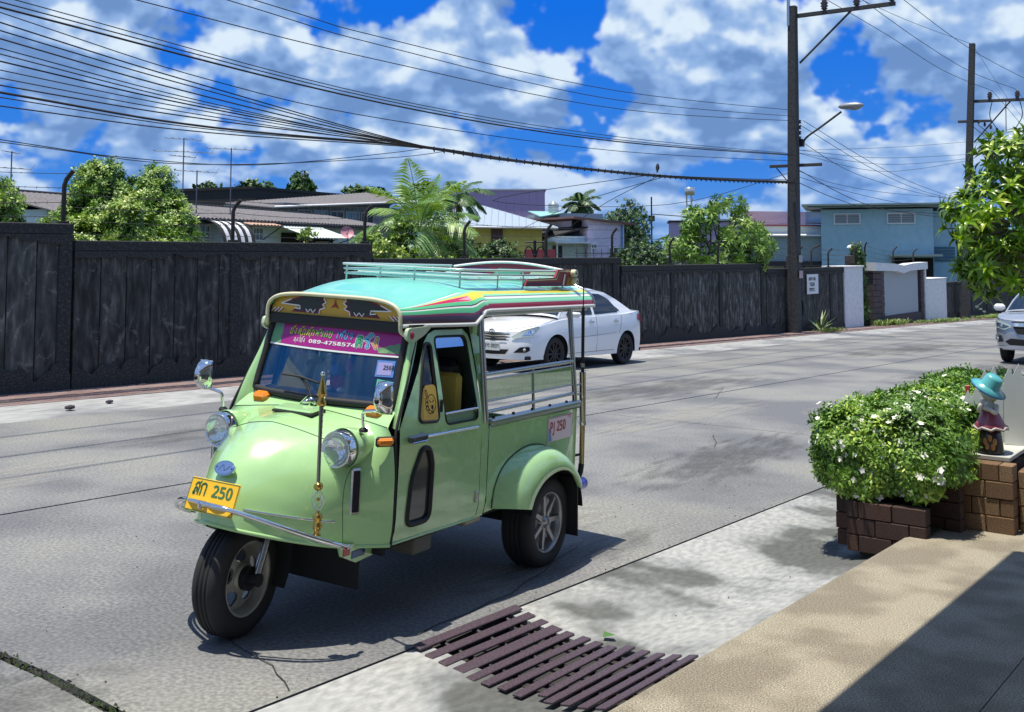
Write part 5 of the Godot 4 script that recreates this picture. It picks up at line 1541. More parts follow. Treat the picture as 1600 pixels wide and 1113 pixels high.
	obj("handlebar", MB.new().tube(spline([Vector3(0.86, 1.07, -0.10), Vector3(0.78, 1.10, 0.06), Vector3(0.74, 1.08, 0.18), Vector3(0.78, 1.10, 0.30), Vector3(0.86, 1.07, 0.42)], 5), 0.012, 8), M.dark_metal, T)
	var vest := obj("yellow_cloth", MB.new().box(Vector3(1.19, 1.04, 0.40), Vector3(0.05, 0.24, 0.16), 0.02), M.sun_yellow, T)
	obj("hanging_box", MB.new().box(Vector3(1.05, 1.245, -0.1), Vector3(0.14, 0.03, 0.3), 0.008), mat("box_wood", L(0.36, 0.24, 0.14), 0.7), T)
	var pl := obj("plush_toy", MB.new().ball(Vector3(0.70, 1.11, 0.02), Vector3(0.035, 0.045, 0.045), 14), mat("plush_red", L(0.55, 0.03, 0.06), 0.9), T)
	obj("plush_head", MB.new().ball(Vector3(0.695, 1.175, 0.01), Vector3(0.035, 0.035, 0.038), 14), mat("plush_blue", L(0.20, 0.30, 0.62), 0.9), pl)
	for k in [-1, 1]:
		obj("plush_foot", MB.new().ball(Vector3(0.68, 1.075, 0.02 + 0.04 * k), Vector3(0.025, 0.018, 0.022), 10), M.white_paint, pl)
	obj("hanging_cord", MB.new().tube([Vector3(0.72, 1.40, 0.08), Vector3(0.715, 1.25, 0.08), Vector3(0.71, 1.16, 0.085)], 0.008, 5), M.white_paint, T)
	obj("hanging_charm", MB.new().ball(Vector3(0.71, 1.2, 0.085), Vector3(0.02, 0.04, 0.025), 10), mat("charm_pink", L(0.5, 0.16, 0.3), 0.8), T)

func ft2_for(o: float) -> Callable:
	return func(u, v): return screen(u, v) + Vector3(-o, 0, 0)

func tuk_door(T: Node3D, green: Material, sg: float):
	var rubber: Material = M.black_rubber
	var chrome: Material = M.chrome
	var near := sg > 0
	var fs := func(x, y): return Vector3(x, y, sg * tuk_side(x, y))
	var off := func(d: float) -> Callable: return func(x, y): return Vector3(x, y, sg * (tuk_side(x, y) + d))
	var outer := PackedVector2Array([Vector2(0.520, 0.405), Vector2(1.226, 0.408), Vector2(1.226, 0.95), Vector2(1.205, 1.33), Vector2(1.19, 1.375), Vector2(1.15, 1.405), Vector2(0.90, 1.408), Vector2(0.84, 1.39), Vector2(0.795, 1.35), Vector2(0.72, 1.22), Vector2(0.60, 1.06), Vector2(0.526, 0.95)])
	var quarter := round_poly([Vector2(0.675, 0.965), Vector2(0.845, 0.955), Vector2(0.845, 1.34), Vector2(0.80, 1.345), Vector2(0.74, 1.20)], 0.04)
	var main := round_poly([Vector2(0.905, 0.93), Vector2(1.195, 0.93), Vector2(1.165, 1.37), Vector2(0.885, 1.375)], 0.035)
	var port := round_poly([Vector2(0.60, 0.475), Vector2(0.785, 0.475), Vector2(0.795, 0.76), Vector2(0.76, 0.835), Vector2(0.70, 0.835), Vector2(0.625, 0.70)], 0.05)
	var d := obj("door", MB.new().plate(outer, [quarter, main, port], fs, 0.06, not near), green, T)
	if not near:
		d.set_meta("label", "door on the far side")
	var rim := func(pl: PackedVector2Array, r: float, called: String, m: Material, o := 0.0):
		var pts := []
		for p in pl:
			pts.append(fs.call(p.x, p.y) + Vector3(0, 0, sg * o))
		obj(called, MB.new().tube(pts, r, 6, false, true), m, d)
	rim.call(quarter, 0.010, "quarter_seal", rubber)
	rim.call(main, 0.006, "window_seal", rubber)
	rim.call(port, 0.015, "porthole_seal", rubber)
	var tint: Material = glass("door_glass", Color(0.04, 0.07, 0.10), 0.5, 0.02)
	obj("quarter_pane", MB.new().plate(quarter, [], off.call(-0.006), 0.1, not near), tint, d)
	obj("porthole_pane", MB.new().plate(port, [], off.call(-0.006), 0.1, not near), mat("dark_glass", L(0.05, 0.06, 0.06), 0.06), d)
	# main window: a lowered pane leaves the upper strip of film
	obj("window_recess", MB.new().plate(PackedVector2Array([Vector2(0.905, 0.93), Vector2(1.197, 0.93), Vector2(1.195, 0.985), Vector2(0.902, 0.985)]), [], off.call(-0.014), 0.0, not near), mat("green_shade", L(0.20, 0.34, 0.18), 0.4), d)
	obj("window_sill", MB.new().bar(fs.call(0.90, 0.987), fs.call(1.196, 0.987), 0.008, 6), chrome, d)
	obj("window_film", MB.new().plate(PackedVector2Array([Vector2(0.886, 1.315), Vector2(1.170, 1.315), Vector2(1.165, 1.368), Vector2(0.89, 1.372)]), [], off.call(-0.008), 0.0, not near), mat("silver_film", L(0.45, 0.62, 0.85), 0.1, 0.9), d)
	if near:
		var stick := obj("thumb_sticker", MB.new().plate(round_poly([Vector2(0.682, 0.972), Vector2(0.838, 0.962), Vector2(0.838, 1.14), Vector2(0.738, 1.14)], 0.03), [], off.call(0.004), 0.1), mat("sticker_gold", L(0.62, 0.42, 0.08), 0.6), d)
		var fo: Callable = off.call(0.0055)
		var dr := MB.new()
		var c := Vector2(0.79, 1.05)
		var ring := []
		for k in 21:
			ring.append(c + Vector2(cos(TAU * k / 20) * 0.034, sin(TAU * k / 20) * 0.042))
		dr.flat().ribbon(ring, 0.004, fo)
		dr.ribbon(spline([Vector2(0.765, 1.02), Vector2(0.745, 1.02), Vector2(0.742, 1.035), Vector2(0.762, 1.037), Vector2(0.742, 1.04), Vector2(0.740, 1.055), Vector2(0.762, 1.057), Vector2(0.742, 1.06), Vector2(0.742, 1.074), Vector2(0.752, 1.078), Vector2(0.746, 1.11), Vector2(0.756, 1.115), Vector2(0.764, 1.08)], 3), 0.004, fo)
		dr.ribbon([Vector2(0.775, 1.062), Vector2(0.783, 1.055)], 0.006, fo)
		dr.ribbon([Vector2(0.797, 1.055), Vector2(0.806, 1.062)], 0.006, fo)
		dr.poly(circle(Vector2(0.792, 1.03), Vector2(0.009, 0.012), 12), fo)
		dr.ribbon(spline([Vector2(0.755, 1.012), Vector2(0.77, 1.0), Vector2(0.8, 1.003)], 4), 0.004, fo)
		obj("thumb_drawing", dr, M.underside, stick)
	obj("quarter_latch", MB.new().box(Vector3(0.868, 1.03, sg * (tuk_side(0.868, 1.03) + 0.006)), Vector3(0.014, 0.065, 0.016), 0.004), M.dark_metal, d)
	var hd := obj("handle", MB.new().box(Vector3(0.645, 0.897, sg * 0.588), Vector3(0.15, 0.036, 0.034), 0.01), mat("dark_chrome", L(0.14, 0.17, 0.19), 0.2, 0.9), d)
	obj("handle_edge", MB.new().box(Vector3(0.645, 0.880, sg * 0.592), Vector3(0.13, 0.008, 0.034), 0.003), chrome, hd)
	obj("belt_strip", MB.new().bar(Vector3(0.735, 0.893, sg * (tuk_side(0.735, 0.893) + 0.003)), Vector3(1.185, 0.889, sg * (tuk_side(1.185, 0.889) + 0.003)), 0.009, 8), chrome, d)
	obj("lock_plate", MB.new().box(Vector3(1.195, 0.52, sg * (tuk_side(1.19, 0.52) + 0.003)), Vector3(0.022, 0.06, 0.014), 0.004), M.steel, d)
	obj("hinge", MB.new().box(Vector3(1.255, 1.24, sg * (tuk_side(1.25, 1.24) + 0.006)), Vector3(0.03, 0.07, 0.012), 0.004), green, d)
	obj("hinge_upper", MB.new().box(Vector3(1.255, 1.40, sg * (tuk_side(1.25, 1.40) + 0.006)), Vector3(0.05, 0.05, 0.014), 0.004), green, d)
	var lower := []
	for k in 9:
		lower.append(fs.call(0.52 + 0.0883 * k, 0.402))
	obj("door_edge", MB.new().tube(lower, 0.008, 6), green, d)

func tuk_bed(T: Node3D, green: Material):
	var chrome: Material = M.chrome
	var steel: Material = M.steel
	var rubber: Material = M.black_rubber
	for sg in [-1.0, 1.0]:
		var near: bool = sg > 0
		var zs := func(x: float, y: float) -> float: return 0.6 - (0.02 * pow(clampf((0.5 - y) / 0.1, 0.0, 1.0), 2.0)) - 0.015 * pow(clampf((x - 2.3) / 0.1, 0.0, 1.0), 2.0)
		var fs := func(x, y): return Vector3(x, y, sg * zs.call(x, y))
		var outer := PackedVector2Array([Vector2(1.305, 0.41), Vector2(1.62, 0.425), Vector2(2.40, 0.475), Vector2(2.40, 0.885), Vector2(1.305, 0.885)])
		var arch := circle(Vector2(1.98, 0.25), Vector2(0.33, 0.36), 36)
		var p := obj("bed_side", MB.new().plate(outer, [arch], fs, 0.07, not near, 0.12), green, T)
		var rail := obj("bed_rail", MB.new().box(Vector3(1.845, 0.902, sg * 0.598), Vector3(1.10, 0.03, 0.05), 0.008), mat("rail_steel", L(0.42, 0.45, 0.46), 0.3, 0.9), T)
		obj("rail_lip", MB.new().box(Vector3(1.845, 0.876, sg * 0.606), Vector3(1.10, 0.014, 0.012), 0.004), chrome, rail)
		for k in 5:
			obj("rail_bolt", MB.new().ball(Vector3(1.36 + 0.22 * k, 0.92, sg * 0.59), Vector3(0.01, 0.008, 0.01), 8), rubber, rail)
		# swelling fender
		var P := spline([Vector2(1.36, 0.425), Vector2(1.39, 0.55), Vector2(1.50, 0.655), Vector2(1.70, 0.712), Vector2(1.91, 0.70), Vector2(2.09, 0.62), Vector2(2.22, 0.49)], 6)
		var Q := spline([Vector2(1.585, 0.40), Vector2(1.63, 0.47), Vector2(1.73, 0.535), Vector2(1.87, 0.565), Vector2(2.00, 0.555), Vector2(2.12, 0.50), Vector2(2.21, 0.41)], 6)
		var rows := []
		for i in 11:
			var s := i / 10.0
			var row := []
			for k in P.size():
				var a: Vector2 = P[k]; var b: Vector2 = Q[k]
				var q := a.lerp(b, s)
				var out := (a - Vector2(1.93, 0.22)).normalized() * 0.035 * sin(PI * s) 
				q += out
				row.append(Vector3(q.x, q.y, sg * (0.598 + 0.135 * sin(s * PI * 0.5))))
			rows.append(row)
		var lipr := []
		for k in Q.size():
			lipr.append(Vector3(Q[k].x + 0.004, Q[k].y + 0.012, sg * 0.70))
		rows.append(lipr)
		var fd := obj("fender", MB.new().grid(rows, not near), green, T)
		var sl := []
		for k in P.size():
			sl.append(Vector3(P[k].x, P[k].y + 0.002, sg * 0.6005))
		obj("fender_seam", MB.new().tube(sl, 0.005, 5), M.seam_green, fd)
		var well := []
		for i in 3:
			var row := []
			for k in 19:
				var a := PI * (0.90 - 0.86 * k / 18.0)
				row.append(Vector3(1.98 + cos(a) * 0.34, 0.24 + sin(a) * 0.34, sg * lerpf(0.30, 0.69, i / 2.0)))
			well.append(row)
		obj("wheel_well", MB.new().grid(well, near), M.underside, T)
		# side frame of stainless tube with a green film
		for x in [1.262, 2.335]:
			var top_y := 1.50
			obj("canopy_post", MB.new().tube([Vector3(x, 0.905, sg * 0.60), Vector3(x - 0.008, 1.0, sg * 0.596), Vector3(x - 0.012, top_y, sg * 0.545)], 0.0165, 10), steel, T)
		var fr := obj("top_rail", MB.new().bar(Vector3(1.262, 1.16, sg * 0.582), Vector3(2.33, 1.163, sg * 0.582), 0.012, 8), steel, T)
		obj("low_rail", MB.new().bar(Vector3(1.262, 0.958, sg * 0.597), Vector3(2.335, 0.965, sg * 0.597), 0.011, 8), steel, fr)
		obj("film_rail", MB.new().bar(Vector3(1.265, 1.015, sg * 0.594), Vector3(2.33, 1.02, sg * 0.594), 0.006, 6), steel, fr)
		obj("film_rail", MB.new().bar(Vector3(1.265, 1.132, sg * 0.586), Vector3(2.33, 1.135, sg * 0.586), 0.006, 6), steel, fr)
		obj("middle_post", MB.new().tube([Vector3(1.80, 0.905, sg * 0.60), Vector3(1.80, 1.16, sg * 0.582)], 0.009, 8), steel, fr)
		var film := []
		for i in 5:
			var row := []
			for k in 41:
				var x := 1.275 + 1.045 * k / 40.0
				row.append(Vector3(x, lerpf(1.132, 1.018, i / 4.0), sg * (lerpf(0.586, 0.594, i / 4.0) + 0.004 * sin(k * 1.9 + i) * sin(k * 0.7))))
			film.append(row)
		var gf: StandardMaterial3D = mat("green_film", L(0.20, 0.42, 0.14, 0.62), 0.12)
		gf.transparency = BaseMaterial3D.TRANSPARENCY_ALPHA
		obj("film", MB.new().grid(film, not near), gf, fr)
		# benches
		var bn := obj("bench", MB.new().box(Vector3(1.84, 0.76, sg * 0.45), Vector3(1.02, 0.06, 0.26), 0.02), M.seat_vinyl, T)
		obj("tail_lamp", MB.new().box(Vector3(2.392, 0.62, sg * 0.50), Vector3(0.03, 0.11, 0.07), 0.01), M.red_lens, T)
	obj("bed_floor", MB.new().box(Vector3(1.84, 0.47, 0.0), Vector3(1.08, 0.03, 1.14), 0.0), M.dark_metal, T)
	obj("tail_panel", MB.new().box(Vector3(2.372, 0.62, 0.0), Vector3(0.02, 0.3, 1.05), 0.006), green, T)
	obj("rear_step", MB.new().box(Vector3(2.47, 0.42, 0.0), Vector3(0.16, 0.025, 0.7), 0.008), steel, T)
	# side plate with letters
	var pt := Transform3D(Basis.IDENTITY, Vector3(2.14, 0.775, 0.6035))
	var sp := obj("side_plate", MB.new().box(Vector3.ZERO, Vector3(0.325, 0.145, 0.006), 0.002, pt), mat("plate_pink", L(0.78, 0.64, 0.66), 0.4), T)
	var f := func(u, v): return pt * Vector3(u, v, 0.0042)
	var red := mat("plate_red", L(0.42, 0.02, 0.04), 0.5)
	obj("plate_letters", letters("PJ 250", 0.082, f, Vector2(-0.142, -0.036), false, 0.86), red, sp)
	obj("plate_band", MB.new().poly(PackedVector2Array([Vector2(-0.157, -0.068), Vector2(-0.11, -0.068), Vector2(-0.13, 0.0), Vector2(-0.157, 0.02)]), func(u, v): return pt * Vector3(u, v, 0.0036)), mat("plate_blue", L(0.16, 0.28, 0.52), 0.4), sp)
	obj("plate_small_print", letters("1 8", 0.016, f, Vector2(0.1, 0.05), false, 1.0), red, sp)
	var bd := MB.new()
	for q in [[Vector2(-0.157, 0.068), Vector2(0.157, 0.068)], [Vector2(0.157, 0.068), Vector2(0.157, -0.066)], [Vector2(-0.157, 0.068), Vector2(-0.157, 0.02)]]:
		bd.ribbon(q, 0.003, f)
	obj("plate_border", bd, red, sp)
	# tall exhaust stack and whip at the near rear corner
	var ex := obj("exhaust_stack", MB.new().bar(Vector3(2.455, 0.76, 0.60), Vector3(2.43, 1.09, 0.60), 0.021, 14), mat("stack_steel", L(0.50, 0.48, 0.42), 0.16, 1.0), T)
	obj("stack_lower", MB.new().bar(Vector3(2.462, 0.50, 0.60), Vector3(2.455, 0.77, 0.60), 0.017, 12), mat("stack_gold", L(0.50, 0.40, 0.24), 0.2, 1.0), ex)
	obj("stack_collar", MB.new().bar(Vector3(2.4555, 0.755, 0.60), Vector3(2.4545, 0.775, 0.60), 0.025, 14), chrome, ex)
	obj("stack_collar", MB.new().bar(Vector3(2.443, 0.93, 0.60), Vector3(2.442, 0.945, 0.60), 0.0235, 14), chrome, ex)
	obj("stack_elbow", MB.new().tube(spline([Vector3(2.462, 0.51, 0.60), Vector3(2.455, 0.45, 0.595), Vector3(2.42, 0.415, 0.58), Vector3(2.36, 0.43, 0.55)], 5), 0.0185, 10), rubber, ex)
	obj("stack_bracket", MB.new().tube([Vector3(2.335, 1.005, 0.59), Vector3(2.43, 1.02, 0.6)], 0.006, 6), steel, ex)
	obj("stack_bracket", MB.new().tube([Vector3(2.335, 0.95, 0.59), Vector3(2.43, 0.955, 0.6)], 0.006, 6), steel, ex)
	obj("stack_bracket", MB.new().tube([Vector3(2.38, 0.56, 0.56), Vector3(2.46, 0.57, 0.6)], 0.008, 6), rubber, ex)
	var wh := obj("whip_aerial", MB.new().bar(Vector3(2.43, 1.09, 0.60), Vector3(2.405, 1.50, 0.60), 0.011, 8), M.dark_metal, T)
	obj("whip_tip", MB.new().bar(Vector3(2.405, 1.50, 0.60), Vector3(2.392, 1.80, 0.60), 0.004, 6), M.dark_metal, wh)
	obj("whip_band", MB.new().bar(Vector3(2.428, 1.12, 0.60), Vector3(2.4265, 1.145, 0.60), 0.0125, 8), steel, wh)

# the canopy: a crowned roof whose painted sides stand out past the gutter
func canopy_pt(x: float, a: float) -> Vector3:     # a from -1 (far gutter) to 1 (near gutter)
	var front := clampf((x - 0.65) / 0.57, 0.0, 1.0)
	var step := smoothstep(1.18, 1.30, x)
	var yg := lerpf(1.437, 1.507, step)
	var crown := lerpf(1.562, 1.652, smoothstep(0.0, 1.0, front))
	var half := lerpf(0.446, 0.555, smoothstep(0.0, 1.0, front))
	var s := absf(a)
	# superellipse section: flat over the middle, turning down at the sides
	var th := s * PI / 2
	var z := half * pow(sin(th), lerpf(0.44, 0.62, front)) if s < 1.0 else half
	var y := yg + (crown - yg) * pow(maxf(cos(th), 0.0), lerpf(0.55, 0.85, front))
	return Vector3(x, y, z * signf(a))

func canopy_picture() -> ImageTexture:
	# paint: teal top, bands of colour along the side; x along the canopy, y from far gutter to near gutter
	var w := 1536; var h := 768
	var im := Image.create_empty(w, h, false, Image.FORMAT_RGB8)
	var teal := L(0.17, 0.60, 0.48)
	im.fill(teal)
	var cols := {"g": L(0.09, 0.50, 0.22), "d": L(0.03, 0.26, 0.12), "y": L(0.78, 0.62, 0.05), "w": L(0.80, 0.82, 0.78), "m": L(0.36, 0.015, 0.08), "r": L(0.55, 0.02, 0.10), "k": L(0.06, 0.01, 0.05), "b": L(0.02, 0.16, 0.28), "t": teal, "p": L(0.75, 0.35, 0.40), "l": L(0.28, 0.75, 0.45)}
	# bands behind the step, from the gutter upwards, in fractions of the side
	var rear := [["w", 0.0, 0.04], ["r", 0.04, 0.20], ["m", 0.20, 0.23], ["l", 0.23, 0.40], ["g", 0.40, 0.44], ["w", 0.44, 0.56], ["k", 0.56, 0.60], ["l", 0.60, 0.70], ["y", 0.70, 0.86], ["l", 0.86, 0.94], ["b", 0.94, 0.965], ["t", 0.965, 1.0]]
	for i in w:
		var x := 0.65 + 2.0 * i / (w - 1.0)
		for j in h:
			var a := -1.0 + 2.0 * j / (h - 1.0)
			var e := (1.0 - absf(a)) / 0.50          # 0 at the gutter, 1 at the top of the painted side
			if e > 1.0:
				continue
			var c := teal
			if x > 1.32:
				for r in rear:
					if e >= r[1] and e < r[2]:
						c = cols[r[0]]
			else:
				var f := clampf((x - 0.65) / 0.61, 0.0, 1.0)
				var sl := clampf((x - 1.20) / 0.12, 0.0, 1.0)
				var low := 1.0 - sl
				# maroon foot, dark line, green, white and dark lines, green, red flame in yellow, green
				var b0 := lerpf(0.20, 0.20, sl) * (0.75 + 0.25 * low)
				var q := e - low * 0.10
				if q < 0.02 + 0.06 * low: c = cols["k"].lerp(cols["m"], sl)
				elif q < 0.16: c = cols["r"].lerp(cols["k"], 0.55 * low)
				elif q < 0.32: c = cols["l"].lerp(cols["g"], low)
				elif q < 0.37: c = cols["w"]
				elif q < 0.41: c = cols["k"]
				elif q < 0.41 + 0.13: c = cols["l"].lerp(cols["g"], low)
				else:
					var top := lerpf(0.50, 0.92, f)
					var mid := lerpf(0.50, 0.66, f)
					var halfw := 0.02 + 0.15 * f
					var notch := clampf((x - 1.10) / 0.12, 0.0, 1.0)
					if q < top + 0.02 and q > 0.50 - 0.02:
						c = cols["y"]
						var dq := absf(q - mid)
						if dq < halfw * 0.55 and not (x > 1.10 and dq < halfw * 0.55 * notch) and x < 1.21:
							c = cols["r"]
						elif dq < halfw * 0.62 and x < 1.21:
							c = cols["p"]
						if q > top - 0.06 * f - 0.01:
							c = cols["l"]
					elif q >= top + 0.02 and q < top + 0.045 + 0.02 * f:
						c = cols["w"] if f < 0.9 else teal
					elif q >= top + 0.05 and q < top + 0.075:
						c = cols["b"].lerp(teal, 1.0 - f)
			im.set_pixel(i, j, c)
	return ImageTexture.create_from_image(im)

func tuk_canopy(T: Node3D, teal: Material):
	var chrome: Material = M.chrome
	var cream := mat("cream_edge", L(0.66, 0.63, 0.42), 0.4, 0.0, 0.4)
	var pm: StandardMaterial3D = mat("canopy_paint", Color.WHITE, 0.3, 0.0, 0.7)
	pm.albedo_texture = canopy_picture()
	pm.texture_repeat = false
	var rows := []
	for j in 73:
		var row := []
		for i in 61:
			row.append(canopy_pt(0.65 + 2.0 * i / 60.0, -1.0 + 2.0 * j / 72.0))
		rows.append(row)
	var cn := obj("canopy", MB.new().grid(rows), pm, T)
	var und := []
	for j in 25:
		var row := []
		for i in 21:
			row.append(canopy_pt(0.67 + 1.97 * i / 20.0, -0.99 + 1.98 * j / 24.0) + Vector3(0, -0.018, 0))
		und.append(row)
	obj("canopy_lining", MB.new().grid(und, true), mat("lining_grey", L(0.14, 0.15, 0.15), 0.8), cn)
	for sg in [-1.0, 1.0]:
		var gt := []
		for i in 42:
			gt.append(canopy_pt(0.65 + 2.0 * i / 41.0, sg) + Vector3(0, -0.004, sg * 0.004))
		obj("gutter", MB.new().tube(gt, 0.011, 7), mat("gutter_white", L(0.62, 0.64, 0.62), 0.3, 0.2, 0.5), cn)
		obj("side_beam", MB.new().bar(Vector3(1.27, 1.485, sg * 0.54), Vector3(2.55, 1.487, sg * 0.54), 0.016, 8), M.steel, cn)
		var br := PackedVector2Array([Vector2(0.655, 1.425), Vector2(0.87, 1.432), Vector2(0.80, 1.385), Vector2(0.70, 1.35), Vector2(0.645, 1.375)])
		var bk := obj("visor_bracket", MB.new().prism(round_poly(br, 0.02), at(Vector3(0, 0, sg * 0.47 - (0.0 if sg > 0 else 0.02))), 0.02), mat("pale_green", L(0.50, 0.60, 0.42), 0.4, 0.0, 0.4), cn)
		obj("red_stud", MB.new().ball(Vector3(0.69, 1.39, sg * 0.492), Vector3(0.016, 0.02, 0.006), 10), M.red_lens, bk)
	# rear end of the canopy
	var ra := []
	for j in 25:
		ra.append(canopy_pt(2.65, -1.0 + 2.0 * j / 24.0))
	obj("rear_edge", MB.new().tube(ra, 0.012, 7), M.steel, cn)
	var roll := obj("rolled_curtain", MB.new().bar(Vector3(2.56, 1.49, -0.5), Vector3(2.56, 1.49, 0.5), 0.035, 10), mat("curtain_grey", L(0.2, 0.21, 0.21), 0.8), T)
	# front arch and the painted board in it
	var arch := []
	for j in 41:
		arch.append(canopy_pt(0.65, -1.0 + 2.0 * j / 40.0) + Vector3(0.0, 0.0, 0))
	obj("visor_edge", MB.new().tube(arch.map(func(p): return p + Vector3(-0.005, 0, 0)), 0.0105, 8), cream, cn)
	for sg in [-1.0, 1.0]:
		obj("visor_end", MB.new().tube(spline([arch[0 if sg < 0 else 40] + Vector3(-0.004, 0, 0), arch[0 if sg < 0 else 40] + Vector3(0.0, -0.03, sg * 0.002), arch[0 if sg < 0 else 40] + Vector3(0.02, -0.05, sg * 0.02), arch[0 if sg < 0 else 40] + Vector3(0.03, -0.046, sg * 0.04)], 4), 0.011, 6), cream, cn)
	# board: flat picture in local z (across) and y, set back under the arch
	var top := func(z: float) -> float:
		var s := clampf(absf(z) / 0.444, 0.0, 0.999)
		var th := asin(pow(s, 1.0 / 0.44))
		return 1.437 + 0.125 * pow(maxf(cos(th), 0.0), 0.55) - 0.004
	var bf := func(z, y): return Vector3(0.674, y, z)
	var lift := func(d: float) -> Callable: return func(z, y): return bf.call(z, minf(y, top.call(z))) + Vector3(-d, 0, 0)
	var bo := PackedVector2Array()
	for k in 41:
		var z := -0.441 + 0.882 * k / 40.0
		bo.append(Vector2(z, top.call(z)))
	bo.append(Vector2(0.441, 1.40)); bo.append(Vector2(-0.441, 1.40))
	var board := obj("front_board", MB.new().plate(bo, [], bf, 0.05, true, 0.05), mat("board_gold", L(0.62, 0.36, 0.03), 0.35, 0.0, 0.4), cn)
	var maroon := mat("board_maroon", L(0.20, 0.01, 0.03), 0.4)
	var black := mat("board_black", L(0.02, 0.028, 0.026), 0.4)
	var squash := func(q: Vector2): return Vector2(q.x, 1.462 + (q.y - 1.425) * 0.70)
	for sg in [-1.0, 1.0]:
		var m := PackedVector2Array()
		var k := PackedVector2Array()
		var star := [Vector2(0.065, 1.56), Vector2(0.075, 1.535), Vector2(0.058, 1.515), Vector2(0.082, 1.495), Vector2(0.065, 1.472), Vector2(0.10, 1.455), Vector2(0.105, 1.425), Vector2(0.30, 1.425), Vector2(0.27, 1.455), Vector2(0.235, 1.45), Vector2(0.24, 1.475), Vector2(0.37, 1.483), Vector2(0.30, 1.52), Vector2(0.235, 1.548), Vector2(0.20, 1.562)].map(squash)
		for q in star:
			m.append(Vector2(q.x * sg, q.y))
			var e: Vector2 = Vector2(0.17, 1.515).lerp(q, 0.82)
			k.append(Vector2(e.x * sg, e.y))
		obj("maroon_flame", MB.new().plate(m, [], lift.call(0.002), 0.03, true, 0.04), maroon, board)
		obj("black_panel", MB.new().plate(k, [], lift.call(0.004), 0.03, true, 0.04), black, board)
		var ln := []
		for q in star:
			ln.append(Vector2(q.x * sg, q.y))
		var lm := MB.new()
		lm.flat().ribbon(ln.slice(0, 7), 0.006, lift.call(0.006), true)
		lm.ribbon(ln.slice(8, 13), 0.006, lift.call(0.006), true)
		for z0 in [0.13, 0.165]:
			lm.ribbon([Vector2(z0 * sg, 1.482), Vector2((z0 + 0.018) * sg, 1.464), Vector2((z0 + 0.03) * sg, 1.481)], 0.005, lift.call(0.006), true)
		for z0 in [0.36, 0.385, 0.41]:
			lm.ribbon([Vector2(z0 * sg, 1.478), Vector2((z0 + 0.03) * sg, 1.456)], 0.006, lift.call(0.006), true)
		obj("white_line", lm, M.white_paint, board)
		obj("red_dash", MB.new().plate(PackedVector2Array([Vector2(0.345 * sg, 1.475), Vector2(0.40 * sg, 1.473), Vector2(0.43 * sg, 1.456), Vector2(0.39 * sg, 1.456)]), [], lift.call(0.003), 0.0, true), mat("board_red", L(0.35, 0.02, 0.02), 0.4), board)
	var ray := MB.new()
	for k in 3:
		var a := PI / 2 + TAU * k / 3
		var c := Vector2(0.0, 1.512)
		ray.flat().poly(PackedVector2Array([c + Vector2(cos(a), sin(a)) * 0.034, c + Vector2(cos(a + 1.05), sin(a + 1.05)) * 0.008, c, c + Vector2(cos(a - 1.05), sin(a - 1.05)) * 0.008]), lift.call(0.005), true)
	obj("three_pointed_mark", ray, mat("board_red", L(0.35, 0.02, 0.02), 0.4), board)
	obj("header", MB.new().box(Vector3(0.660, 1.424, 0.0), Vector3(0.012, 0.056, 0.885), 0.01), M.black_rubber, cn)
	# roof rack: three rails right round, on legs
	var rk: MeshInstance3D = null
	var pipe := mat("rack_pipe", L(0.62, 0.76, 0.72), 0.25, 0.4)
	for k in 3:
		var y := 1.668 + 0.027 * k
		var g := 0.008 * k
		var loop := [Vector3(2.45, y, 0.43 + g), Vector3(1.9, y, 0.43 + g), Vector3(1.36, y, 0.43 + g), Vector3(1.25 - g, y, 0.40), Vector3(1.22 - g, y, 0.2), Vector3(1.21 - g, y, 0.0), Vector3(1.22 - g, y, -0.2), Vector3(1.25 - g, y, -0.40), Vector3(1.36, y, -0.43 - g), Vector3(1.9, y, -0.43 - g), Vector3(2.45, y, -0.43 - g)]
		var r := obj("roof_rack" if k == 0 else "rack_rail", MB.new().tube(spline(loop, 5), 0.0065 if k < 2 else 0.0075, 8), pipe, T if k == 0 else rk)
		if k == 0:
			rk = r
	for q in [[1.25, 0.40], [1.25, -0.40], [1.6, 0.435], [1.6, -0.435], [1.9, 0.435], [1.9, -0.435], [2.2, -0.435], [1.21, 0.12], [1.21, -0.12], [2.42, 0.435], [2.42, -0.435]]:
		var foot := 1.60 if absf(q[1]) > 0.3 else 1.63
		var leg := obj("rack_leg", MB.new().bar(Vector3(q[0], foot, q[1]), Vector3(q[0], 1.722, q[1]), 0.0055, 7), pipe, rk)
		if absf(q[1]) > 0.3:
			obj("rack_foot", MB.new().box(Vector3(q[0] + 0.01, foot + 0.004, q[1]), Vector3(0.06, 0.008, 0.03), 0.002), M.dark_metal, rk)
	for k in 5:
		obj("rack_slat", MB.new().bar(Vector3(1.4 + 0.24 * k, 1.676, -0.43), Vector3(1.4 + 0.24 * k, 1.676, 0.43), 0.007, 6), pipe, rk)
	# painted boards at the rear of the rack
	var pts := PackedVector2Array([Vector2(1.86, 1.628), Vector2(2.50, 1.628), Vector2(2.50, 1.735), Vector2(2.29, 1.735), Vector2(2.25, 1.682), Vector2(1.89, 1.672)])
	var sb := obj("side_board", MB.new().prism(pts, at(Vector3(0, 0, 0.457)), 0.016), mat("board_wine", L(0.24, 0.012, 0.035), 0.4, 0.0, 0.4), rk)
	var zf := 0.4745
	var fz := func(u, v): return Vector3(u, v, zf)
	obj("cream_line", MB.new().flat().ribbon([Vector2(1.885, 1.663), Vector2(2.262, 1.672), Vector2(2.30, 1.724), Vector2(2.49, 1.724)], 0.006, fz), cream, sb)
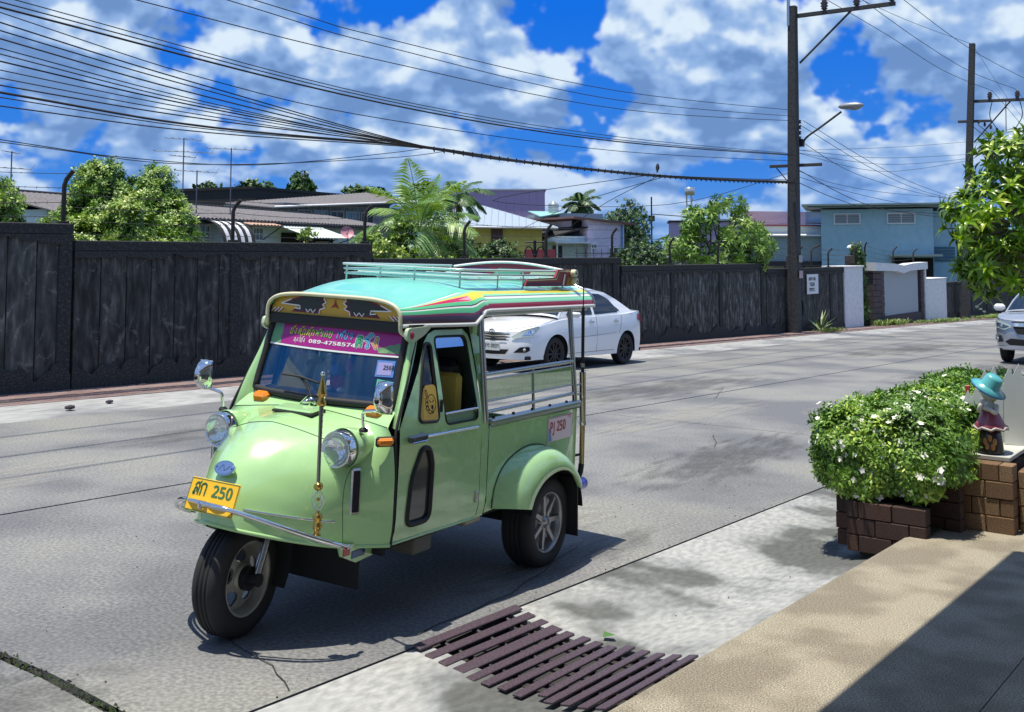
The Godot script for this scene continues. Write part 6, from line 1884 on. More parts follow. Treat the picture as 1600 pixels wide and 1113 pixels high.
	obj("purple_band", MB.new().poly(PackedVector2Array([Vector2(1.88, 1.634), Vector2(2.36, 1.634), Vector2(2.36, 1.65), Vector2(1.89, 1.65)]), fz), mat("board_purple", L(0.09, 0.01, 0.10), 0.4), sb)
	obj("white_slash", MB.new().poly(PackedVector2Array([Vector2(2.345, 1.636), Vector2(2.365, 1.636), Vector2(2.385, 1.705), Vector2(2.365, 1.705)]), func(u, v): return Vector3(u, v, zf + 0.0015)), M.white_paint, sb)
	obj("gold_patch", MB.new().poly(PackedVector2Array([Vector2(2.40, 1.634), Vector2(2.49, 1.634), Vector2(2.49, 1.69), Vector2(2.42, 1.68)]), fz), mat("gold_brown", L(0.36, 0.20, 0.05), 0.5), sb)
	# arched board across the rear of the rack
	var ab := PackedVector2Array([Vector2(-0.45, 1.65), Vector2(0.455, 1.65)])
	var trim := []
	for k in 15:
		var z := 0.455 - 0.905 * k / 14.0
		ab.append(Vector2(z, 1.715 + 0.045 * sin(PI * k / 14.0)))
		trim.append(Vector3(2.49, 1.717 + 0.045 * sin(PI * k / 14.0), z))
	var tb := obj("rear_board", MB.new().prism(ab, Transform3D(Basis(Vector3(0, 0, 1), Vector3.UP, Vector3(-1, 0, 0)), Vector3(2.50, 0, 0)), 0.016), M.board_wine, rk)
	obj("white_trim", MB.new().tube(trim, 0.010, 6), M.white_paint, tb)
	for k in 3:
		obj("painted_band", MB.new().poly(PackedVector2Array([Vector2(-0.4 + 0.27 * k, 1.675), Vector2(-0.2 + 0.27 * k, 1.675), Vector2(-0.16 + 0.27 * k, 1.72), Vector2(-0.36 + 0.27 * k, 1.72)]), func(u, v): return Vector3(2.4825, v, u), true), [M.board_purple, mat("band_green", L(0.12, 0.40, 0.28), 0.4), cream][k], tb)
	for q in [[2.47, 1.712, 0.024], [2.485, 1.66, 0.022]]:
		var lp := obj("rack_lamp", MB.new().bar(Vector3(q[0], q[1], 0.478), Vector3(q[0], q[1], 0.51), q[2], 16), cream, rk)
		obj("lamp_stud", MB.new().ball(Vector3(q[0], q[1], 0.512), Vector3(0.006, 0.006, 0.005), 8), M.dark_metal, lp)
	obj("red_lamp", MB.new().ball(Vector3(2.5, 1.71, 0.44), Vector3(0.016, 0.016, 0.016), 10), M.red_lens, rk)
# ---------- cars: a wall that follows the plan of the car, a deck over it and a glazed upper part ----------
class Shell:
	var plan := []          # Vector2(x, z) from the nose's middle round one side to the tail's middle
	var cum := []
	var top: Array          # Vector2(x, height) of the body's upper edge
	var low := 0.22
	var nosedrop := 0.06
	func setup(p: Array):
		plan = p
		cum = [0.0]
		for i in range(1, plan.size()):
			cum.append(cum[-1] + plan[i].distance_to(plan[i - 1]))
	func lut(t: Array, x: float) -> float:
		for i in range(1, t.size()):
			if x <= t[i].x:
				return lerpf(t[i - 1].y, t[i].y, clampf((x - t[i - 1].x) / maxf(t[i].x - t[i - 1].x, 1e-6), 0.0, 1.0))
		return t[-1].y
	func xz(s: float) -> Vector2:
		for i in range(1, cum.size()):
			if s <= cum[i]:
				return plan[i - 1].lerp(plan[i], (s - cum[i - 1]) / maxf(cum[i] - cum[i - 1], 1e-6))
		return plan[-1]
	func s_at(x: float) -> float:
		for i in range(1, plan.size()):
			if plan[i].x >= x and plan[i].x > plan[i - 1].x:
				return lerpf(cum[i - 1], cum[i], clampf((x - plan[i - 1].x) / (plan[i].x - plan[i - 1].x), 0.0, 1.0))
		return cum[-1]
	func pt(s: float, y: float, sg: float, off := 0.0) -> Vector3:
		var p := xz(s)
		var t := lut(top, p.x)
		var h := clampf((y - low) / (t - low), 0.0, 1.0)
		var g := 0.925 + 0.075 * sin(PI * (0.12 + 0.74 * h))
		var d := (xz(s + 0.03) - xz(s - 0.03)).normalized()
		var n := Vector2(-d.y, d.x) * off
		if s < 0.02: n = Vector2(-off, 0)
		var lean := nosedrop * h * h * clampf(1.0 - p.x / 0.5, 0.0, 1.0) + 0.03 * pow(1.0 - h, 3.0) * clampf(1.0 - p.x / 0.4, 0.0, 1.0)
		return Vector3(p.x + n.x + lean, y, sg * (p.y * g + n.y))

func build_car(T: Node3D, S: Shell, paint: Material, P: Dictionary):
	var L_: float = S.cum[-1]
	var wheels: Array = P.wheels
	var r: float = P.r
	var arches := []
	for x in wheels:
		var pl := circle(Vector2(S.s_at(x), r), Vector2.ONE * (r + 0.045), 30)
		arches.append(pl)
	var outer := PackedVector2Array()
	for k in 9:
		outer.append(Vector2(L_ * k / 8.0, S.low))
	for k in 61:
		var s := L_ * (1.0 - k / 60.0)
		outer.append(Vector2(s, S.lut(S.top, S.xz(s).x)))
	var body: MeshInstance3D = null
	for sg in [-1.0, 1.0]:
		var f := func(s, y): return S.pt(s, y, sg)
		var o := obj("body_side", MB.new().plate(outer, arches, f, 0.07, sg < 0, 0.08), paint, T)
		if sg > 0: body = o
		for x in wheels:
			var rows := []
			for i in 2:
				var row := []
				for k in 17:
					var a := PI * (1.05 - 1.1 * k / 16.0)
					row.append(Vector3(x + cos(a) * (r + 0.05), r + sin(a) * (r + 0.05), sg * lerpf(0.45, P.half - 0.03, i)))
				rows.append(row)
			obj("arch_liner", MB.new().grid(rows, sg > 0), M.underside, T)
	var deck := []
	for i in 61:
		var s := L_ * i / 60.0
		var p := S.xz(s)
		var row := []
		var e := S.pt(s, S.lut(S.top, p.x), 1.0)
		for k in 13:
			var q := -1.0 + k / 6.0
			row.append(Vector3(e.x - 0.02 * (1.0 - q * q) * clampf(1.0 - p.x / 0.6, 0.0, 1.0), e.y + P.crown * (1.0 - q * q) * clampf(p.x * 4.0, 0.0, 1.0), e.z * q))
		deck.append(row)
	obj("bonnet", MB.new().grid(deck), paint, T)
	obj("floor_pan", MB.new().box(Vector3(P.len / 2, S.low + 0.03, 0), Vector3(P.len - 0.3, 0.06, P.half * 1.7)), M.underside, T)
	# upper part
	var side := func(x: float, y: float, sg: float, off: float) -> Vector3:
		var h := clampf((y - P.belt) / (P.roof - P.belt), 0.0, 1.0)
		return Vector3(x, y, sg * (lerpf(P.zb, P.zr, pow(h, 1.25)) + off))
	var roof: Array = P.roofline       # Vector2(x, y): windscreen foot, roof front ... roof rear, rear glass foot
	var rows := []
	for q in roof:
		var row := []
		var e: Vector3 = side.call(q.x, q.y, 1.0, 0.0)
		for k in 13:
			var u := -1.0 + k / 6.0
			row.append(Vector3(q.x, q.y + 0.05 * (1.0 - u * u * u * u), e.z * u))
		rows.append(row)
	obj("roof_skin", MB.new().grid(rows), paint, T)
	for sg in [-1.0, 1.0]:
		var f0 := func(x, y): return side.call(x, y, sg, 0.0)
		var f1 := func(x, y): return side.call(x, y, sg, 0.006)
		var so := PackedVector2Array()
		so.append(Vector2(roof[0].x, P.belt - 0.05))
		for q in roof: so.append(q)
		so.append(Vector2(roof[-1].x, P.belt - 0.05))
		obj("roof_side", MB.new().plate(so, [], f0, 0.06, sg < 0), paint, T)
		for w in P.windows:
			obj("side_window", MB.new().plate(round_poly(w, 0.04), [], f1, 0.06, sg < 0), M.car_glass, T)
	# front and rear glass laid just over the skin
	for q in [[0, P.front_to], [P.rear_from, roof.size() - 1]]:
		var gr := []
		var a: Vector2 = roof[q[0]]; var b: Vector2 = roof[q[1]]
		for i in 9:
			var t := lerpf(0.06, 0.94, i / 8.0)
			var c := a.lerp(b, t)
			if q[1] - q[0] > 1:
				c.y = S.lut(roof, c.x)
			var row := []
			var ez: float = (side.call(c.x, c.y, 1.0, 0.0)).z - 0.055
			for k in 13:
				var u := -1.0 + k / 6.0
				row.append(Vector3(c.x, c.y + 0.05 * (1.0 - u * u * u * u * 0.75) + 0.008, ez * u))
			gr.append(row)
		obj("windscreen" if q[0] == 0 else "rear_window", MB.new().grid(gr), M.car_glass, T)
	for x in wheels:
		for sg in [-1.0, 1.0]:
			wheel(T, "wheel", Transform3D(Basis(Vector3.UP, 0.0 if sg > 0 else PI), Vector3(x, r, sg * (P.half - 0.12))), r, 0.19, r * 0.68, P.spokes, P.alloy, false)
	return body

func patch(T: Node, called: String, S: Shell, pts: Array, sg: float, off: float, m: Material, rnd := 0.0) -> MeshInstance3D:
	var pl := round_poly(pts, rnd) if rnd > 0.0 else PackedVector2Array(pts)
	return obj(called, MB.new().plate(pl, [], func(s, y): return S.pt(s, y, sg, off + 0.012), 0.05, sg < 0, 0.06), m, T)

func seam(T: Node, S: Shell, pts: Array, sg: float, m: Material, r := 0.004, called := "shut_line"):
	var out := []
	for p in spline(pts, 4):
		out.append(S.pt(p.x, p.y, sg, 0.0))
	obj(called, MB.new().tube(out, r, 5), m, T)

func car_place(x: float, z: float) -> Transform3D:
	return Transform3D(Basis(Vector3(0, 0, 1), -SLOPE), Vector3(x, gy(x), z))

func white_car():
	mat("car_glass", L(0.012, 0.022, 0.045), 0.06)
	var T := thing("parked_sedan", "white four-door saloon with black wheels parked by the far wall behind the three-wheeler", "car", car_place(15.12, -11.9))
	var paint := mat("car_white", L(0.80, 0.82, 0.85), 0.25, 0.0, 1.0)
	var S := Shell.new()
	var pl := []
	for p in spline([Vector2(0, 0), Vector2(0.015, 0.3), Vector2(0.075, 0.56), Vector2(0.22, 0.735), Vector2(0.5, 0.82), Vector2(1.1, 0.848), Vector2(2.0, 0.85), Vector2(3.0, 0.848), Vector2(3.6, 0.82), Vector2(3.98, 0.72), Vector2(4.10, 0.52), Vector2(4.14, 0.26), Vector2(4.15, 0.0)], 6):
		pl.append(p)
	S.top = [Vector2(0, 0.70), Vector2(0.15, 0.735), Vector2(0.5, 0.83), Vector2(0.9, 0.90), Vector2(1.3, 0.935), Vector2(2.0, 0.95), Vector2(3.2, 0.985), Vector2(3.7, 1.02), Vector2(4.0, 1.03), Vector2(4.15, 1.01)]
	S.setup(pl)
	S.low = 0.23
	build_car(T, S, paint, {"wheels": [0.85, 3.27], "r": 0.31, "half": 0.83, "len": 4.15, "crown": 0.045, "belt": 0.95, "roof": 1.42, "zb": 0.76, "zr": 0.56,
		"roofline": [Vector2(0.98, 0.94), Vector2(1.35, 1.19), Vector2(1.68, 1.37), Vector2(2.0, 1.435), Vector2(2.4, 1.45), Vector2(2.8, 1.40), Vector2(3.15, 1.26), Vector2(3.62, 1.02)], "front_to": 2, "rear_from": 5,
		"windows": [[Vector2(1.22, 0.985), Vector2(1.72, 1.335), Vector2(2.12, 1.39), Vector2(2.12, 0.985)], [Vector2(2.2, 0.985), Vector2(2.2, 1.39), Vector2(2.6, 1.37), Vector2(2.84, 1.28), Vector2(3.02, 1.1), Vector2(3.05, 1.02)], [Vector2(2.93, 1.03), Vector2(2.93, 1.17), Vector2(3.14, 1.05)]], "spokes": 10, "alloy": mat("black_alloy", L(0.035, 0.035, 0.04), 0.35, 0.6)})
	var ch: Material = M.chrome
	var ln := mat("shut_line", L(0.05, 0.05, 0.06), 0.8)
	for sg in [-1.0, 1.0]:
		var hl := patch(T, "headlight", S, [Vector2(0.40, 0.62), Vector2(0.46, 0.60), Vector2(0.80, 0.645), Vector2(0.97, 0.79), Vector2(0.93, 0.82), Vector2(0.62, 0.745)], sg, 0.008, mat("lamp_clear", L(0.50, 0.56, 0.50), 0.08, 0.2, 1.0), 0.02)
		patch(hl, "reflector", S, [Vector2(0.60, 0.645), Vector2(0.80, 0.67), Vector2(0.88, 0.75), Vector2(0.72, 0.735)], sg, 0.011, ch, 0.02)
		patch(T, "fog_lamp_recess", S, [Vector2(0.46, 0.35), Vector2(0.70, 0.36), Vector2(0.76, 0.40), Vector2(0.74, 0.46), Vector2(0.58, 0.45)], sg, 0.005, M.underside, 0.02)
		obj("fog_lamp", MB.new().ball(S.pt(0.66, 0.405, sg, 0.006), Vector3(0.03, 0.03, 0.03), 10), M.lamp_clear, T)
		for pts in [[Vector2(S.s_at(1.22), 0.3), Vector2(S.s_at(1.2), 0.6), Vector2(S.s_at(1.25), 0.93)], [Vector2(S.s_at(2.16), 0.29), Vector2(S.s_at(2.16), 0.96)], [Vector2(S.s_at(2.95), 0.62), Vector2(S.s_at(3.02), 0.75), Vector2(S.s_at(3.08), 0.97)], [Vector2(S.s_at(1.22), 0.3), Vector2(S.s_at(2.8), 0.31)], [Vector2(0.3, 0.715), Vector2(0.42, 0.76), Vector2(0.9, 0.83)]]:
			seam(T, S, pts, sg, ln)
		seam(T, S, [Vector2(S.s_at(1.25), 0.585), Vector2(S.s_at(2.0), 0.60), Vector2(S.s_at(2.85), 0.64)], sg, mat("moulding", L(0.30, 0.31, 0.34), 0.5), 0.006, "side_moulding")
		for x in [1.98, 2.86]:
			var h := obj("door_handle", MB.new().box(S.pt(S.s_at(x), 0.86, sg, 0.012), Vector3(0.17, 0.032, 0.03), 0.012), ch, T)
			obj("handle_cup", MB.new().ball(S.pt(S.s_at(x) - 0.02, 0.855, sg, -0.004), Vector3(0.075, 0.055, 0.012), 12), ch, h)
		obj("side_repeater", MB.new().ball(S.pt(S.s_at(1.02), 0.70, sg, 0.004), Vector3(0.025, 0.014, 0.008), 8), M.lamp_clear, T)
		var mr := obj("door_mirror", MB.new().box(Vector3(1.30, 1.01, sg * 0.93), Vector3(0.10, 0.125, 0.21), 0.045), paint, T)
		obj("mirror_foot", MB.new().bar(Vector3(1.30, 0.97, sg * 0.76), Vector3(1.30, 0.975, sg * 0.88), 0.025, 8), M.black_rubber, mr)
		obj("mirror_lamp", MB.new().box(Vector3(1.248, 1.0, sg * 0.95), Vector3(0.012, 0.03, 0.14), 0.004), M.lamp_clear, mr)
		patch(T, "tail_lamp", S, [Vector2(S.s_at(4.0) - 0.28, 0.86), Vector2(S.s_at(4.0) - 0.24, 0.98), Vector2(S.s_at(4.05) + 0.1, 0.95), Vector2(S.s_at(4.05) + 0.05, 0.78)], sg, 0.006, M.red_lens, 0.02)
		for k in 3:
			patch(T, "grille_gap", S, [Vector2(0.0, 0.555 + 0.042 * k), Vector2(0.30 + 0.035 * k, 0.567 + 0.046 * k), Vector2(0.31 + 0.035 * k, 0.584 + 0.046 * k), Vector2(0.0, 0.578 + 0.042 * k)], sg, 0.004, M.underside)
			patch(T, "grille_bar", S, [Vector2(0.0, 0.580 + 0.042 * k), Vector2(0.31 + 0.035 * k, 0.586 + 0.046 * k), Vector2(0.315 + 0.035 * k, 0.597 + 0.046 * k), Vector2(0.0, 0.593 + 0.042 * k)], sg, 0.012, ch)
		patch(T, "air_intake", S, [Vector2(0.0, 0.31), Vector2(0.30, 0.32), Vector2(0.37, 0.405), Vector2(0.0, 0.395)], sg, 0.004, M.underside)
	var bd := obj("emblem", MB.new().tube(circle(Vector2.ZERO, Vector2(0.05, 0.035), 20).duplicate() as Array if false else Array(circle(Vector2.ZERO, Vector2(0.055, 0.037), 20)).map(func(q): return Vector3(0.01, 0.715 + q.y, q.x)), 0.007, 5, false, true), mat("dark_chrome", L(0.14, 0.17, 0.19), 0.2, 0.9), T)
	obj("emblem_bar", MB.new().tube(Array(circle(Vector2.ZERO, Vector2(0.038, 0.014), 14)).map(func(q): return Vector3(0.01, 0.725 + q.y, q.x)), 0.005, 5, false, true), M.dark_chrome, bd)
	obj("emblem_bar", MB.new().tube(Array(circle(Vector2.ZERO, Vector2(0.016, 0.035), 14)).map(func(q): return Vector3(0.01, 0.715 + q.y, q.x)), 0.005, 5, false, true), M.dark_chrome, bd)
	var np := obj("number_plate", MB.new().box(Vector3(-0.012, 0.455, 0.03), Vector3(0.012, 0.155, 0.34), 0.003), mat("plate_white", L(0.62, 0.66, 0.66), 0.4), T)
	var f := func(u, v): return Vector3(-0.0195, 0.455 + v, 0.03 + u)
	obj("plate_digits", letters("0931", 0.07, f, Vector2(-0.03, -0.03), false, 0.9), mat("print_dark", L(0.02, 0.02, 0.03), 0.6), np)
	obj("plate_letters", thai("กว", 0.06, 0.01, f, Vector2(-0.15, -0.028)), M.print_dark, np)

func silver_car():
	var T := thing("parked_suv", "silver off-road car facing us at the right edge of the road, partly cut off", "car", car_place(24.55, -4.90))
	var paint := mat("car_silver", L(0.42, 0.45, 0.50), 0.28, 0.55, 1.0)
	var S := Shell.new()
	var pl := []
	for p in spline([Vector2(0, 0), Vector2(0.02, 0.35), Vector2(0.09, 0.66), Vector2(0.26, 0.82), Vector2(0.6, 0.875), Vector2(1.4, 0.885), Vector2(3.2, 0.885), Vector2(4.0, 0.86), Vector2(4.32, 0.74), Vector2(4.42, 0.4), Vector2(4.43, 0.0)], 6):
		pl.append(p)
	S.top = [Vector2(0, 0.90), Vector2(0.15, 0.95), Vector2(0.5, 1.02), Vector2(1.0, 1.07), Vector2(1.4, 1.09), Vector2(3.2, 1.14), Vector2(4.43, 1.15)]
	S.setup(pl)
	S.low = 0.30
	build_car(T, S, paint, {"wheels": [0.86, 3.5], "r": 0.35, "half": 0.865, "len": 4.43, "crown": 0.05, "belt": 1.09, "roof": 1.62, "zb": 0.80, "zr": 0.60,
		"roofline": [Vector2(0.95, 1.07), Vector2(1.35, 1.33), Vector2(1.75, 1.53), Vector2(2.1, 1.60), Vector2(3.0, 1.62), Vector2(3.9, 1.56), Vector2(4.3, 1.15)], "front_to": 2, "rear_from": 5,
		"windows": [[Vector2(1.3, 1.13), Vector2(1.82, 1.50), Vector2(2.3, 1.55), Vector2(2.3, 1.13)], [Vector2(2.38, 1.13), Vector2(2.38, 1.55), Vector2(3.2, 1.55), Vector2(3.3, 1.15)]], "spokes": 5, "alloy": M.grey_alloy})
	var ch: Material = M.chrome
	for sg in [-1.0, 1.0]:
		var hl := patch(T, "headlight", S, [Vector2(0.42, 0.80), Vector2(0.62, 0.72), Vector2(0.86, 0.77), Vector2(1.16, 0.90), Vector2(1.12, 0.96), Vector2(0.72, 0.90)], sg, 0.01, mat("lamp_clear", L(0.50, 0.56, 0.50), 0.08, 0.2, 1.0), 0.02)
		patch(hl, "lamp_housing", S, [Vector2(0.52, 0.79), Vector2(0.64, 0.745), Vector2(0.84, 0.785), Vector2(0.9, 0.87), Vector2(0.72, 0.86)], sg, 0.013, mat("lamp_dark", L(0.08, 0.11, 0.14), 0.1, 0.5, 1.0), 0.02)
		obj("projector", MB.new().ball(S.pt(0.70, 0.81, sg, 0.0), Vector3(0.04, 0.045, 0.045), 12), ch, hl)
		patch(T, "grille_bar", S, [Vector2(0.0, 0.80), Vector2(0.5, 0.80), Vector2(0.5, 0.86), Vector2(0.0, 0.875)], sg, 0.02, ch)
		patch(T, "grille", S, [Vector2(0.0, 0.62), Vector2(0.36, 0.64), Vector2(0.46, 0.79), Vector2(0.0, 0.795)], sg, 0.006, M.underside)
		patch(T, "grille_lip", S, [Vector2(0.0, 0.885), Vector2(0.5, 0.875), Vector2(0.5, 0.895), Vector2(0.0, 0.91)], sg, 0.01, M.underside)
		patch(T, "lower_grille", S, [Vector2(0.0, 0.40), Vector2(0.52, 0.40), Vector2(0.62, 0.47), Vector2(0.5, 0.54), Vector2(0.0, 0.52)], sg, 0.006, M.underside, 0.01)
		patch(T, "skid_plate", S, [Vector2(0.0, 0.31), Vector2(0.95, 0.33), Vector2(0.95, 0.37), Vector2(0.62, 0.375), Vector2(0.5, 0.40), Vector2(0.0, 0.395)], sg, 0.012, mat("skid_silver", L(0.6, 0.6, 0.62), 0.3, 0.3))
		patch(T, "fog_recess", S, [Vector2(0.66, 0.47), Vector2(0.80, 0.45), Vector2(0.98, 0.60), Vector2(0.70, 0.60)], sg, 0.005, M.underside, 0.01)
		obj("fog_ring", MB.new().tube(Array(circle(Vector2.ZERO, Vector2(0.05, 0.05), 18)).map(func(q): return S.pt(0.80, 0.53, sg, 0.012) + Vector3(0, q.y, q.x)), 0.011, 6, false, true), ch, T)
		obj("fog_lamp", MB.new().ball(S.pt(0.80, 0.53, sg, 0.0), Vector3(0.03, 0.04, 0.04), 10), M.lamp_clear, T)
		patch(T, "sill_cladding", S, [Vector2(S.s_at(0.5), 0.302), Vector2(S.s_at(4.0), 0.302), Vector2(S.s_at(4.0), 0.40), Vector2(S.s_at(1.3), 0.40), Vector2(S.s_at(1.25), 0.55), Vector2(S.s_at(0.48), 0.6)], sg, 0.004, M.black_rubber)
		var mr := obj("door_mirror", MB.new().box(Vector3(1.28, 1.17, sg * 0.98), Vector3(0.12, 0.15, 0.24), 0.05), mat("car_white", L(0.8, 0.82, 0.85), 0.25, 0.0, 1.0), T)
		obj("mirror_foot", MB.new().bar(Vector3(1.30, 1.10, sg * 0.80), Vector3(1.30, 1.12, sg * 0.92), 0.03, 8), M.black_rubber, mr)
		seam(T, S, [Vector2(S.s_at(1.25), 0.45), Vector2(S.s_at(1.2), 0.75), Vector2(S.s_at(1.28), 1.08)], sg, M.shut_line)
		seam(T, S, [Vector2(0.05, 0.905), Vector2(0.6, 0.92), Vector2(S.s_at(0.4), 0.985), Vector2(S.s_at(1.0), 1.06)], sg, M.shut_line)
		obj("roof_rail", MB.new().tube(spline([Vector3(1.95, 1.60, sg * 0.58), Vector3(2.2, 1.68, sg * 0.58), Vector3(3.4, 1.69, sg * 0.58), Vector3(3.7, 1.60, sg * 0.58)], 5), 0.018, 6), M.black_rubber, T)
		obj("wiper", MB.new().tube([Vector3(0.98, 1.105, sg * 0.25 - 0.2), Vector3(1.06, 1.165, sg * 0.25 + 0.2)], 0.008, 5), M.black_rubber, T)
	obj("number_plate", MB.new().box(Vector3(-0.02, 0.58, 0.0), Vector3(0.012, 0.155, 0.34), 0.003), M.plate_white, T)
# ---------- poles, cables, lamp ----------
func pole(x: float, z: float, top: float, label: String) -> Node3D:
	var T := thing("utility_pole", label, "utility pole", at(Vector3(x, 0, z)), "concrete utility poles")
	var y0 := gy(x) - 0.3
	var m := surf("pole_concrete", [[0.0, L(0.02, 0.021, 0.022)], [0.5, L(0.045, 0.046, 0.05)], [1.0, L(0.12, 0.12, 0.12)]], Vector3(0.5, 2.0, 0.5), 0.85, 0.03, 0.3)
	var mb := MB.new().flat()
	var w0 := 0.19; var w1 := 0.13
	for k in 4:
		var a := TAU * k / 4 + PI / 4; var b := a + TAU / 4
		for q in [0.0]:
			var p := func(ang: float, w: float, y: float, c: float): return Vector3(cos(ang) * w * 1.414 + c * cos(ang + PI / 4 * 0), y, sin(ang) * w * 1.414)
			mb.quad(Vector3(cos(b) * w0 * 1.3, y0, sin(b) * w0 * 1.3), Vector3(cos(b) * w1 * 1.3, top, sin(b) * w1 * 1.3), Vector3(cos(a) * w1 * 1.3, top, sin(a) * w1 * 1.3), Vector3(cos(a) * w0 * 1.3, y0, sin(a) * w0 * 1.3))
	mb.quad(Vector3(-w1, top, -w1) * Vector3(0.92, 1, 0.92), Vector3(w1, top, -w1) * Vector3(0.92, 1, 0.92), Vector3(w1, top, w1) * Vector3(0.92, 1, 0.92), Vector3(-w1, top, w1) * Vector3(0.92, 1, 0.92))
	obj("shaft", mb, m, T)
	return T

func insulator(p: Vector3, parent: Node, s := 1.0):
	obj("insulator", MB.new().lathe([Vector2(0.02, -0.02), Vector2(0.03, 0.0), Vector2(0.075, 0.03), Vector2(0.05, 0.05), Vector2(0.085, 0.09), Vector2(0.055, 0.11), Vector2(0.085, 0.15), Vector2(0.05, 0.19), Vector2(0.055, 0.22), Vector2(0.0, 0.24)].map(func(v): return v * s), 10, at(p)), mat("porcelain", L(0.05, 0.035, 0.03), 0.25), parent)

func poles_and_cables():
	var wood := mat("arm_grey", L(0.05, 0.05, 0.055), 0.7)
	var black := mat("cable_black", L(0.012, 0.012, 0.014), 0.6)
	var P1 := pole(33.0, -13.63, 9.75, "tall dark utility pole with stickers beside the white notice, carrying the street lamp")
	obj("crossarm", MB.new().box(Vector3(0.16, 9.45, 1.5), Vector3(0.11, 0.13, 3.5), 0.01), wood, P1)
	obj("arm_brace", MB.new().bar(Vector3(0.2, 7.9, 0.15), Vector3(0.2, 9.4, 1.85), 0.035, 6), wood, P1)
	obj("top_bracket", MB.new().box(Vector3(-0.1, 10.1, -0.1), Vector3(0.09, 2.0, 0.09), 0.005), M.steel, P1)
	for z in [1.0, 2.05, 3.15]:
		insulator(Vector3(0.16, 9.53, z), P1, 1.5)
	obj("low_arm", MB.new().box(Vector3(0.16, 4.56, 0.0), Vector3(0.1, 0.1, 1.75), 0.008), wood, P1)
	obj("low_arm_stay", MB.new().bar(Vector3(0.16, 4.5, -0.65), Vector3(0.12, 3.9, -0.12), 0.02, 5), wood, P1)
	for k in 4:
		obj("spool_rack", MB.new().lathe([Vector2(0.03, -0.06), Vector2(0.06, -0.04), Vector2(0.035, 0.0), Vector2(0.06, 0.04), Vector2(0.03, 0.06)], 8, at(Vector3(0.28, 5.45 + 0.18 * k, 0.1))), M.porcelain, P1)
	obj("cable_box", MB.new().box(Vector3(0.3, 5.3, 0.12), Vector3(0.2, 0.24, 0.2), 0.01), M.dark_metal, P1)
	obj("torn_poster", MB.new().box(Vector3(-0.02, 1.55, 0.228), Vector3(0.3, 0.22, 0.006), 0.0), mat("poster_grey", L(0.34, 0.35, 0.37), 0.9), P1)
	obj("torn_poster", MB.new().box(Vector3(0.0, 1.05, 0.232), Vector3(0.29, 0.24, 0.006), 0.0), mat("poster_pink", L(0.45, 0.36, 0.36), 0.9), P1)
	obj("cable_coil", MB.new().tube(range(17).map(func(k): return Vector3(0.28 + 0.18 * cos(TAU * k / 16), -0.02 + 0.3 * sin(TAU * k / 16), 0.1)), 0.035, 6), black, P1)
	var lamp := thing("street_lamp", "street lamp on a raking arm fixed to the near utility pole", "street lamp", at(Vector3(33.0, 0, -13.63)))
	obj("arm", MB.new().tube(spline([Vector3(0.3, 5.2, 0.25), Vector3(0.3, 5.45, 0.38), Vector3(0.3, 5.75, 0.85), Vector3(0.3, 6.2, 1.55)], 5), 0.035, 8), wood, lamp)
	obj("head", MB.new().ball(Vector3(0.3, 6.36, 1.86), Vector3(0.15, 0.11, 0.42), 14), mat("lamp_head", L(0.30, 0.31, 0.33), 0.4, 0.3), lamp, Transform3D.IDENTITY)
	obj("bowl", MB.new().ball(Vector3(0.3, 6.33, 1.98), Vector3(0.12, 0.12, 0.24), 12), mat("lamp_bowl", L(0.25, 0.26, 0.27), 0.15), lamp)
	var P2 := pole(53.1, -13.52, 11.7, "farther utility pole rising above the leafy branch at the right")
	obj("crossarm", MB.new().box(Vector3(0.16, 8.95, 1.6), Vector3(0.11, 0.14, 3.6), 0.01), wood, P2)
	obj("arm_brace", MB.new().bar(Vector3(0.2, 7.0, 0.15), Vector3(0.2, 8.9, 1.7), 0.035, 6), wood, P2)
	for z in [0.8, 2.0, 3.2]:
		insulator(Vector3(0.16, 9.03, z), P2, 1.5)
	obj("low_arm", MB.new().box(Vector3(0.16, 8.0, 0.15), Vector3(0.1, 0.12, 1.5), 0.008), wood, P2)
	for k in 5:
		insulator(Vector3(0.3 + 0.1 * k, 7.9 - 0.12 * k, 0.3 + 0.25 * k), P2, 0.8)
	obj("sticker", MB.new().box(Vector3(0.0, 0.95, 0.235), Vector3(0.4, 0.3, 0.006), 0.0), M.poster_grey, P2)
	for k in 3:
		obj("jumper", MB.new().tube(spline([Vector3(0.2, 8.9, 0.9 + 0.6 * k), Vector3(0.3, 8.2, 0.8 + 0.7 * k), Vector3(0.4, 7.5, 1.2 + 0.3 * k)], 5), 0.02, 5), black, P2)
	P2.basis = Basis(Vector3.UP.cross(Vector3(0.603, 0, 0.798)), 0.055)
	P1.basis = Basis(Vector3.UP.cross(Vector3(0.603, 0, 0.798)), 0.012)
	var P3 := pole(-8.0, -13.5, 10.5, "utility pole up the street, beyond the left edge of the picture")
	obj("low_arm", MB.new().box(Vector3(0.0, 6.5, 0.0), Vector3(0.1, 0.1, 1.75), 0.008), wood, P3)
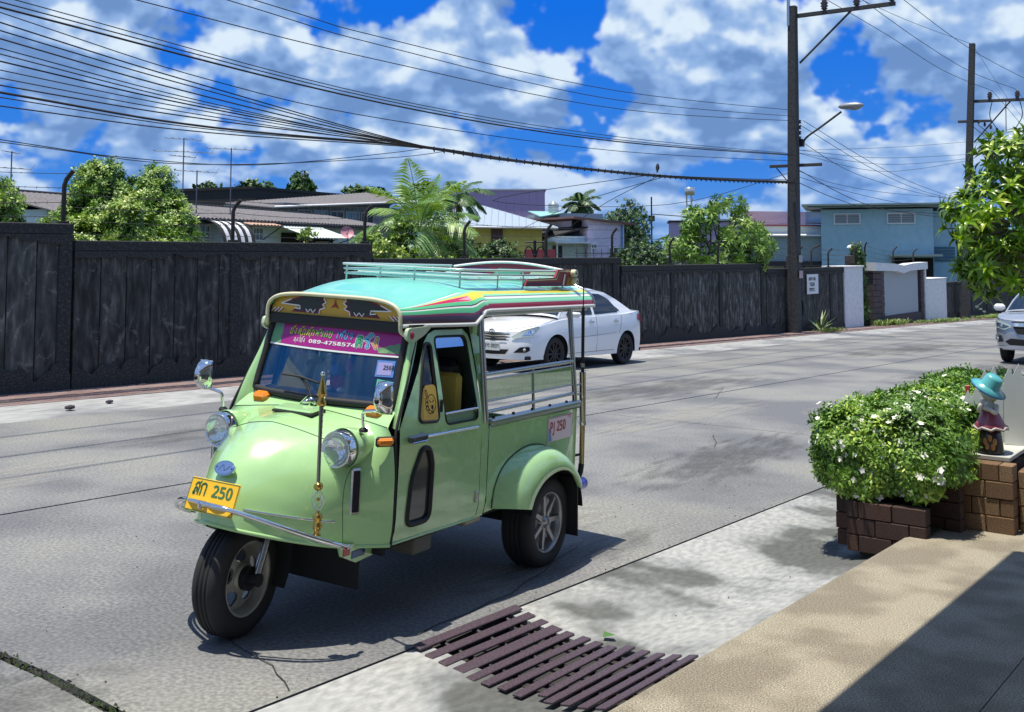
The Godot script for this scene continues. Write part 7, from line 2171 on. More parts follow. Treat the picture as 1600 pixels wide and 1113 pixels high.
	# cables to the left: [z, radius, x0, y0, x1, y1, ...]; they run on to the pole up the street
	var left := [
		[-13.3, 0.011, 8.77, 5.28, 13.80, 5.13, 22.0, 5.15, 32.9, 5.95], [-13.5, 0.011, 10.5, 5.64, 14.0, 5.46, 22.0, 5.4, 32.9, 6.12], [-13.4, 0.011, 10.94, 5.71, 13.9, 5.58, 22.0, 5.6, 32.9, 6.3],
		[-13.45, 0.010, 7.1, 4.98, 13.96, 4.51, 22, 4.5, 32.8, 4.9], [-13.5, 0.012, 6.92, 4.93, 14.01, 4.47, 22, 4.44, 32.8, 4.88], [-13.55, 0.020, 6.95, 4.87, 14.07, 4.42, 22, 4.4, 32.8, 4.86], [-13.4, 0.010, 6.87, 4.77, 10.16, 4.32, 13.92, 4.11, 22, 4.15, 32.8, 4.66],
		[-13.40, 0.013, 6.88, 4.64, 10.15, 4.21, 15.04, 3.70, 18.87, 3.64, 24.58, 3.71, 32.8, 4.05], [-13.42, 0.012, 6.89, 4.54, 10.17, 4.15, 15.06, 3.69, 18.9, 3.61, 24.61, 3.68, 32.8, 4.0], [-13.44, 0.014, 6.9, 4.44, 10.19, 4.06, 15.08, 3.69, 18.93, 3.62, 24.65, 3.68, 32.8, 3.98], [-13.46, 0.010, 6.92, 4.32, 10.21, 3.98, 15.11, 3.68, 18.96, 3.65, 24.69, 3.67, 32.8, 4.0],
		[-13.48, 0.011, 6.93, 4.25, 10.22, 3.94, 15.13, 3.72, 18.98, 3.66, 24.72, 3.72, 32.8, 3.97], [-13.50, 0.014, 6.94, 4.16, 10.24, 3.90, 15.15, 3.71, 19.01, 3.62, 24.76, 3.71, 32.8, 3.95], [-13.52, 0.010, 6.96, 4.05, 10.26, 3.85, 15.17, 3.70, 19.04, 3.65, 24.8, 3.69, 32.8, 4.02], [-13.54, 0.010, 6.97, 3.95, 10.27, 3.79, 15.2, 3.69, 19.07, 3.64, 24.83, 3.68, 32.8, 3.98],
		[-13.56, 0.013, 6.99, 3.86, 10.29, 3.74, 15.22, 3.73, 19.1, 3.66, 24.87, 3.73, 32.8, 3.96], [-13.58, 0.022, 7.0, 3.77, 10.31, 3.63, 15.24, 3.72, 19.13, 3.66, 24.91, 3.72, 32.8, 4.02], [-13.60, 0.010, 7.01, 3.71, 10.32, 3.60, 15.26, 3.71, 19.15, 3.65, 24.94, 3.70, 32.8, 3.99], [-13.62, 0.012, 7.03, 3.60, 10.34, 3.55, 15.29, 3.70, 19.18, 3.64, 24.98, 3.69, 32.8, 3.96],
		[-13.5, 0.008, 6.98, 3.15, 8.83, 3.05, 11.12, 3.10, 14.03, 3.50, 15.15, 3.69], [-13.6, 0.008, 7.03, 3.13, 9.98, 3.04, 14.13, 3.43, 15.92, 3.70]]
	var nth := ["first", "second", "third", "fourth", "fifth", "sixth", "seventh", "eighth", "ninth", "tenth", "eleventh", "twelfth", "thirteenth", "fourteenth", "fifteenth", "sixteenth", "seventeenth", "eighteenth", "nineteenth", "twentieth", "last"]
	for ci in left.size():
		var c = left[ci]
		var pts := []
		for k in range(2, c.size(), 2):
			pts.append(Vector3(c[k], c[k + 1], c[0]))
		var sl: float = (pts[0].y - pts[1].y) / (pts[1].x - pts[0].x)
		pts.push_front(Vector3(-0.5, pts[0].y + (pts[0].x + 0.5) * sl * 1.05 + 0.08, c[0]))
		pts.push_front(Vector3(-8.0, pts[0].y + 7.5 * sl * 1.2 + 0.15, c[0]))
		tag(obj("overhead_cable", MB.new().tube(spline(pts, 7), c[1] * 0.8, 5), black), "black overhead cable, %s from the top where cables cross the left part of the sky" % nth[ci], "cable", "overhead cables to the left of the lamp pole")
	for k in 3:
		var z0: float = [-12.63, -11.58, -10.48][k]
		var z1: float = [-10.8, -9.7, -8.8][k]
		var pts := [Vector3(33.16, 9.95, z0), Vector3(22.0, 9.2, lerpf(z0, z1, 0.27)), Vector3(8.0, 9.1, lerpf(z0, z1, 0.61)), Vector3(-8.0, 10.2, z1)]
		tag(obj("high_wire", MB.new().tube(spline(pts, 6), 0.02, 6), black), "high-voltage wire leaving the crossarm leftwards from the %s insulator" % ["inner", "middle", "outer"][k], "wire", "high-voltage wires")
	obj("crossarm", MB.new().box(Vector3(0.0, 10.1, 3.6), Vector3(0.11, 0.13, 3.6), 0.01), wood, P3)
	var lash := MB.new()
	for k in 60:
		var x := 15.3 + k * 0.29
		var y := 3.69 - 0.05 * sin(PI * clampf((x - 15.0) / 9.5, 0, 1)) + 0.29 * pow(clampf((x - 24.5) / 8.3, 0, 1), 1.4)
		lash.tube([Vector3(x, y + 0.04, -13.42), Vector3(x + 0.1, y - 0.045, -13.5), Vector3(x + 0.18, y + 0.03, -13.6)], 0.012, 4)
	tag(obj("cable_bundle_lashing", lash, black), "lashing wire wound round the thick cable bundle where the bird sits", "lashing", "", "stuff")
	var right := [[-12.6, 0.014, 33.16, 9.95, 39.54, 9.78, 47.0, 9.45, 53.2, 9.35], [-11.6, 0.014, 33.16, 9.95, 40.03, 9.54, 47.31, 9.35, 53.2, 9.35], [-10.5, 0.014, 33.16, 9.95, 43.0, 9.5, 53.2, 9.35], [-13.4, 0.012, 33.0, 11.0, 44.1, 11.3, 53.1, 11.6], [-13.3, 0.012, 33.2, 6.0, 40.97, 4.93, 48.09, 4.38, 53.1, 4.2], [-13.4, 0.012, 33.2, 5.86, 39.82, 4.91, 46.12, 4.35, 53.1, 4.1], [-13.5, 0.012, 33.3, 5.4, 38.06, 4.65, 45.57, 4.27, 53.1, 4.1], [-13.5, 0.009, 33.3, 5.05, 43.21, 5.95, 53.1, 7.0], [-13.45, 0.010, 33.3, 5.05, 41.62, 5.40, 53.1, 6.4], [-13.52, 0.010, 33.3, 4.97, 42.36, 5.20, 53.1, 6.2], [-13.55, 0.010, 33.3, 4.97, 41.96, 4.90, 53.1, 6.1], [-13.5, 0.016, 33.2, 4.42, 38.0, 3.69, 43.0, 3.39, 53.1, 3.3], [-13.5, 0.016, 33.2, 4.0, 36.72, 3.60, 41.0, 3.40, 53.1, 3.5], [-13.6, 0.010, 33.2, 4.42, 36.76, 4.15, 43.07, 4.1, 53.1, 4.3], [-13.55, 0.012, 33.2, 4.2, 38.5, 3.9, 45.0, 3.75, 53.1, 4.0], [-13.5, 0.010, 53.1, 11.6, 70.0, 9.0, 95.0, 8.6], [-12.6, 0.014, 53.2, 9.35, 70.0, 7.6, 95.0, 7.3], [-11.6, 0.014, 53.2, 9.35, 70.0, 7.6, 95.0, 7.3], [-13.2, 0.02, 53.2, 7.8, 70.0, 6.5, 95.0, 6.2], [-13.4, 0.02, 53.2, 7.7, 70.0, 6.3, 95.0, 6.0]]
	for ci in right.size():
		var c = right[ci]
		var pts := []
		for k in range(2, c.size(), 2):
			var q := Vector3(c[k], c[k + 1], c[0])
			if absf(q.x - 53.15) < 0.2: q += Vector3(0.603, 0, 0.798) * q.y * 0.055
			pts.append(q)
		tag(obj("overhead_wire", MB.new().tube(spline(pts, 7), c[1] * 0.8, 5), black), ("black overhead wire, %s from the top where wires run right from the lamp pole" % nth[ci]) if ci < 15 else ("black overhead wire, %s from the top where wires run on from the farther pole" % nth[ci - 15]), "wire", "overhead wires to the right of the lamp pole")
	for k in 3:
		var pts := [Vector3(32.9, 4.3 - 0.15 * k, -13.7), Vector3(29.0, 3.2 - 0.2 * k, -16.0), Vector3(25.5, 3.3 + 0.2 * k, -20.0 - k), Vector3(23.76, 3.7, -13.5)] if k == 0 else [Vector3(23.76 + 0.3 * k, 3.68, -13.5), Vector3(26.4, 3.2, -15.5 - k), Vector3(31.0, 2.6, -19.0 - 2 * k)]
		tag(obj("service_drop", MB.new().tube(spline(pts, 6), 0.009, 5), black), ["sagging service cable from the lamp pole over the wall to the bundle", "upper service cable dropping from the bundle over the wall beside the feathery bush", "lower service cable dropping from the bundle over the wall beside the feathery bush"][k], "cable")

func drain_grate():
	var T := thing("drain_grate", "sagging dark drain grate of loose flat bars across the gutter in front", "drain grate")
	var iron := surf("grate_iron", [[0.0, L(0.035, 0.022, 0.032)], [0.5, L(0.065, 0.042, 0.058)], [1.0, L(0.12, 0.085, 0.10)]], Vector3(0.4, 0.4, 0.4), 0.5, 0.05, 0.12)
	var dish := func(t: float) -> float: return -0.046 - 0.068 * pow(maxf(sin(PI * clampf((t - 2.34) / 1.11, 0.0, 1.0)), 0.0), 0.8)
	var pit := MB.new()
	pit.box(Vector3(4.2, -0.275, -2.9), Vector3(0.7, 0.04, 1.2))
	pit.box(Vector3(4.2, -0.4, -3.445), Vector3(0.66, 0.45, 0.03)); pit.box(Vector3(4.2, -0.4, -2.33), Vector3(0.66, 0.45, 0.03))
	obj("pit_lining", pit, mat("pit_dark", L(0.03, 0.03, 0.03), 0.95), T)
	for x in [3.98, 4.22, 4.46]:
		var pts := []
		for k in 12:
			var t := 3.43 - k * 0.0955
			pts.append(Vector3(x, gy(x) + dish.call(t) + 0.002, -t))
		obj("cross_bar", MB.new().tube(pts, 0.012, 6), M.dark_metal, T)
	var n := 13
	for k in n:
		var t := 3.425 - k * (1.03 / (n - 1))
		var c := 4.19 + rng.randf_range(-0.012, 0.012) - 0.045 * (k / 12.0) + (0.04 if k == 8 else 0.0)
		var tilt: float = (dish.call(t - 0.03) - dish.call(t + 0.03)) / 0.06
		var b := Basis(Vector3.UP, rng.randf_range(-0.006, 0.006) + (0.05 if k == 8 else 0.0)) * Basis(Vector3.BACK, -SLOPE + rng.randf_range(-0.008, 0.008)) * Basis(Vector3.RIGHT, -atan(tilt) + rng.randf_range(-0.025, 0.025))
		obj("bar", MB.new().box(Vector3.ZERO, Vector3(0.79 + rng.randf_range(-0.02, 0.02), 0.012, 0.050 if k != 3 else 0.066), 0.003), iron, T, Transform3D(b, Vector3(c, gy(c) + dish.call(t) + 0.020 + rng.randf_range(0, 0.003), -t)))

func small_things():
	# a bird on the cable bundle
	var b := thing("bird", "small dark bird perched on the thick cable bundle", "bird", at(Vector3(23.9, 3.74, -13.44), 0.4))
	var bird := MB.new()
	bird.smooth()
	bird.tube(spline([Vector3(-0.16, 0.0, 0), Vector3(-0.06, 0.07, 0), Vector3(0.0, 0.13, 0), Vector3(0.03, 0.19, 0), Vector3(0.06, 0.22, 0), Vector3(0.11, 0.215, 0)], 4), [0.008, 0.012, 0.016, 0.02, 0.03, 0.038, 0.044, 0.048, 0.05, 0.05, 0.048, 0.044, 0.04, 0.036, 0.034, 0.034, 0.032, 0.026, 0.016, 0.008, 0.003], 9)
	obj("body", bird, M.underside, b)
	obj("leg", MB.new().bar(Vector3(-0.01, 0.1, 0.015), Vector3(0.0, 0.0, 0.015), 0.005, 4), M.underside, b)
	obj("leg", MB.new().bar(Vector3(-0.01, 0.1, -0.015), Vector3(0.0, 0.0, -0.015), 0.005, 4), M.underside, b)
	# television aerials on the far roofs
	var al := mat("aerial_metal", L(0.16, 0.17, 0.20), 0.5, 0.6)
	var R := Vector3(0.603, 0, 0.798)
	for a in [[Vector3(23.2, 3.4, -32.1), 5.8, [[0.0, 1.15, 0.25], [0.45, 1.9, 0.3], [0.62, 0.8, 0.1]], "tall double television aerial behind the round bushy tree"], [Vector3(24.25, 3.4, -30.8), 5.45, [[0.0, 1.6, 0.1]], "thin television aerial right of the tall double aerial"], [Vector3(22.3, 3.0, -30.1), 4.5, [[0.0, 1.25, 0.0]], "shorter television aerial right behind the round bushy tree"], [Vector3(17.5, 3.4, -33.1), 4.95, [[0.0, 0.4, 0.0], [0.5, 1.2, 0.1]], "television aerial at the far left above the low grey roof"]]:
		var t := thing("tv_aerial", a[3], "aerial", at(a[0]))
		var h: float = a[1] - a[0].y
		obj("mast", MB.new().bar(Vector3(0, -0.6, 0), Vector3(0, h, 0), 0.022, 5), al, t)
		for q in a[2]:
			var y: float = h - q[0]
			obj("boom", MB.new().bar(-R * q[1] * 0.55 + Vector3(0, y, 0), R * q[1] * 0.55 + Vector3(0, y - 0.08, 0), 0.012, 4), al, t)
			for k in 6:
				var c: Vector3 = R * q[1] * lerpf(-0.52, 0.52, k / 5.0) + Vector3(0, y - 0.013 * k, 0)
				var el := 0.1 + 0.06 * (k % 3)
				obj("element", MB.new().bar(c - Vector3(0.3, el if k == 5 else 0.0, -0.2) * 0.7, c + Vector3(0.3, el if k == 5 else 0.0, -0.2) * 0.7, 0.008, 4), al, t)
	var d := thing("satellite_dish", "small pink satellite dish over the row house wall", "satellite dish", Transform3D(Basis(Vector3.UP, -0.5) * Basis(Vector3.RIGHT, 1.1), Vector3(28.2, 2.5, -29.0)))
	obj("bowl", MB.new().lathe([Vector2(0.0, -0.06), Vector2(0.12, -0.045), Vector2(0.22, 0.0), Vector2(0.25, 0.03)], 20), mat("dish_pink", L(0.55, 0.25, 0.30), 0.5), d)
	obj("feed_arm", MB.new().bar(Vector3(0, -0.04, 0.1), Vector3(0, 0.22, 0.03), 0.012, 5), al, d)
	obj("pipe", MB.new().bar(Vector3(0, -0.05, 0), Vector3(0.0, -0.2, 0.9), 0.025, 6), al, d)
	# far mast and a thin pole
	var tw := thing("cell_tower", "pale lattice cell mast with a drum of antennas far behind the feathery bush", "mast", at(Vector3(107.5, 0, -56.4)))
	for k in 3:
		var o := Vector3(cos(TAU * k / 3), 0, sin(TAU * k / 3)) * 0.35
		obj("leg", MB.new().bar(o + Vector3(0, -4, 0), o + Vector3(0, 8.6, 0), 0.09, 5), M.pale_metal, tw)
	for k in 12:
		obj("brace", MB.new().bar(Vector3(0.35 * (1 if k % 2 else -1), -1.0 + k * 0.8, 0.2), Vector3(-0.35 * (1 if k % 2 else -1), -0.2 + k * 0.8, 0.2), 0.05, 4), M.pale_metal, tw)
	obj("antenna_drum", MB.new().lathe([Vector2(0, 8.3), Vector2(0.55, 8.3), Vector2(0.55, 9.15), Vector2(0, 9.15)], 12), mat("tank_steel", L(0.6, 0.6, 0.55), 0.3, 0.8), tw)
	var tp := thing("service_pole", "thin dark pole with a lone wire between the round bushes", "pole", at(Vector3(65.6, 0, -37.4)))
	obj("shaft", MB.new().bar(Vector3(0, -1.5, 0), Vector3(0, 5.7, 0), 0.06, 6), M.dark_metal, tp)
	obj("fitting", MB.new().box(Vector3(0.0, 4.2, 0), Vector3(0.35, 0.4, 0.35), 0.02), M.dark_metal, tp)
	tag(obj("far_wire", MB.new().tube([Vector3(65.6, 4.5, -37.4), Vector3(80.0, 4.1, -34.0), Vector3(100, 4.6, -30)], 0.03, 4), M.cable_black), "lone wire leading right from the thin dark pole", "wire")
	# curly garden lamp before the yellow house
	var gl := thing("garden_lamp", "dark garden lamp with two curled arms in front of the yellow house", "lamp post", at(Vector3(32.5, 0, -23.5)))
	obj("post", MB.new().bar(Vector3(0, -1, 0), Vector3(0, 2.2, 0), 0.06, 6), M.dark_metal, gl)
	obj("cross_bar", MB.new().bar(R * -0.35 + Vector3(0, 2.15, 0), R * 0.35 + Vector3(0, 2.15, 0), 0.03, 5), M.dark_metal, gl)
	for sg in [-1.0, 1.0]:
		obj("curled_arm", MB.new().tube(spline([R * 0.02 * sg + Vector3(0, 1.5, 0), R * 0.12 * sg + Vector3(0, 1.9, 0), R * 0.3 * sg + Vector3(0, 1.95, 0), R * 0.38 * sg + Vector3(0, 1.65, 0)], 5), 0.025, 5), M.dark_metal, gl)
		obj("shade", MB.new().lathe([Vector2(0.1, 0), Vector2(0.06, 0.1), Vector2(0, 0.14)], 8, at(R * 0.38 * sg + Vector3(0, 1.5, 0))), M.dark_metal, gl)
	var lf := MB.new()
	lf.flat().tri(Vector3(4.62, -0.205, -2.93), Vector3(4.66, -0.19, -2.95), Vector3(4.69, -0.205, -2.91)); lf.tri(Vector3(4.62, -0.205, -2.93), Vector3(4.69, -0.205, -2.91), Vector3(4.66, -0.195, -2.88))
	tag(obj("fallen_leaf", lf, mat("fresh_leaf", L(0.06, 0.16, 0.03), 0.6)), "single green leaf lying in the gutter beside the drain grate", "leaf")
	for q in [[Vector3(7.25, 0.0, -12.16), 0.05, "small dark stone lying on the far gutter left of the three-wheeler"], [Vector3(7.9, 0.0, -12.35), 0.04, "flat dark scrap on the far gutter near the paving"], [Vector3(9.3, 0.0, -13.75), 0.07, "small grey ball at the foot of the mouldy wall"]]:
		var p: Vector3 = q[0]
		tag(obj("litter", MB.new().ball(Vector3(p.x, gy(p.x) + 0.03, p.z), Vector3(q[1] * 1.5, q[1] * 0.6, q[1]), 7), mat("litter_grey", L(0.06, 0.055, 0.06), 0.9)), q[2], "litter")
# ---------- trees, hedge, planter ----------
func leaf_quad(mb: MB, o: Vector3, d: Vector3, n: Vector3, ln: float, w: float, droop := 0.0):
	var s := d.cross(n).normalized() * w * 0.5
	var m := o + d * ln * 0.5 + n * w * 0.12
	var e := o + d * ln - Vector3(0, droop * ln, 0)
	var q := o + d * ln * 0.5
	mb.tri(o, q - s + n * w * 0.15, m); mb.tri(o, m, q + s + n * w * 0.15)
	mb.tri(e, m, q - s + n * w * 0.15); mb.tri(e, q + s + n * w * 0.15, m)

func sprig(n: int, ln: float, w: float, stem: float, seed_: int, up := 0.4, droop := 0.1) -> ArrayMesh:
	var r := RandomNumberGenerator.new(); r.seed = seed_
	var mb := MB.new().flat()
	for k in n:
		var a := TAU * k * 0.381 + r.randf() * 0.6
		var d := Vector3(cos(a), up + r.randf_range(-0.5, 0.6), sin(a)).normalized()
		var nn := (Vector3.UP - d * d.y).normalized()
		var o := Vector3(0, stem * k / n, 0) + d * 0.01
		leaf_quad(mb, o, d, nn, ln * r.randf_range(0.7, 1.15), w * r.randf_range(0.8, 1.15), droop)
	return mb.mesh()

func leaf_mat(key: String, back := 0.7) -> StandardMaterial3D:
	var m := mat(key, Color.WHITE, 0.42)
	m.vertex_color_use_as_albedo = true
	m.backlight_enabled = true
	m.backlight = Color(0.55, 0.7, 0.2) * back
	return m

var VR := Vector3(0.603, 0, 0.798)
var VD := Vector3(0.798, 0, -0.603)

func crown_places(blobs: Array, per_m2: float, size: float, cols: Array, noise_gap := 0.25) -> Array:
	# spots spread through the outer part of each lobe (right, up, away, three radii); gaps come from a noise
	var pl := []; var cl := []
	var nz := noise(77, 1.3, 2)
	for b in blobs:
		var c: Vector3 = b[0]; var rr: Vector3 = b[1]
		var area := 4.0 * PI * pow((pow(rr.x * rr.y, 1.6) + pow(rr.x * rr.z, 1.6) + pow(rr.y * rr.z, 1.6)) / 3.0, 1.0 / 1.6)
		for k in int(area * per_m2):
			var d := Vector3(rng.randfn(), rng.randfn(), rng.randfn()).normalized()
			var f := pow(rng.randf(), 0.35)
			var q := d * f
			var p := c + VR * q.x * rr.x + Vector3.UP * q.y * rr.y + VD * q.z * rr.z
			var g := nz.get_noise_3d(p.x * 1.0, p.y * 1.0, p.z * 1.0)
			if g < -noise_gap and f > 0.6:
				continue
			var lump := 1.0 + 0.22 * g
			p = c + (p - c) * lump
			var up := (VR * d.x / rr.x + Vector3.UP * (d.y / rr.y + 0.25) + VD * d.z / rr.z).normalized()
			up = (up + Vector3(rng.randfn(), rng.randfn(), rng.randfn()) * 0.35).normalized()
			var sx := up.cross(Vector3(rng.randfn(), 0.3, rng.randfn())).normalized()
			var s := size * rng.randf_range(0.7, 1.3)
			pl.append(Transform3D(Basis(sx, up, sx.cross(up)).scaled(Vector3.ONE * s), p))
			var t := clampf(0.5 + g * 0.8 + rng.randf_range(-0.35, 0.35), 0.0, 0.999)
			var c0: Color = cols[int(t * (cols.size() - 1))]
			var c1: Color = cols[int(t * (cols.size() - 1)) + 1]
			cl.append(c0.lerp(c1, fposmod(t * (cols.size() - 1), 1.0)))
	return [pl, cl]

func tree(called: String, label: String, cat: String, base: Vector3, blobs: Array, mesh: Mesh, size: float, per: float, cols: Array, gap := 0.25, group := ""):
	# base: the trunk's foot; blobs relative to it
	var T := thing(called, label, cat, at(base), group)
	var bark := surf("bark", [[0.0, L(0.05, 0.04, 0.03)], [0.6, L(0.11, 0.09, 0.07)], [1.0, L(0.2, 0.17, 0.13)]], Vector3(0.4, 1.2, 0.4), 0.9, 0.04)
	var low: Vector3 = blobs[0][0]
	var h := low.y * 0.9
	var r0 := clampf(low.y * 0.035, 0.03, 0.22)
	obj("trunk", MB.new().tube(spline([Vector3(0, -0.3, 0), Vector3(0.03, h * 0.4, 0.02), Vector3(-0.02, h * 0.75, 0), Vector3(low.x * 0.3, h, low.z * 0.3)], 3), [r0 * 1.3, r0 * 1.15, r0, r0 * 0.95, r0 * 0.9, r0 * 0.85, r0 * 0.8, r0 * 0.75, r0 * 0.7, r0 * 0.6], 8), bark, T)
	for b in blobs:
		var e: Vector3 = b[0]
		for k in 3:
			var t: Vector3 = e + (VR * rng.randfn() * b[1].x + Vector3.UP * absf(rng.randfn()) * b[1].y + VD * rng.randfn() * b[1].z) * 0.45
			obj("limb", MB.new().tube([Vector3(low.x * 0.2, h * 0.8, low.z * 0.2), (e + Vector3(0, h * 0.8, 0)) * 0.5, t], [r0 * 0.5, r0 * 0.35, r0 * 0.1], 6), bark, T)
	var pc := crown_places(blobs, per, size, cols, gap)
	var m := many("crown", mesh, leaf_mat("leaf"), pc[0], pc[1], T)
	m.set_meta("kind", "stuff")
	return T

func B(x: float, y: float, d: float, rx: float, ry: float, rd: float) -> Array:
	return [VR * x + Vector3.UP * y + VD * d, Vector3(rx, ry, rd)]

func palm(called: String, label: String, base: Vector3, h: float, n: int, ln: float, stem_r: float, up: float, cols: Array, leaf_w: float, lean := 0.0):
	var T := thing(called, label, "palm", at(base))
	var top := Vector3(lean, h, 0)
	var tr := []
	var rs := []
	for k in 12:
		tr.append(Vector3(lean * pow(k / 11.0, 2.0), h * k / 11.0 - 0.2, 0))
		rs.append(stem_r * (1.1 - 0.4 * k / 11.0) * (1.0 + 0.08 * (k % 2)))
	obj("trunk", MB.new().tube(tr, rs, 9), surf("palm_bark", [[0.0, L(0.07, 0.06, 0.05)], [1.0, L(0.2, 0.18, 0.14)]], Vector3(0.5, 0.15, 0.5), 0.9, 0.03), T)
	for k in n:
		var a := TAU * k * 0.381966 + 0.3
		var age := (k + 0.5) / n                       # young fronds stand, old ones hang
		var el := lerpf(up, -0.25, age)
		var L0 := ln * rng.randf_range(0.8, 1.1)
		var mb := MB.new().flat()
		var d := Vector3(cos(a), 0, sin(a))
		var rach := []
		var p := top
		var dir := (d * cos(el) + Vector3.UP * sin(el)).normalized()
		for i in 15:
			rach.append(p)
			p += dir * L0 / 14.0
			dir = (dir + Vector3(0, -0.085 - 0.05 * age, 0)).normalized()
		mb.tube(rach, 0.012, 4, false)
		var sd := d.cross(Vector3.UP).normalized()
		mb.flat()
		for i in range(2, 14):
			for j in 3:
				for sg in [-1.0, 1.0]:
					var f := (i + j / 3.0) / 14.0
					var o: Vector3 = rach[i].lerp(rach[mini(i + 1, 14)], j / 3.0)
					var fw: Vector3 = (rach[mini(i + 1, 14)] - rach[i - 1]).normalized()
					var ld: Vector3 = (sd * sg + fw * 0.7 + Vector3(0, 0.15 - 0.5 * age - rng.randf() * 0.35, 0)).normalized()
					var ll := L0 * 0.34 * sin(PI * clampf(0.12 + 0.85 * f, 0.0, 1.0)) * rng.randf_range(0.85, 1.1)
					var nn: Vector3 = ld.cross(fw).normalized()
					if nn.y < 0: nn = -nn
					leaf_quad(mb, o, ld, nn, ll, leaf_w, 0.25)
		var fm := mat("%s_frond_%d" % [called, k % 4], cols[k % cols.size()] if age < 0.8 else cols[-1], 0.45)
		fm.backlight_enabled = true
		fm.backlight = Color(0.4, 0.5, 0.12)
		obj("frond", mb, fm, T)

func trees():
	var small := sprig(14, 0.13, 0.06, 0.12, 3)
	var fine := sprig(16, 0.085, 0.034, 0.12, 4)
	var far := sprig(10, 0.34, 0.2, 0.2, 5)
	var mid_g := [Color(0.06, 0.12, 0.015), Color(0.12, 0.22, 0.025), Color(0.20, 0.33, 0.04), Color(0.29, 0.41, 0.06)]
	var yel_g := [Color(0.07, 0.13, 0.012), Color(0.15, 0.26, 0.025), Color(0.26, 0.38, 0.05), Color(0.34, 0.42, 0.07)]
	var dark_g := [Color(0.02, 0.05, 0.012), Color(0.04, 0.09, 0.02), Color(0.07, 0.14, 0.03), Color(0.10, 0.18, 0.04)]
	var blue_g := [Color(0.03, 0.07, 0.03), Color(0.05, 0.11, 0.04), Color(0.08, 0.16, 0.05), Color(0.12, 0.2, 0.06)]
	tree("bushy_tree", "big round bushy tree with fine leaves rising behind the left part of the wall", "tree", Vector3(12.75, -0.5, -19.7), [B(0.0, 2.55, 0, 0.95, 0.95, 0.9), B(-0.35, 3.35, 0.1, 0.62, 0.72, 0.6), B(0.6, 3.2, 0.2, 0.55, 0.72, 0.6), B(0.95, 2.5, 0, 0.6, 0.75, 0.7), B(-1.35, 2.2, 0, 0.5, 0.6, 0.5), B(-0.85, 2.5, 0, 0.7, 0.8, 0.7), B(0.2, 1.6, -0.3, 1.4, 0.8, 0.8)], fine, 1.0, 260.0, mid_g, 0.22)
	tree("bright_shrub", "yellow-green shrub in front of the big bushy tree, close behind the wall", "shrub", Vector3(11.6, -0.4, -17.6), [B(0.0, 2.4, 0, 0.55, 0.6, 0.5), B(-0.9, 2.2, 0.0, 0.6, 0.5, 0.5), B(0.6, 1.9, 0.1, 0.6, 0.5, 0.5), B(-1.7, 1.9, 0.2, 0.5, 0.42, 0.4)], fine, 1.05, 260.0, yel_g, 0.25)
	tree("bushy_tree", "fine-leaved tree cut off by the left edge of the picture, behind the wall", "tree", Vector3(9.6, -0.4, -19.0), [B(-0.1, 2.7, 0, 0.65, 0.85, 0.7), B(0.1, 2.0, 0, 0.9, 0.7, 0.7)], fine, 1.0, 260.0, mid_g, 0.25)
	palm("coconut_palm", "young coconut palm with wide feathery fronds behind the stepped wall", Vector3(20.2, -0.6, -18.2), 2.85, 24, 1.95, 0.13, 1.4, [L(0.11, 0.21, 0.05), L(0.15, 0.27, 0.07), L(0.12, 0.23, 0.08), L(0.19, 0.31, 0.08), L(0.42, 0.46, 0.13)], 0.045)
	palm("areca_palm", "slender dark palm with drooping fronds right of the coconut palm", Vector3(25.4, -0.7, -21.3), 4.15, 13, 1.25, 0.07, 1.0, [L(0.04, 0.10, 0.03), L(0.05, 0.12, 0.04), L(0.06, 0.13, 0.04)], 0.05)
	tree("vine_shrub", "broad-leaved climbing shrub left of the coconut palm", "shrub", Vector3(18.2, -0.5, -17.3), [B(-0.2, 2.2, 0, 0.4, 0.5, 0.4), B(-0.5, 1.9, 0, 0.45, 0.5, 0.4), B(0.4, 1.9, 0, 0.5, 0.4, 0.4), B(0.3, 2.7, 0.1, 0.2, 0.45, 0.2)], small, 0.95, 80.0, yel_g, 0.2)
	tree("low_shrub", "dark low shrubs under the right-hand fronds of the coconut palm", "shrub", Vector3(22.0, -0.5, -18.2), [B(-0.2, 2.1, 0, 0.8, 0.55, 0.5), B(0.9, 2.0, 0.2, 0.6, 0.5, 0.5)], small, 0.8, 80.0, dark_g, 0.2)
	tree("low_shrub", "bright leaves at the foot of the coconut palm above the wall", "shrub", Vector3(20.0, -0.5, -17.0), [B(-0.3, 1.8, 0, 0.9, 0.35, 0.4), B(0.8, 1.75, 0, 0.6, 0.3, 0.4)], small, 0.8, 80.0, yel_g, 0.2)
	tree("wall_weed", "small weed sprouting above the wall before the dark doorway of the row house", "plant", Vector3(12.9, 1.4, -14.25), [B(0.0, 0.6, 0, 0.1, 0.16, 0.1)], small, 0.5, 120.0, yel_g, 0.9)
	# the feathery bush behind the pale wall: whorls of narrow leaves
	var whorl := sprig(20, 0.36, 0.055, 0.10, 8, 0.5, 0.3)
	tree("feathery_bush", "tall feathery bush with whorls of narrow leaves behind the pale wall", "tree", Vector3(30.55, -0.8, -15.0), [B(0, 2.5, 0, 1.5, 0.55, 0.7), B(-0.55, 3.3, 0.1, 0.75, 0.6, 0.5), B(0.7, 3.2, 0, 0.7, 0.65, 0.5), B(-0.1, 3.85, 0, 0.3, 0.45, 0.3), B(0.55, 4.0, 0.1, 0.3, 0.35, 0.3), B(1.2, 2.8, 0, 0.5, 0.6, 0.4), B(-1.2, 2.7, 0, 0.5, 0.5, 0.4)], whorl, 0.85, 15.0, [Color(0.07, 0.15, 0.02), Color(0.13, 0.25, 0.035), Color(0.22, 0.36, 0.06), Color(0.30, 0.43, 0.09)], 0.12)
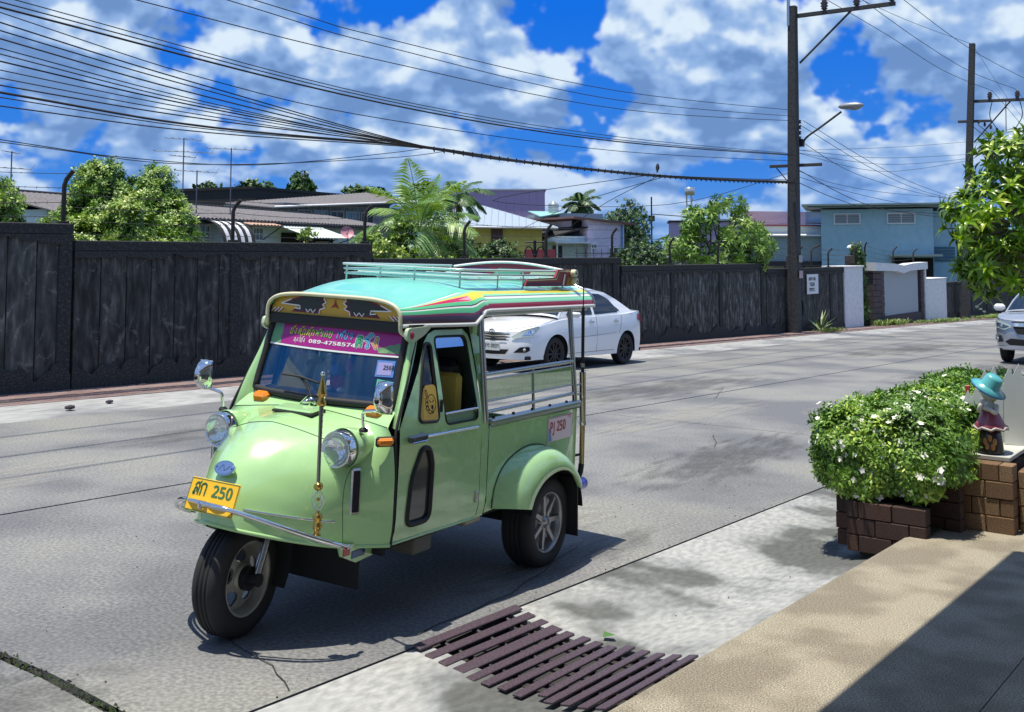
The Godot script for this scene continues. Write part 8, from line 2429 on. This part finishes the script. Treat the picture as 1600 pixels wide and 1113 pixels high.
	# rounder trees farther off
	for q in [["round_bush", "round dark bush between the lavender house and the feathery bush", Vector3(41.5, -1.0, -24.2), [B(0, 2.2, 0, 1.3, 1.1, 1.0), B(0.9, 2.1, 0, 0.8, 0.9, 0.8), B(-0.7, 1.9, 0, 0.7, 0.9, 0.7)], dark_g, 40.0, small], ["tall_tree", "taller open tree behind the round bush", Vector3(51.8, -1.3, -30.9), [B(0, 4.7, 0, 1.1, 1.3, 1.0), B(-0.8, 4.6, 0, 0.8, 0.8, 0.8), B(0.3, 3.2, 0, 1.0, 1.2, 0.9)], blue_g, 34.0, small],
			["far_tree", "dark far tree peeping over the roofs just right of the aerials", Vector3(43.8, -1.1, -57.9), [B(0, 6.4, 0, 1.0, 0.9, 1), B(0.9, 5.9, 0, 0.9, 0.8, 1)], dark_g, 14.0, far], ["far_tree", "rounded far tree left of the black parapet wall", Vector3(48.9, -1.2, -59.4), [B(0, 6.9, 0, 1.5, 1.0, 1.2), B(-1.2, 6.2, 0, 1.2, 1.0, 1), B(0.9, 6.4, 0, 1.2, 1.0, 1)], dark_g, 14.0, far],
			["far_tree", "small pointed far tree standing above the black parapet wall", Vector3(54.2, -1.3, -60.6), [B(0, 7.6, 0, 0.9, 1.1, 0.9), B(0, 8.4, 0, 0.5, 0.6, 0.5)], dark_g, 16.0, far], ["far_tree", "flat-topped far tree above the roof of the grey shed", Vector3(60.5, -1.4, -60.6), [B(0, 7.6, 0, 1.7, 0.7, 1), B(1.3, 7.5, 0, 1.0, 0.6, 1)], dark_g, 14.0, far],
			["far_tree", "pale far tree top behind the coconut palm, left of the mauve hall", Vector3(62.0, -1.4, -58.0), [B(2.0, 7.6, 0, 1.6, 1.0, 1), B(4.0, 7.4, 0, 1.2, 0.9, 1)], dark_g, 14.0, far], ["far_tree", "leafy tree behind the right-hand wall, beyond the farther pole", Vector3(66.0, -1.7, -15.9), [B(0, 3.5, 0, 1.8, 1.6, 1.6), B(2.0, 3.2, 0, 1.8, 1.5, 1.5), B(-0.8, 2.6, 0, 0.9, 1.0, 1.0)], mid_g, 22.0, far], ["far_tree", "broad tree at the end of the street on the right", Vector3(84.0, -2.1, -13.0), [B(0, 4.0, 0, 2.6, 2.4, 2.0), B(3.4, 3.8, 0, 2.6, 2.4, 2.0), B(6.8, 3.6, 0, 2.6, 2.2, 2.0)], dark_g, 16.0, far]]:
		tree(q[0], q[1], "tree", q[2], q[3], q[6], 1.0, q[5], q[4], 0.3)
	palm("far_palm", "distant coconut palm crown above the grey block with the tank", Vector3(71.0, -1.8, -46.9), 7.5, 16, 1.9, 0.16, 1.1, [L(0.05, 0.10, 0.04), L(0.06, 0.12, 0.05)], 0.16)
	# slim conifers by the gate
	for k in 2:
		var p := [Vector3(40.55, -1.05, -14.15), Vector3(41.0, -1.05, -14.5)][k] as Vector3
		var bl := []
		for i in 9:
			var r := 0.26 * (1.0 - pow(i / 9.0, 2.0)) + 0.05
			bl.append(B(0.03 * sin(i * 2.0), 0.3 + i * 0.33, 0, r, 0.26, r))
		tree("slim_conifer", ["front slim conifer squeezed beside the broad white pillar", "rear slim conifer against the dark gate post"][k], "conifer", p, bl, fine, 0.8, 130.0, dark_g, 0.5)
	# agave, weeds
	var ag := thing("spiky_plant", "spiky rosette plant at the foot of the wall right of the near utility pole", "plant", at(Vector3(34.75, gy(34.75), -13.45)))
	for k in 22:
		var a := k * 2.4
		var e := rng.randf_range(0.35, 1.2)
		var mb := MB.new().flat()
		var d := Vector3(cos(a) * cos(e), sin(e), sin(a) * cos(e))
		leaf_quad(mb, Vector3(0, 0.03, 0), d, Vector3(-cos(a) * sin(e), cos(e), -sin(a) * sin(e)), rng.randf_range(0.65, 0.95), 0.07, 0.12)
		obj("blade", mb, mat("agave_%d" % (k % 3), [L(0.16, 0.24, 0.09), L(0.22, 0.30, 0.12), L(0.11, 0.18, 0.07)][k % 3], 0.5), ag)
	var grass := sprig(10, 0.22, 0.018, 0.02, 11, 1.6, 0.2)
	for q in [["weed_clump", "tangled weeds at the foot of the gate's stone surround", Vector3(42.2, 0, -13.55), 1.6, 0.3, 90, 1.3], ["grass_patch", "low bright grass at the foot of the right white pier", Vector3(48.5, 0, -13.3), 3.0, 0.5, 240, 0.8], ["grass_patch", "thin grass round the foot of the spiky plant", Vector3(34.9, 0, -13.2), 0.7, 0.25, 90, 0.8], ["grass_patch", "grass strip by the wall beyond the farther pole", Vector3(58.0, 0, -13.2), 4.0, 0.5, 260, 0.9]]:
		var pl := []; var cl := []
		for k in q[5]:
			var p: Vector3 = q[2] + Vector3(rng.randfn() * q[3] * 0.5, 0, rng.randfn() * q[4] * 0.5)
			p.y = gy(p.x) + 0.01
			pl.append(Transform3D(Basis(Vector3.UP, rng.randf() * TAU).scaled(Vector3.ONE * q[6] * rng.randf_range(0.7, 1.4)), p))
			cl.append(Color(0.10, 0.18, 0.03).lerp(Color(0.25, 0.33, 0.08), rng.randf()))
		var g := many(q[0], grass, leaf_mat("leaf"), pl, cl)
		tag(g, q[1], "grass")
	broad_tree()

func broad_tree():
	# the big-leaved tree at the right edge: its largest leaves are parts of their own
	var base := Vector3(10.6, gy(10.6), -1.35)
	var T := thing("broadleaf_tree", "broad-leaved tree with glossy whorled leaves reaching in from the right edge", "tree", at(base))
	var bark := mat("smooth_bark", L(0.20, 0.17, 0.13), 0.8)
	var c0 := Vector3(9.84, 1.93, -2.02) - base
	obj("trunk", MB.new().tube(spline([Vector3(0, -0.2, 0), Vector3(0.02, 0.6, -0.05), Vector3(-0.05, 1.2, -0.15)], 4), [0.09, 0.085, 0.08, 0.075, 0.072, 0.07, 0.068, 0.066, 0.06], 10), bark, T)
	var lm := []
	for c in [L(0.10, 0.20, 0.015), L(0.17, 0.30, 0.02), L(0.26, 0.38, 0.03), L(0.07, 0.14, 0.015), L(0.36, 0.44, 0.04)]:
		var m := mat("glossy_leaf_%d" % lm.size(), c, 0.3)
		m.backlight_enabled = true
		m.backlight = Color(0.6, 0.75, 0.1)
		lm.append(m)
	var leafm := []
	for v in 3:
		var mb := MB.new().smooth()
		var rows := [[], [], []]
		for i in 7:
			var t := i / 6.0
			var w := 0.024 * pow(sin(PI * clampf(pow(t, 0.8) * 0.97 + 0.015, 0.0, 1.0)), 0.8)
			var y := 0.018 * sin(PI * t) - (0.03 + 0.012 * v) * t * t
			rows[0].append(Vector3(-w, y + 0.008 * sin(PI * t), t * 0.15))
			rows[1].append(Vector3(0, y, t * 0.15))
			rows[2].append(Vector3(w, y + 0.008 * sin(PI * t), t * 0.15))
		mb.grid(rows)
		leafm.append(mb.mesh())
	# whorls over a lumpy crown
	var whorls := []
	var lobes := [[Vector3(0.0, 0.05, 0.0), Vector3(0.62, 0.42, 0.5)], [Vector3(0.05, 0.52, -0.02), Vector3(0.40, 0.26, 0.4)], [VR * -0.30 + Vector3(0, 0.0, 0), Vector3(0.34, 0.3, 0.35)], [VR * -0.10 + Vector3(0, -0.36, 0), Vector3(0.42, 0.26, 0.4)], [VR * 0.5 + Vector3(0, 0.2, 0), Vector3(0.5, 0.55, 0.5)]]
	for b in lobes:
		for k in 74:
			var d := Vector3(rng.randfn(), rng.randfn() + 0.15, rng.randfn()).normalized()
			var f := rng.randf_range(0.75, 1.05)
			var p: Vector3 = c0 + b[0] + (VR * d.x * b[1].x + Vector3.UP * d.y * b[1].y + VD * d.z * b[1].z) * f
			whorls.append([p, (VR * d.x + Vector3.UP * (d.y + 0.35) + VD * d.z).normalized()])
	# nearest and largest first
	var eye := Vector3(0, 1.68, 0) - base
	whorls.sort_custom(func(a, b): return a[0].distance_to(eye) < b[0].distance_to(eye))
	var n := 0
	var rest := []; var tint := []
	for w in whorls:
		var up: Vector3 = w[1]
		var sx := up.cross(Vector3(0.3, 0.2, 1.0)).normalized()
		var bz := Basis(sx, up, sx.cross(up))
		var cnt := 9
		for k in cnt:
			var a := TAU * k / cnt + rng.randf() * 0.4
			var el := rng.randf_range(0.0, 0.75) if k % 3 else rng.randf_range(0.6, 1.2)
			var lb := bz * Basis(Vector3.UP, a) * Basis(Vector3.RIGHT, -el)
			var tr := Transform3D(lb.scaled_local(Vector3(0.85, 1.0, 1.0) * rng.randf_range(0.62, 0.95)), w[0])
			if n < 300:
				obj("leaf", leafm[n % 3], lm[rng.randi() % 5], T, tr)
				n += 1
			else:
				rest.append(tr)
				tint.append([Color(0.10, 0.20, 0.015), Color(0.17, 0.30, 0.02), Color(0.26, 0.38, 0.03), Color(0.07, 0.14, 0.015), Color(0.3, 0.40, 0.04)][rng.randi() % 5])
		if rng.randf() < 0.3:
			obj("twig", MB.new().tube([c0 + (w[0] - c0) * 0.35, w[0]], [0.012, 0.005], 5), bark, T)
	for b in lobes:
		obj("limb", MB.new().tube([Vector3(-0.05, 1.15, -0.15), Vector3(-0.05, 1.15, -0.15).lerp(c0 + b[0], 0.6) + Vector3(0, 0.05, 0), c0 + b[0]], [0.05, 0.035, 0.015], 7), bark, T)
	var lmat := leaf_mat("glossy_rest")
	lmat.roughness = 0.3
	many("leaf_rest", leafm[0], lmat, rest, tint, T)
	# a drooping flower stalk
	obj("flower_stalk", MB.new().tube(spline([c0 + VR * -0.35 + Vector3(0, -0.55, 0), c0 + VR * -0.36 + Vector3(0, -0.63, 0), c0 + VR * -0.42 + Vector3(0, -0.68, 0)], 4), 0.004, 5), mat("petal_white", L(0.75, 0.75, 0.68), 0.6), T)
	for k in 3:
		obj("blossom", MB.new().ball(c0 + VR * (-0.42 + 0.03 * k) + Vector3(0, -0.685 - 0.02 * k, 0), Vector3(0.016, 0.01, 0.016), 7), M.petal_white, T)

func bricks(T: Node, a: Vector3, b: Vector3, courses: int, ch: float, thick: float, mats: Array, ln := 0.21):
	# a wall of single bricks from a to b (foot line), outer face on the left of the way from a to b
	var d := (b - a); d.y = 0
	var w := d.length(); d = d.normalized()
	var nrm := d.cross(Vector3.UP)
	for c in courses:
		var s := -ln * 0.5 if c % 2 else 0.0
		while s < w - 0.02:
			var s0 := maxf(s, 0.0); var s1 := minf(s + ln, w)
			if s1 - s0 > 0.03:
				var m := a + d * (s0 + s1) * 0.5 - nrm * thick * 0.5 + Vector3(0, ch * (c + 0.5), 0) + nrm * rng.randf_range(-0.005, 0.005)
				obj("brick", MB.new().box(Vector3.ZERO, Vector3(s1 - s0 - 0.006, ch - 0.005, thick), 0.004), mats[rng.randi() % mats.size()], T, Transform3D(Basis(d, Vector3.UP, d.cross(Vector3.UP)) * Basis(Vector3.UP, rng.randf_range(-0.008, 0.008)), m))
			s += ln

func planter_and_hedge():
	var bm := []
	for c in [[0.07, 0.036, 0.028], [0.055, 0.03, 0.025], [0.09, 0.045, 0.032], [0.045, 0.027, 0.022]]:
		var col := L(c[0], c[1], c[2])
		bm.append(surf("old_brick_%d" % bm.size(), [[0.0, L(c[0] * 0.35, c[1] * 0.4, c[2] * 0.4)], [0.5, col], [1.0, L(c[0] * 1.5, c[1] * 1.5, c[2] * 1.5)]], Vector3(0.3, 0.3, 0.3), 0.9, 0.05, 0.25))
	var tan := []
	for c in [[0.30, 0.19, 0.10], [0.24, 0.14, 0.075], [0.36, 0.23, 0.13]]:
		tan.append(surf("laterite_%d" % tan.size(), [[0.0, L(c[0] * 0.2, c[1] * 0.2, c[2] * 0.2)], [0.4, L(c[0] * 0.6, c[1] * 0.6, c[2] * 0.6)], [0.7, L(c[0], c[1], c[2])], [1.0, L(c[0] * 1.4, c[1] * 1.4, c[2] * 1.4)]], Vector3(0.25, 0.25, 0.25), 0.95, 0.05, 0.5))
	var P := thing("brick_planter", "low dark brick planter under the flowering hedge, with one bright brick at its corner", "planter")
	var y := gy(6.97) - 0.02
	bricks(P, Vector3(6.97, y, -2.02), Vector3(6.97, y, -2.52), 3, 0.105, 0.1, bm)
	bricks(P, Vector3(6.97, y, -2.52), Vector3(11.0, y - 0.10, -2.52), 3, 0.105, 0.1, bm, 0.22)
	bricks(P, Vector3(7.30, y, -1.9), Vector3(7.30, y, -2.1), 5, 0.105, 0.1, bm)
	bricks(P, Vector3(7.0, y, -2.05), Vector3(7.3, y, -2.05), 5, 0.105, 0.08, bm) if false else null
	obj("bright_brick", MB.new().box(Vector3(6.965, y + 0.158, -2.43), Vector3(0.1, 0.098, 0.115), 0.007), mat("orange_brick", L(0.30, 0.11, 0.055), 0.9), P)
	obj("soil_bed", MB.new().box(Vector3(8.95, y + 0.05, -2.25), Vector3(3.9, 0.2, 0.46)), M.soil, P)
	obj("rear_wall", MB.new().box(Vector3(9.2, y + 0.26, -1.95), Vector3(3.7, 0.52, 0.08), 0.0), bm[1], P)
	var Q := thing("brick_pier", "mossy tan block pier at the end of the picket fence, carrying the figurine", "pier")
	var yq := gy(7.5) + 0.12
	bricks(Q, Vector3(7.46, yq, -1.62), Vector3(7.46, yq, -1.98), 4, 0.108, 0.12, tan, 0.17)
	bricks(Q, Vector3(11.0, yq - 0.05, -1.62), Vector3(7.46, yq, -1.62), 4, 0.108, 0.12, tan, 0.2)
	obj("core", MB.new().box(Vector3(9.25, yq + 0.2, -1.82), Vector3(3.4, 0.42, 0.3)), bm[3], Q)
	for k in 9:
		obj("top_slab", MB.new().box(Vector3(7.62 + 0.31 * k, yq + 0.445, -1.83), Vector3(0.30, 0.03, 0.33), 0.004, Transform3D.IDENTITY), mat("pale_slab_%d" % (k % 2), L(0.50, 0.50, 0.47) if k % 2 else L(0.42, 0.43, 0.41), 0.85), Q)
	# hedge: many sprigs over a lumpy block, white starry flowers
	var H := thing("flowering_hedge", "dense clipped hedge with small white flowers beside the gutter", "hedge")
	var spr := sprig(12, 0.040, 0.015, 0.045, 21, 0.5, 0.1)
	var nz := noise(61, 1.1, 3)
	var pl := []; var cl := []; var fl := []
	var top := func(x: float) -> float: return gy(x) + 0.80 + 0.05 * clampf((x - 7.6) / 2.0, 0.0, 1.0) - 0.10 * pow(clampf((7.1 - x) / 0.4, 0.0, 1.0), 2.0)
	for k in 24000:
		var x := lerpf(6.93, 10.3, pow(rng.randf(), 1.35))
		var z := rng.randf_range(-2.80, -1.92)
		var u := rng.randf()
		var face := rng.randi() % 5
		var nrm := Vector3.UP
		var yt: float = top.call(x)
		var yy := 0.0
		if face <= 1:
			yy = yt
		elif face == 2:
			x = 6.93 + rng.randf() * 0.03
			nrm = Vector3(-1, 0.25, 0)
			yy = lerpf(gy(x) + 0.33, yt, u)
		elif face == 3:
			z = -2.80
			nrm = Vector3(0, 0.25, -1)
			yy = lerpf(gy(x) + 0.33, yt, u)
		else:
			z = -1.92
			nrm = Vector3(0, 0.25, 1)
			yy = lerpf(gy(x) + 0.45, yt, u)
		# round the edges and make lumps
		var c := Vector3(clampf(x, 7.28, 10.0), clampf(yy, gy(x) + 0.45, yt - 0.28), clampf(z, -2.45, -2.25))
		var p := Vector3(x, yy, z)
		var dd := p - c
		p = c + dd.normalized() * minf(dd.length(), 0.34 + 0.17 * nz.get_noise_3d(x * 1.3, yy * 1.3, z * 1.3))
		p += dd.normalized() * (nz.get_noise_3d(x * 3.0, yy * 3.0, z * 3.0) * 0.06 - pow(rng.randf(), 2.0) * 0.10 + (0.05 if rng.randf() < 0.05 else 0.0))
		nrm = (dd.normalized() + nrm * 0.3 + Vector3(rng.randfn(), rng.randfn() + 0.3, rng.randfn()) * 0.4).normalized()
		var sx := nrm.cross(Vector3(rng.randfn(), rng.randfn(), rng.randfn())).normalized()
		pl.append(Transform3D(Basis(sx, nrm, sx.cross(nrm)).scaled(Vector3.ONE * rng.randf_range(0.75, 1.3)), p))
		var g := clampf(0.5 + nz.get_noise_3d(x * 2.0, yy * 2.0, z * 2.0) * 0.7 + rng.randf_range(-0.3, 0.3), 0.0, 1.0)
		cl.append(Color(0.05, 0.13, 0.015).lerp(Color(0.22, 0.39, 0.04), g) if g < 0.75 else Color(0.36, 0.50, 0.06))
		if rng.randf() < 0.045 and p.x < (8.3 if k % 3 else 9.8) and (face <= 2 or rng.randf() < 0.1) and fl.size() < 298:
			fl.append(Transform3D(Basis(sx, nrm, sx.cross(nrm)).scaled(Vector3.ONE * rng.randf_range(0.9, 1.4)), p + dd.normalized() * 0.075))
	many("foliage", spr, leaf_mat("leaf"), pl, cl, H)
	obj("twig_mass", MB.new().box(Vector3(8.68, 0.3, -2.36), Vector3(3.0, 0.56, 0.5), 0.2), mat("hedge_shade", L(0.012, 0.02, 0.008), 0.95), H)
	var fm := MB.new().flat()
	for k in 5:
		var a := TAU * k / 5
		var d := Vector3(cos(a), 0.15, sin(a)); var s := Vector3(-sin(a), 0, cos(a))
		fm.quad(Vector3.ZERO, d * 0.011 - s * 0.0075, d * 0.020, d * 0.011 + s * 0.0075)
	var flower := fm.mesh()
	for k in mini(fl.size(), 290):
		obj("flower", flower, mat("petal_white", L(0.75, 0.75, 0.68), 0.6), H, fl[k])
	# picket fence behind the figurine
	var F := thing("picket_fence", "white wooden picket fence with pointed tops on the block ledge at the right", "fence")
	for k in 9:
		var z := -1.99 + k * 0.085
		var w := 0.15
		var y0 := yq + 0.462
		var h := [0.33, 0.47, 0.40, 0.50][k % 4] as float
		var pk := PackedVector2Array([Vector2(-w / 2, 0), Vector2(w / 2, 0), Vector2(w / 2, h - 0.05), Vector2(w * 0.28, h - 0.03), Vector2(0.02, h + 0.05), Vector2(-w * 0.12, h - 0.03), Vector2(-w * 0.26, h + 0.02), Vector2(-w / 2, h - 0.06)])
		obj("picket", MB.new().prism(pk, Transform3D(Basis(Vector3.UP, -PI / 2 + 0.25) * Basis(Vector3.BACK, rng.randf_range(-0.05, 0.05)), Vector3(7.98 + 0.05 * (k % 3), y0, z)), 0.016), mat("picket_white_%d" % (k % 2), L(0.66, 0.68, 0.66) if k % 2 else L(0.72, 0.73, 0.70), 0.6), F)
		if k % 2 == 0:
			obj("red_clip", MB.new().box(Vector3(8.06, y0 + h - 0.02, z - 0.07), Vector3(0.02, 0.12, 0.03), 0.004), mat("clip_red", L(0.45, 0.05, 0.03), 0.5), F)
	obj("fence_rail", MB.new().box(Vector3(8.13, yq + 0.60, -1.65), Vector3(0.02, 0.05, 0.7), 0.004), M.picket_white_0, F)
	obj("fence_rail", MB.new().box(Vector3(8.13, yq + 0.76, -1.65), Vector3(0.02, 0.05, 0.7), 0.004), M.picket_white_0, F)
	# garden figurine: flared skirt over a dark base, one hand to the cheek, teal hat
	var G := thing("garden_figurine", "painted garden figurine in a tilted teal hat and pink ruffled skirt", "figurine", Transform3D(Basis(Vector3.UP, 0.0).scaled(Vector3.ONE * 1.0), Vector3(7.57, yq + 0.46, -1.80)))
	obj("base", MB.new().lathe([Vector2(0, 0), Vector2(0.078, 0.0), Vector2(0.08, 0.012), Vector2(0.07, 0.1), Vector2(0.06, 0.17), Vector2(0, 0.17)], 20), mat("figurine_dark", L(0.025, 0.02, 0.018), 0.3, 0.0, 0.5), G)
	for k in 5:
		var a := TAU * k / 5 + 0.3
		obj("petal", MB.new().ball(Vector3(-0.073 + 0.0, 0.075 + sin(a) * 0.03, 0.012 + cos(a) * 0.03), Vector3(0.008, 0.024, 0.014), 10), mat("petal_tan", L(0.50, 0.24, 0.08), 0.4), G)
	obj("skirt", MB.new().lathe([Vector2(0.0, 0.15), Vector2(0.098, 0.16), Vector2(0.106, 0.168), Vector2(0.085, 0.20), Vector2(0.06, 0.25), Vector2(0.045, 0.28)], 24), mat("figurine_maroon", L(0.30, 0.06, 0.10), 0.35, 0.0, 0.4), G)
	obj("ruffle", MB.new().tube(range(25).map(func(k): return Vector3(0.102 * cos(TAU * k / 24), 0.165 + 0.008 * sin(k * 2.1), 0.102 * sin(TAU * k / 24))), 0.010, 6), mat("figurine_grey", L(0.40, 0.34, 0.33), 0.5), G)
	var skin := mat("figurine_skin", L(0.62, 0.58, 0.52), 0.4, 0.0, 0.3)
	var body := MB.new()
	body.lathe([Vector2(0.046, 0.27), Vector2(0.042, 0.30), Vector2(0.03, 0.325), Vector2(0.02, 0.335), Vector2(0.03, 0.345), Vector2(0.05, 0.37), Vector2(0.056, 0.40), Vector2(0.05, 0.435), Vector2(0.025, 0.455), Vector2(0, 0.46)], 20)
	body.tube(spline([Vector3(-0.01, 0.31, -0.045), Vector3(-0.07, 0.275, -0.05), Vector3(-0.095, 0.31, -0.035), Vector3(-0.075, 0.345, -0.02)], 5), 0.015, 8)
	body.tube(spline([Vector3(-0.01, 0.31, 0.045), Vector3(-0.065, 0.27, 0.05), Vector3(-0.085, 0.29, 0.02), Vector3(-0.08, 0.30, -0.02)], 5), 0.015, 8)
	body.ball(Vector3(-0.056, 0.395, 0.0), Vector3(0.012, 0.012, 0.010), 8)
	obj("body", body, skin, G)
	obj("sash", MB.new().lathe([Vector2(0.05, 0.272), Vector2(0.054, 0.285), Vector2(0.047, 0.295)], 20), mat("sash_pink", L(0.50, 0.10, 0.14), 0.4), G)
	for sg in [-1.0, 1.0]:
		obj("eye", MB.new().ball(Vector3(-0.05, 0.412, sg * 0.02), Vector3(0.006, 0.006, 0.005), 8), M.underside, G)
		obj("ear", MB.new().ball(Vector3(0.0, 0.40, sg * 0.055), Vector3(0.014, 0.018, 0.008), 8), skin, G)
	obj("hair", MB.new().ball(Vector3(0.014, 0.385, 0.0), Vector3(0.052, 0.065, 0.055), 14), mat("figurine_hair", L(0.50, 0.42, 0.20), 0.5), G)
	obj("hat", MB.new().lathe([Vector2(0.06, -0.004), Vector2(0.112, -0.016), Vector2(0.115, -0.008), Vector2(0.07, 0.008), Vector2(0.062, 0.02), Vector2(0.056, 0.07), Vector2(0.045, 0.085), Vector2(0, 0.09)], 26, Transform3D(Basis(Vector3.RIGHT, 0.55) * Basis(Vector3.BACK, 0.1), Vector3(0.0, 0.425, 0.0))), mat("hat_teal", L(0.09, 0.40, 0.42), 0.3, 0.0, 0.6), G)
	obj("hat_brim", MB.new().lathe([Vector2(0.112, -0.019), Vector2(0.119, -0.012), Vector2(0.113, -0.006)], 26, Transform3D(Basis(Vector3.RIGHT, 0.55) * Basis(Vector3.BACK, 0.1), Vector3(0.0, 0.425, 0.0))), mat("hat_blue", L(0.04, 0.20, 0.42), 0.3), G)
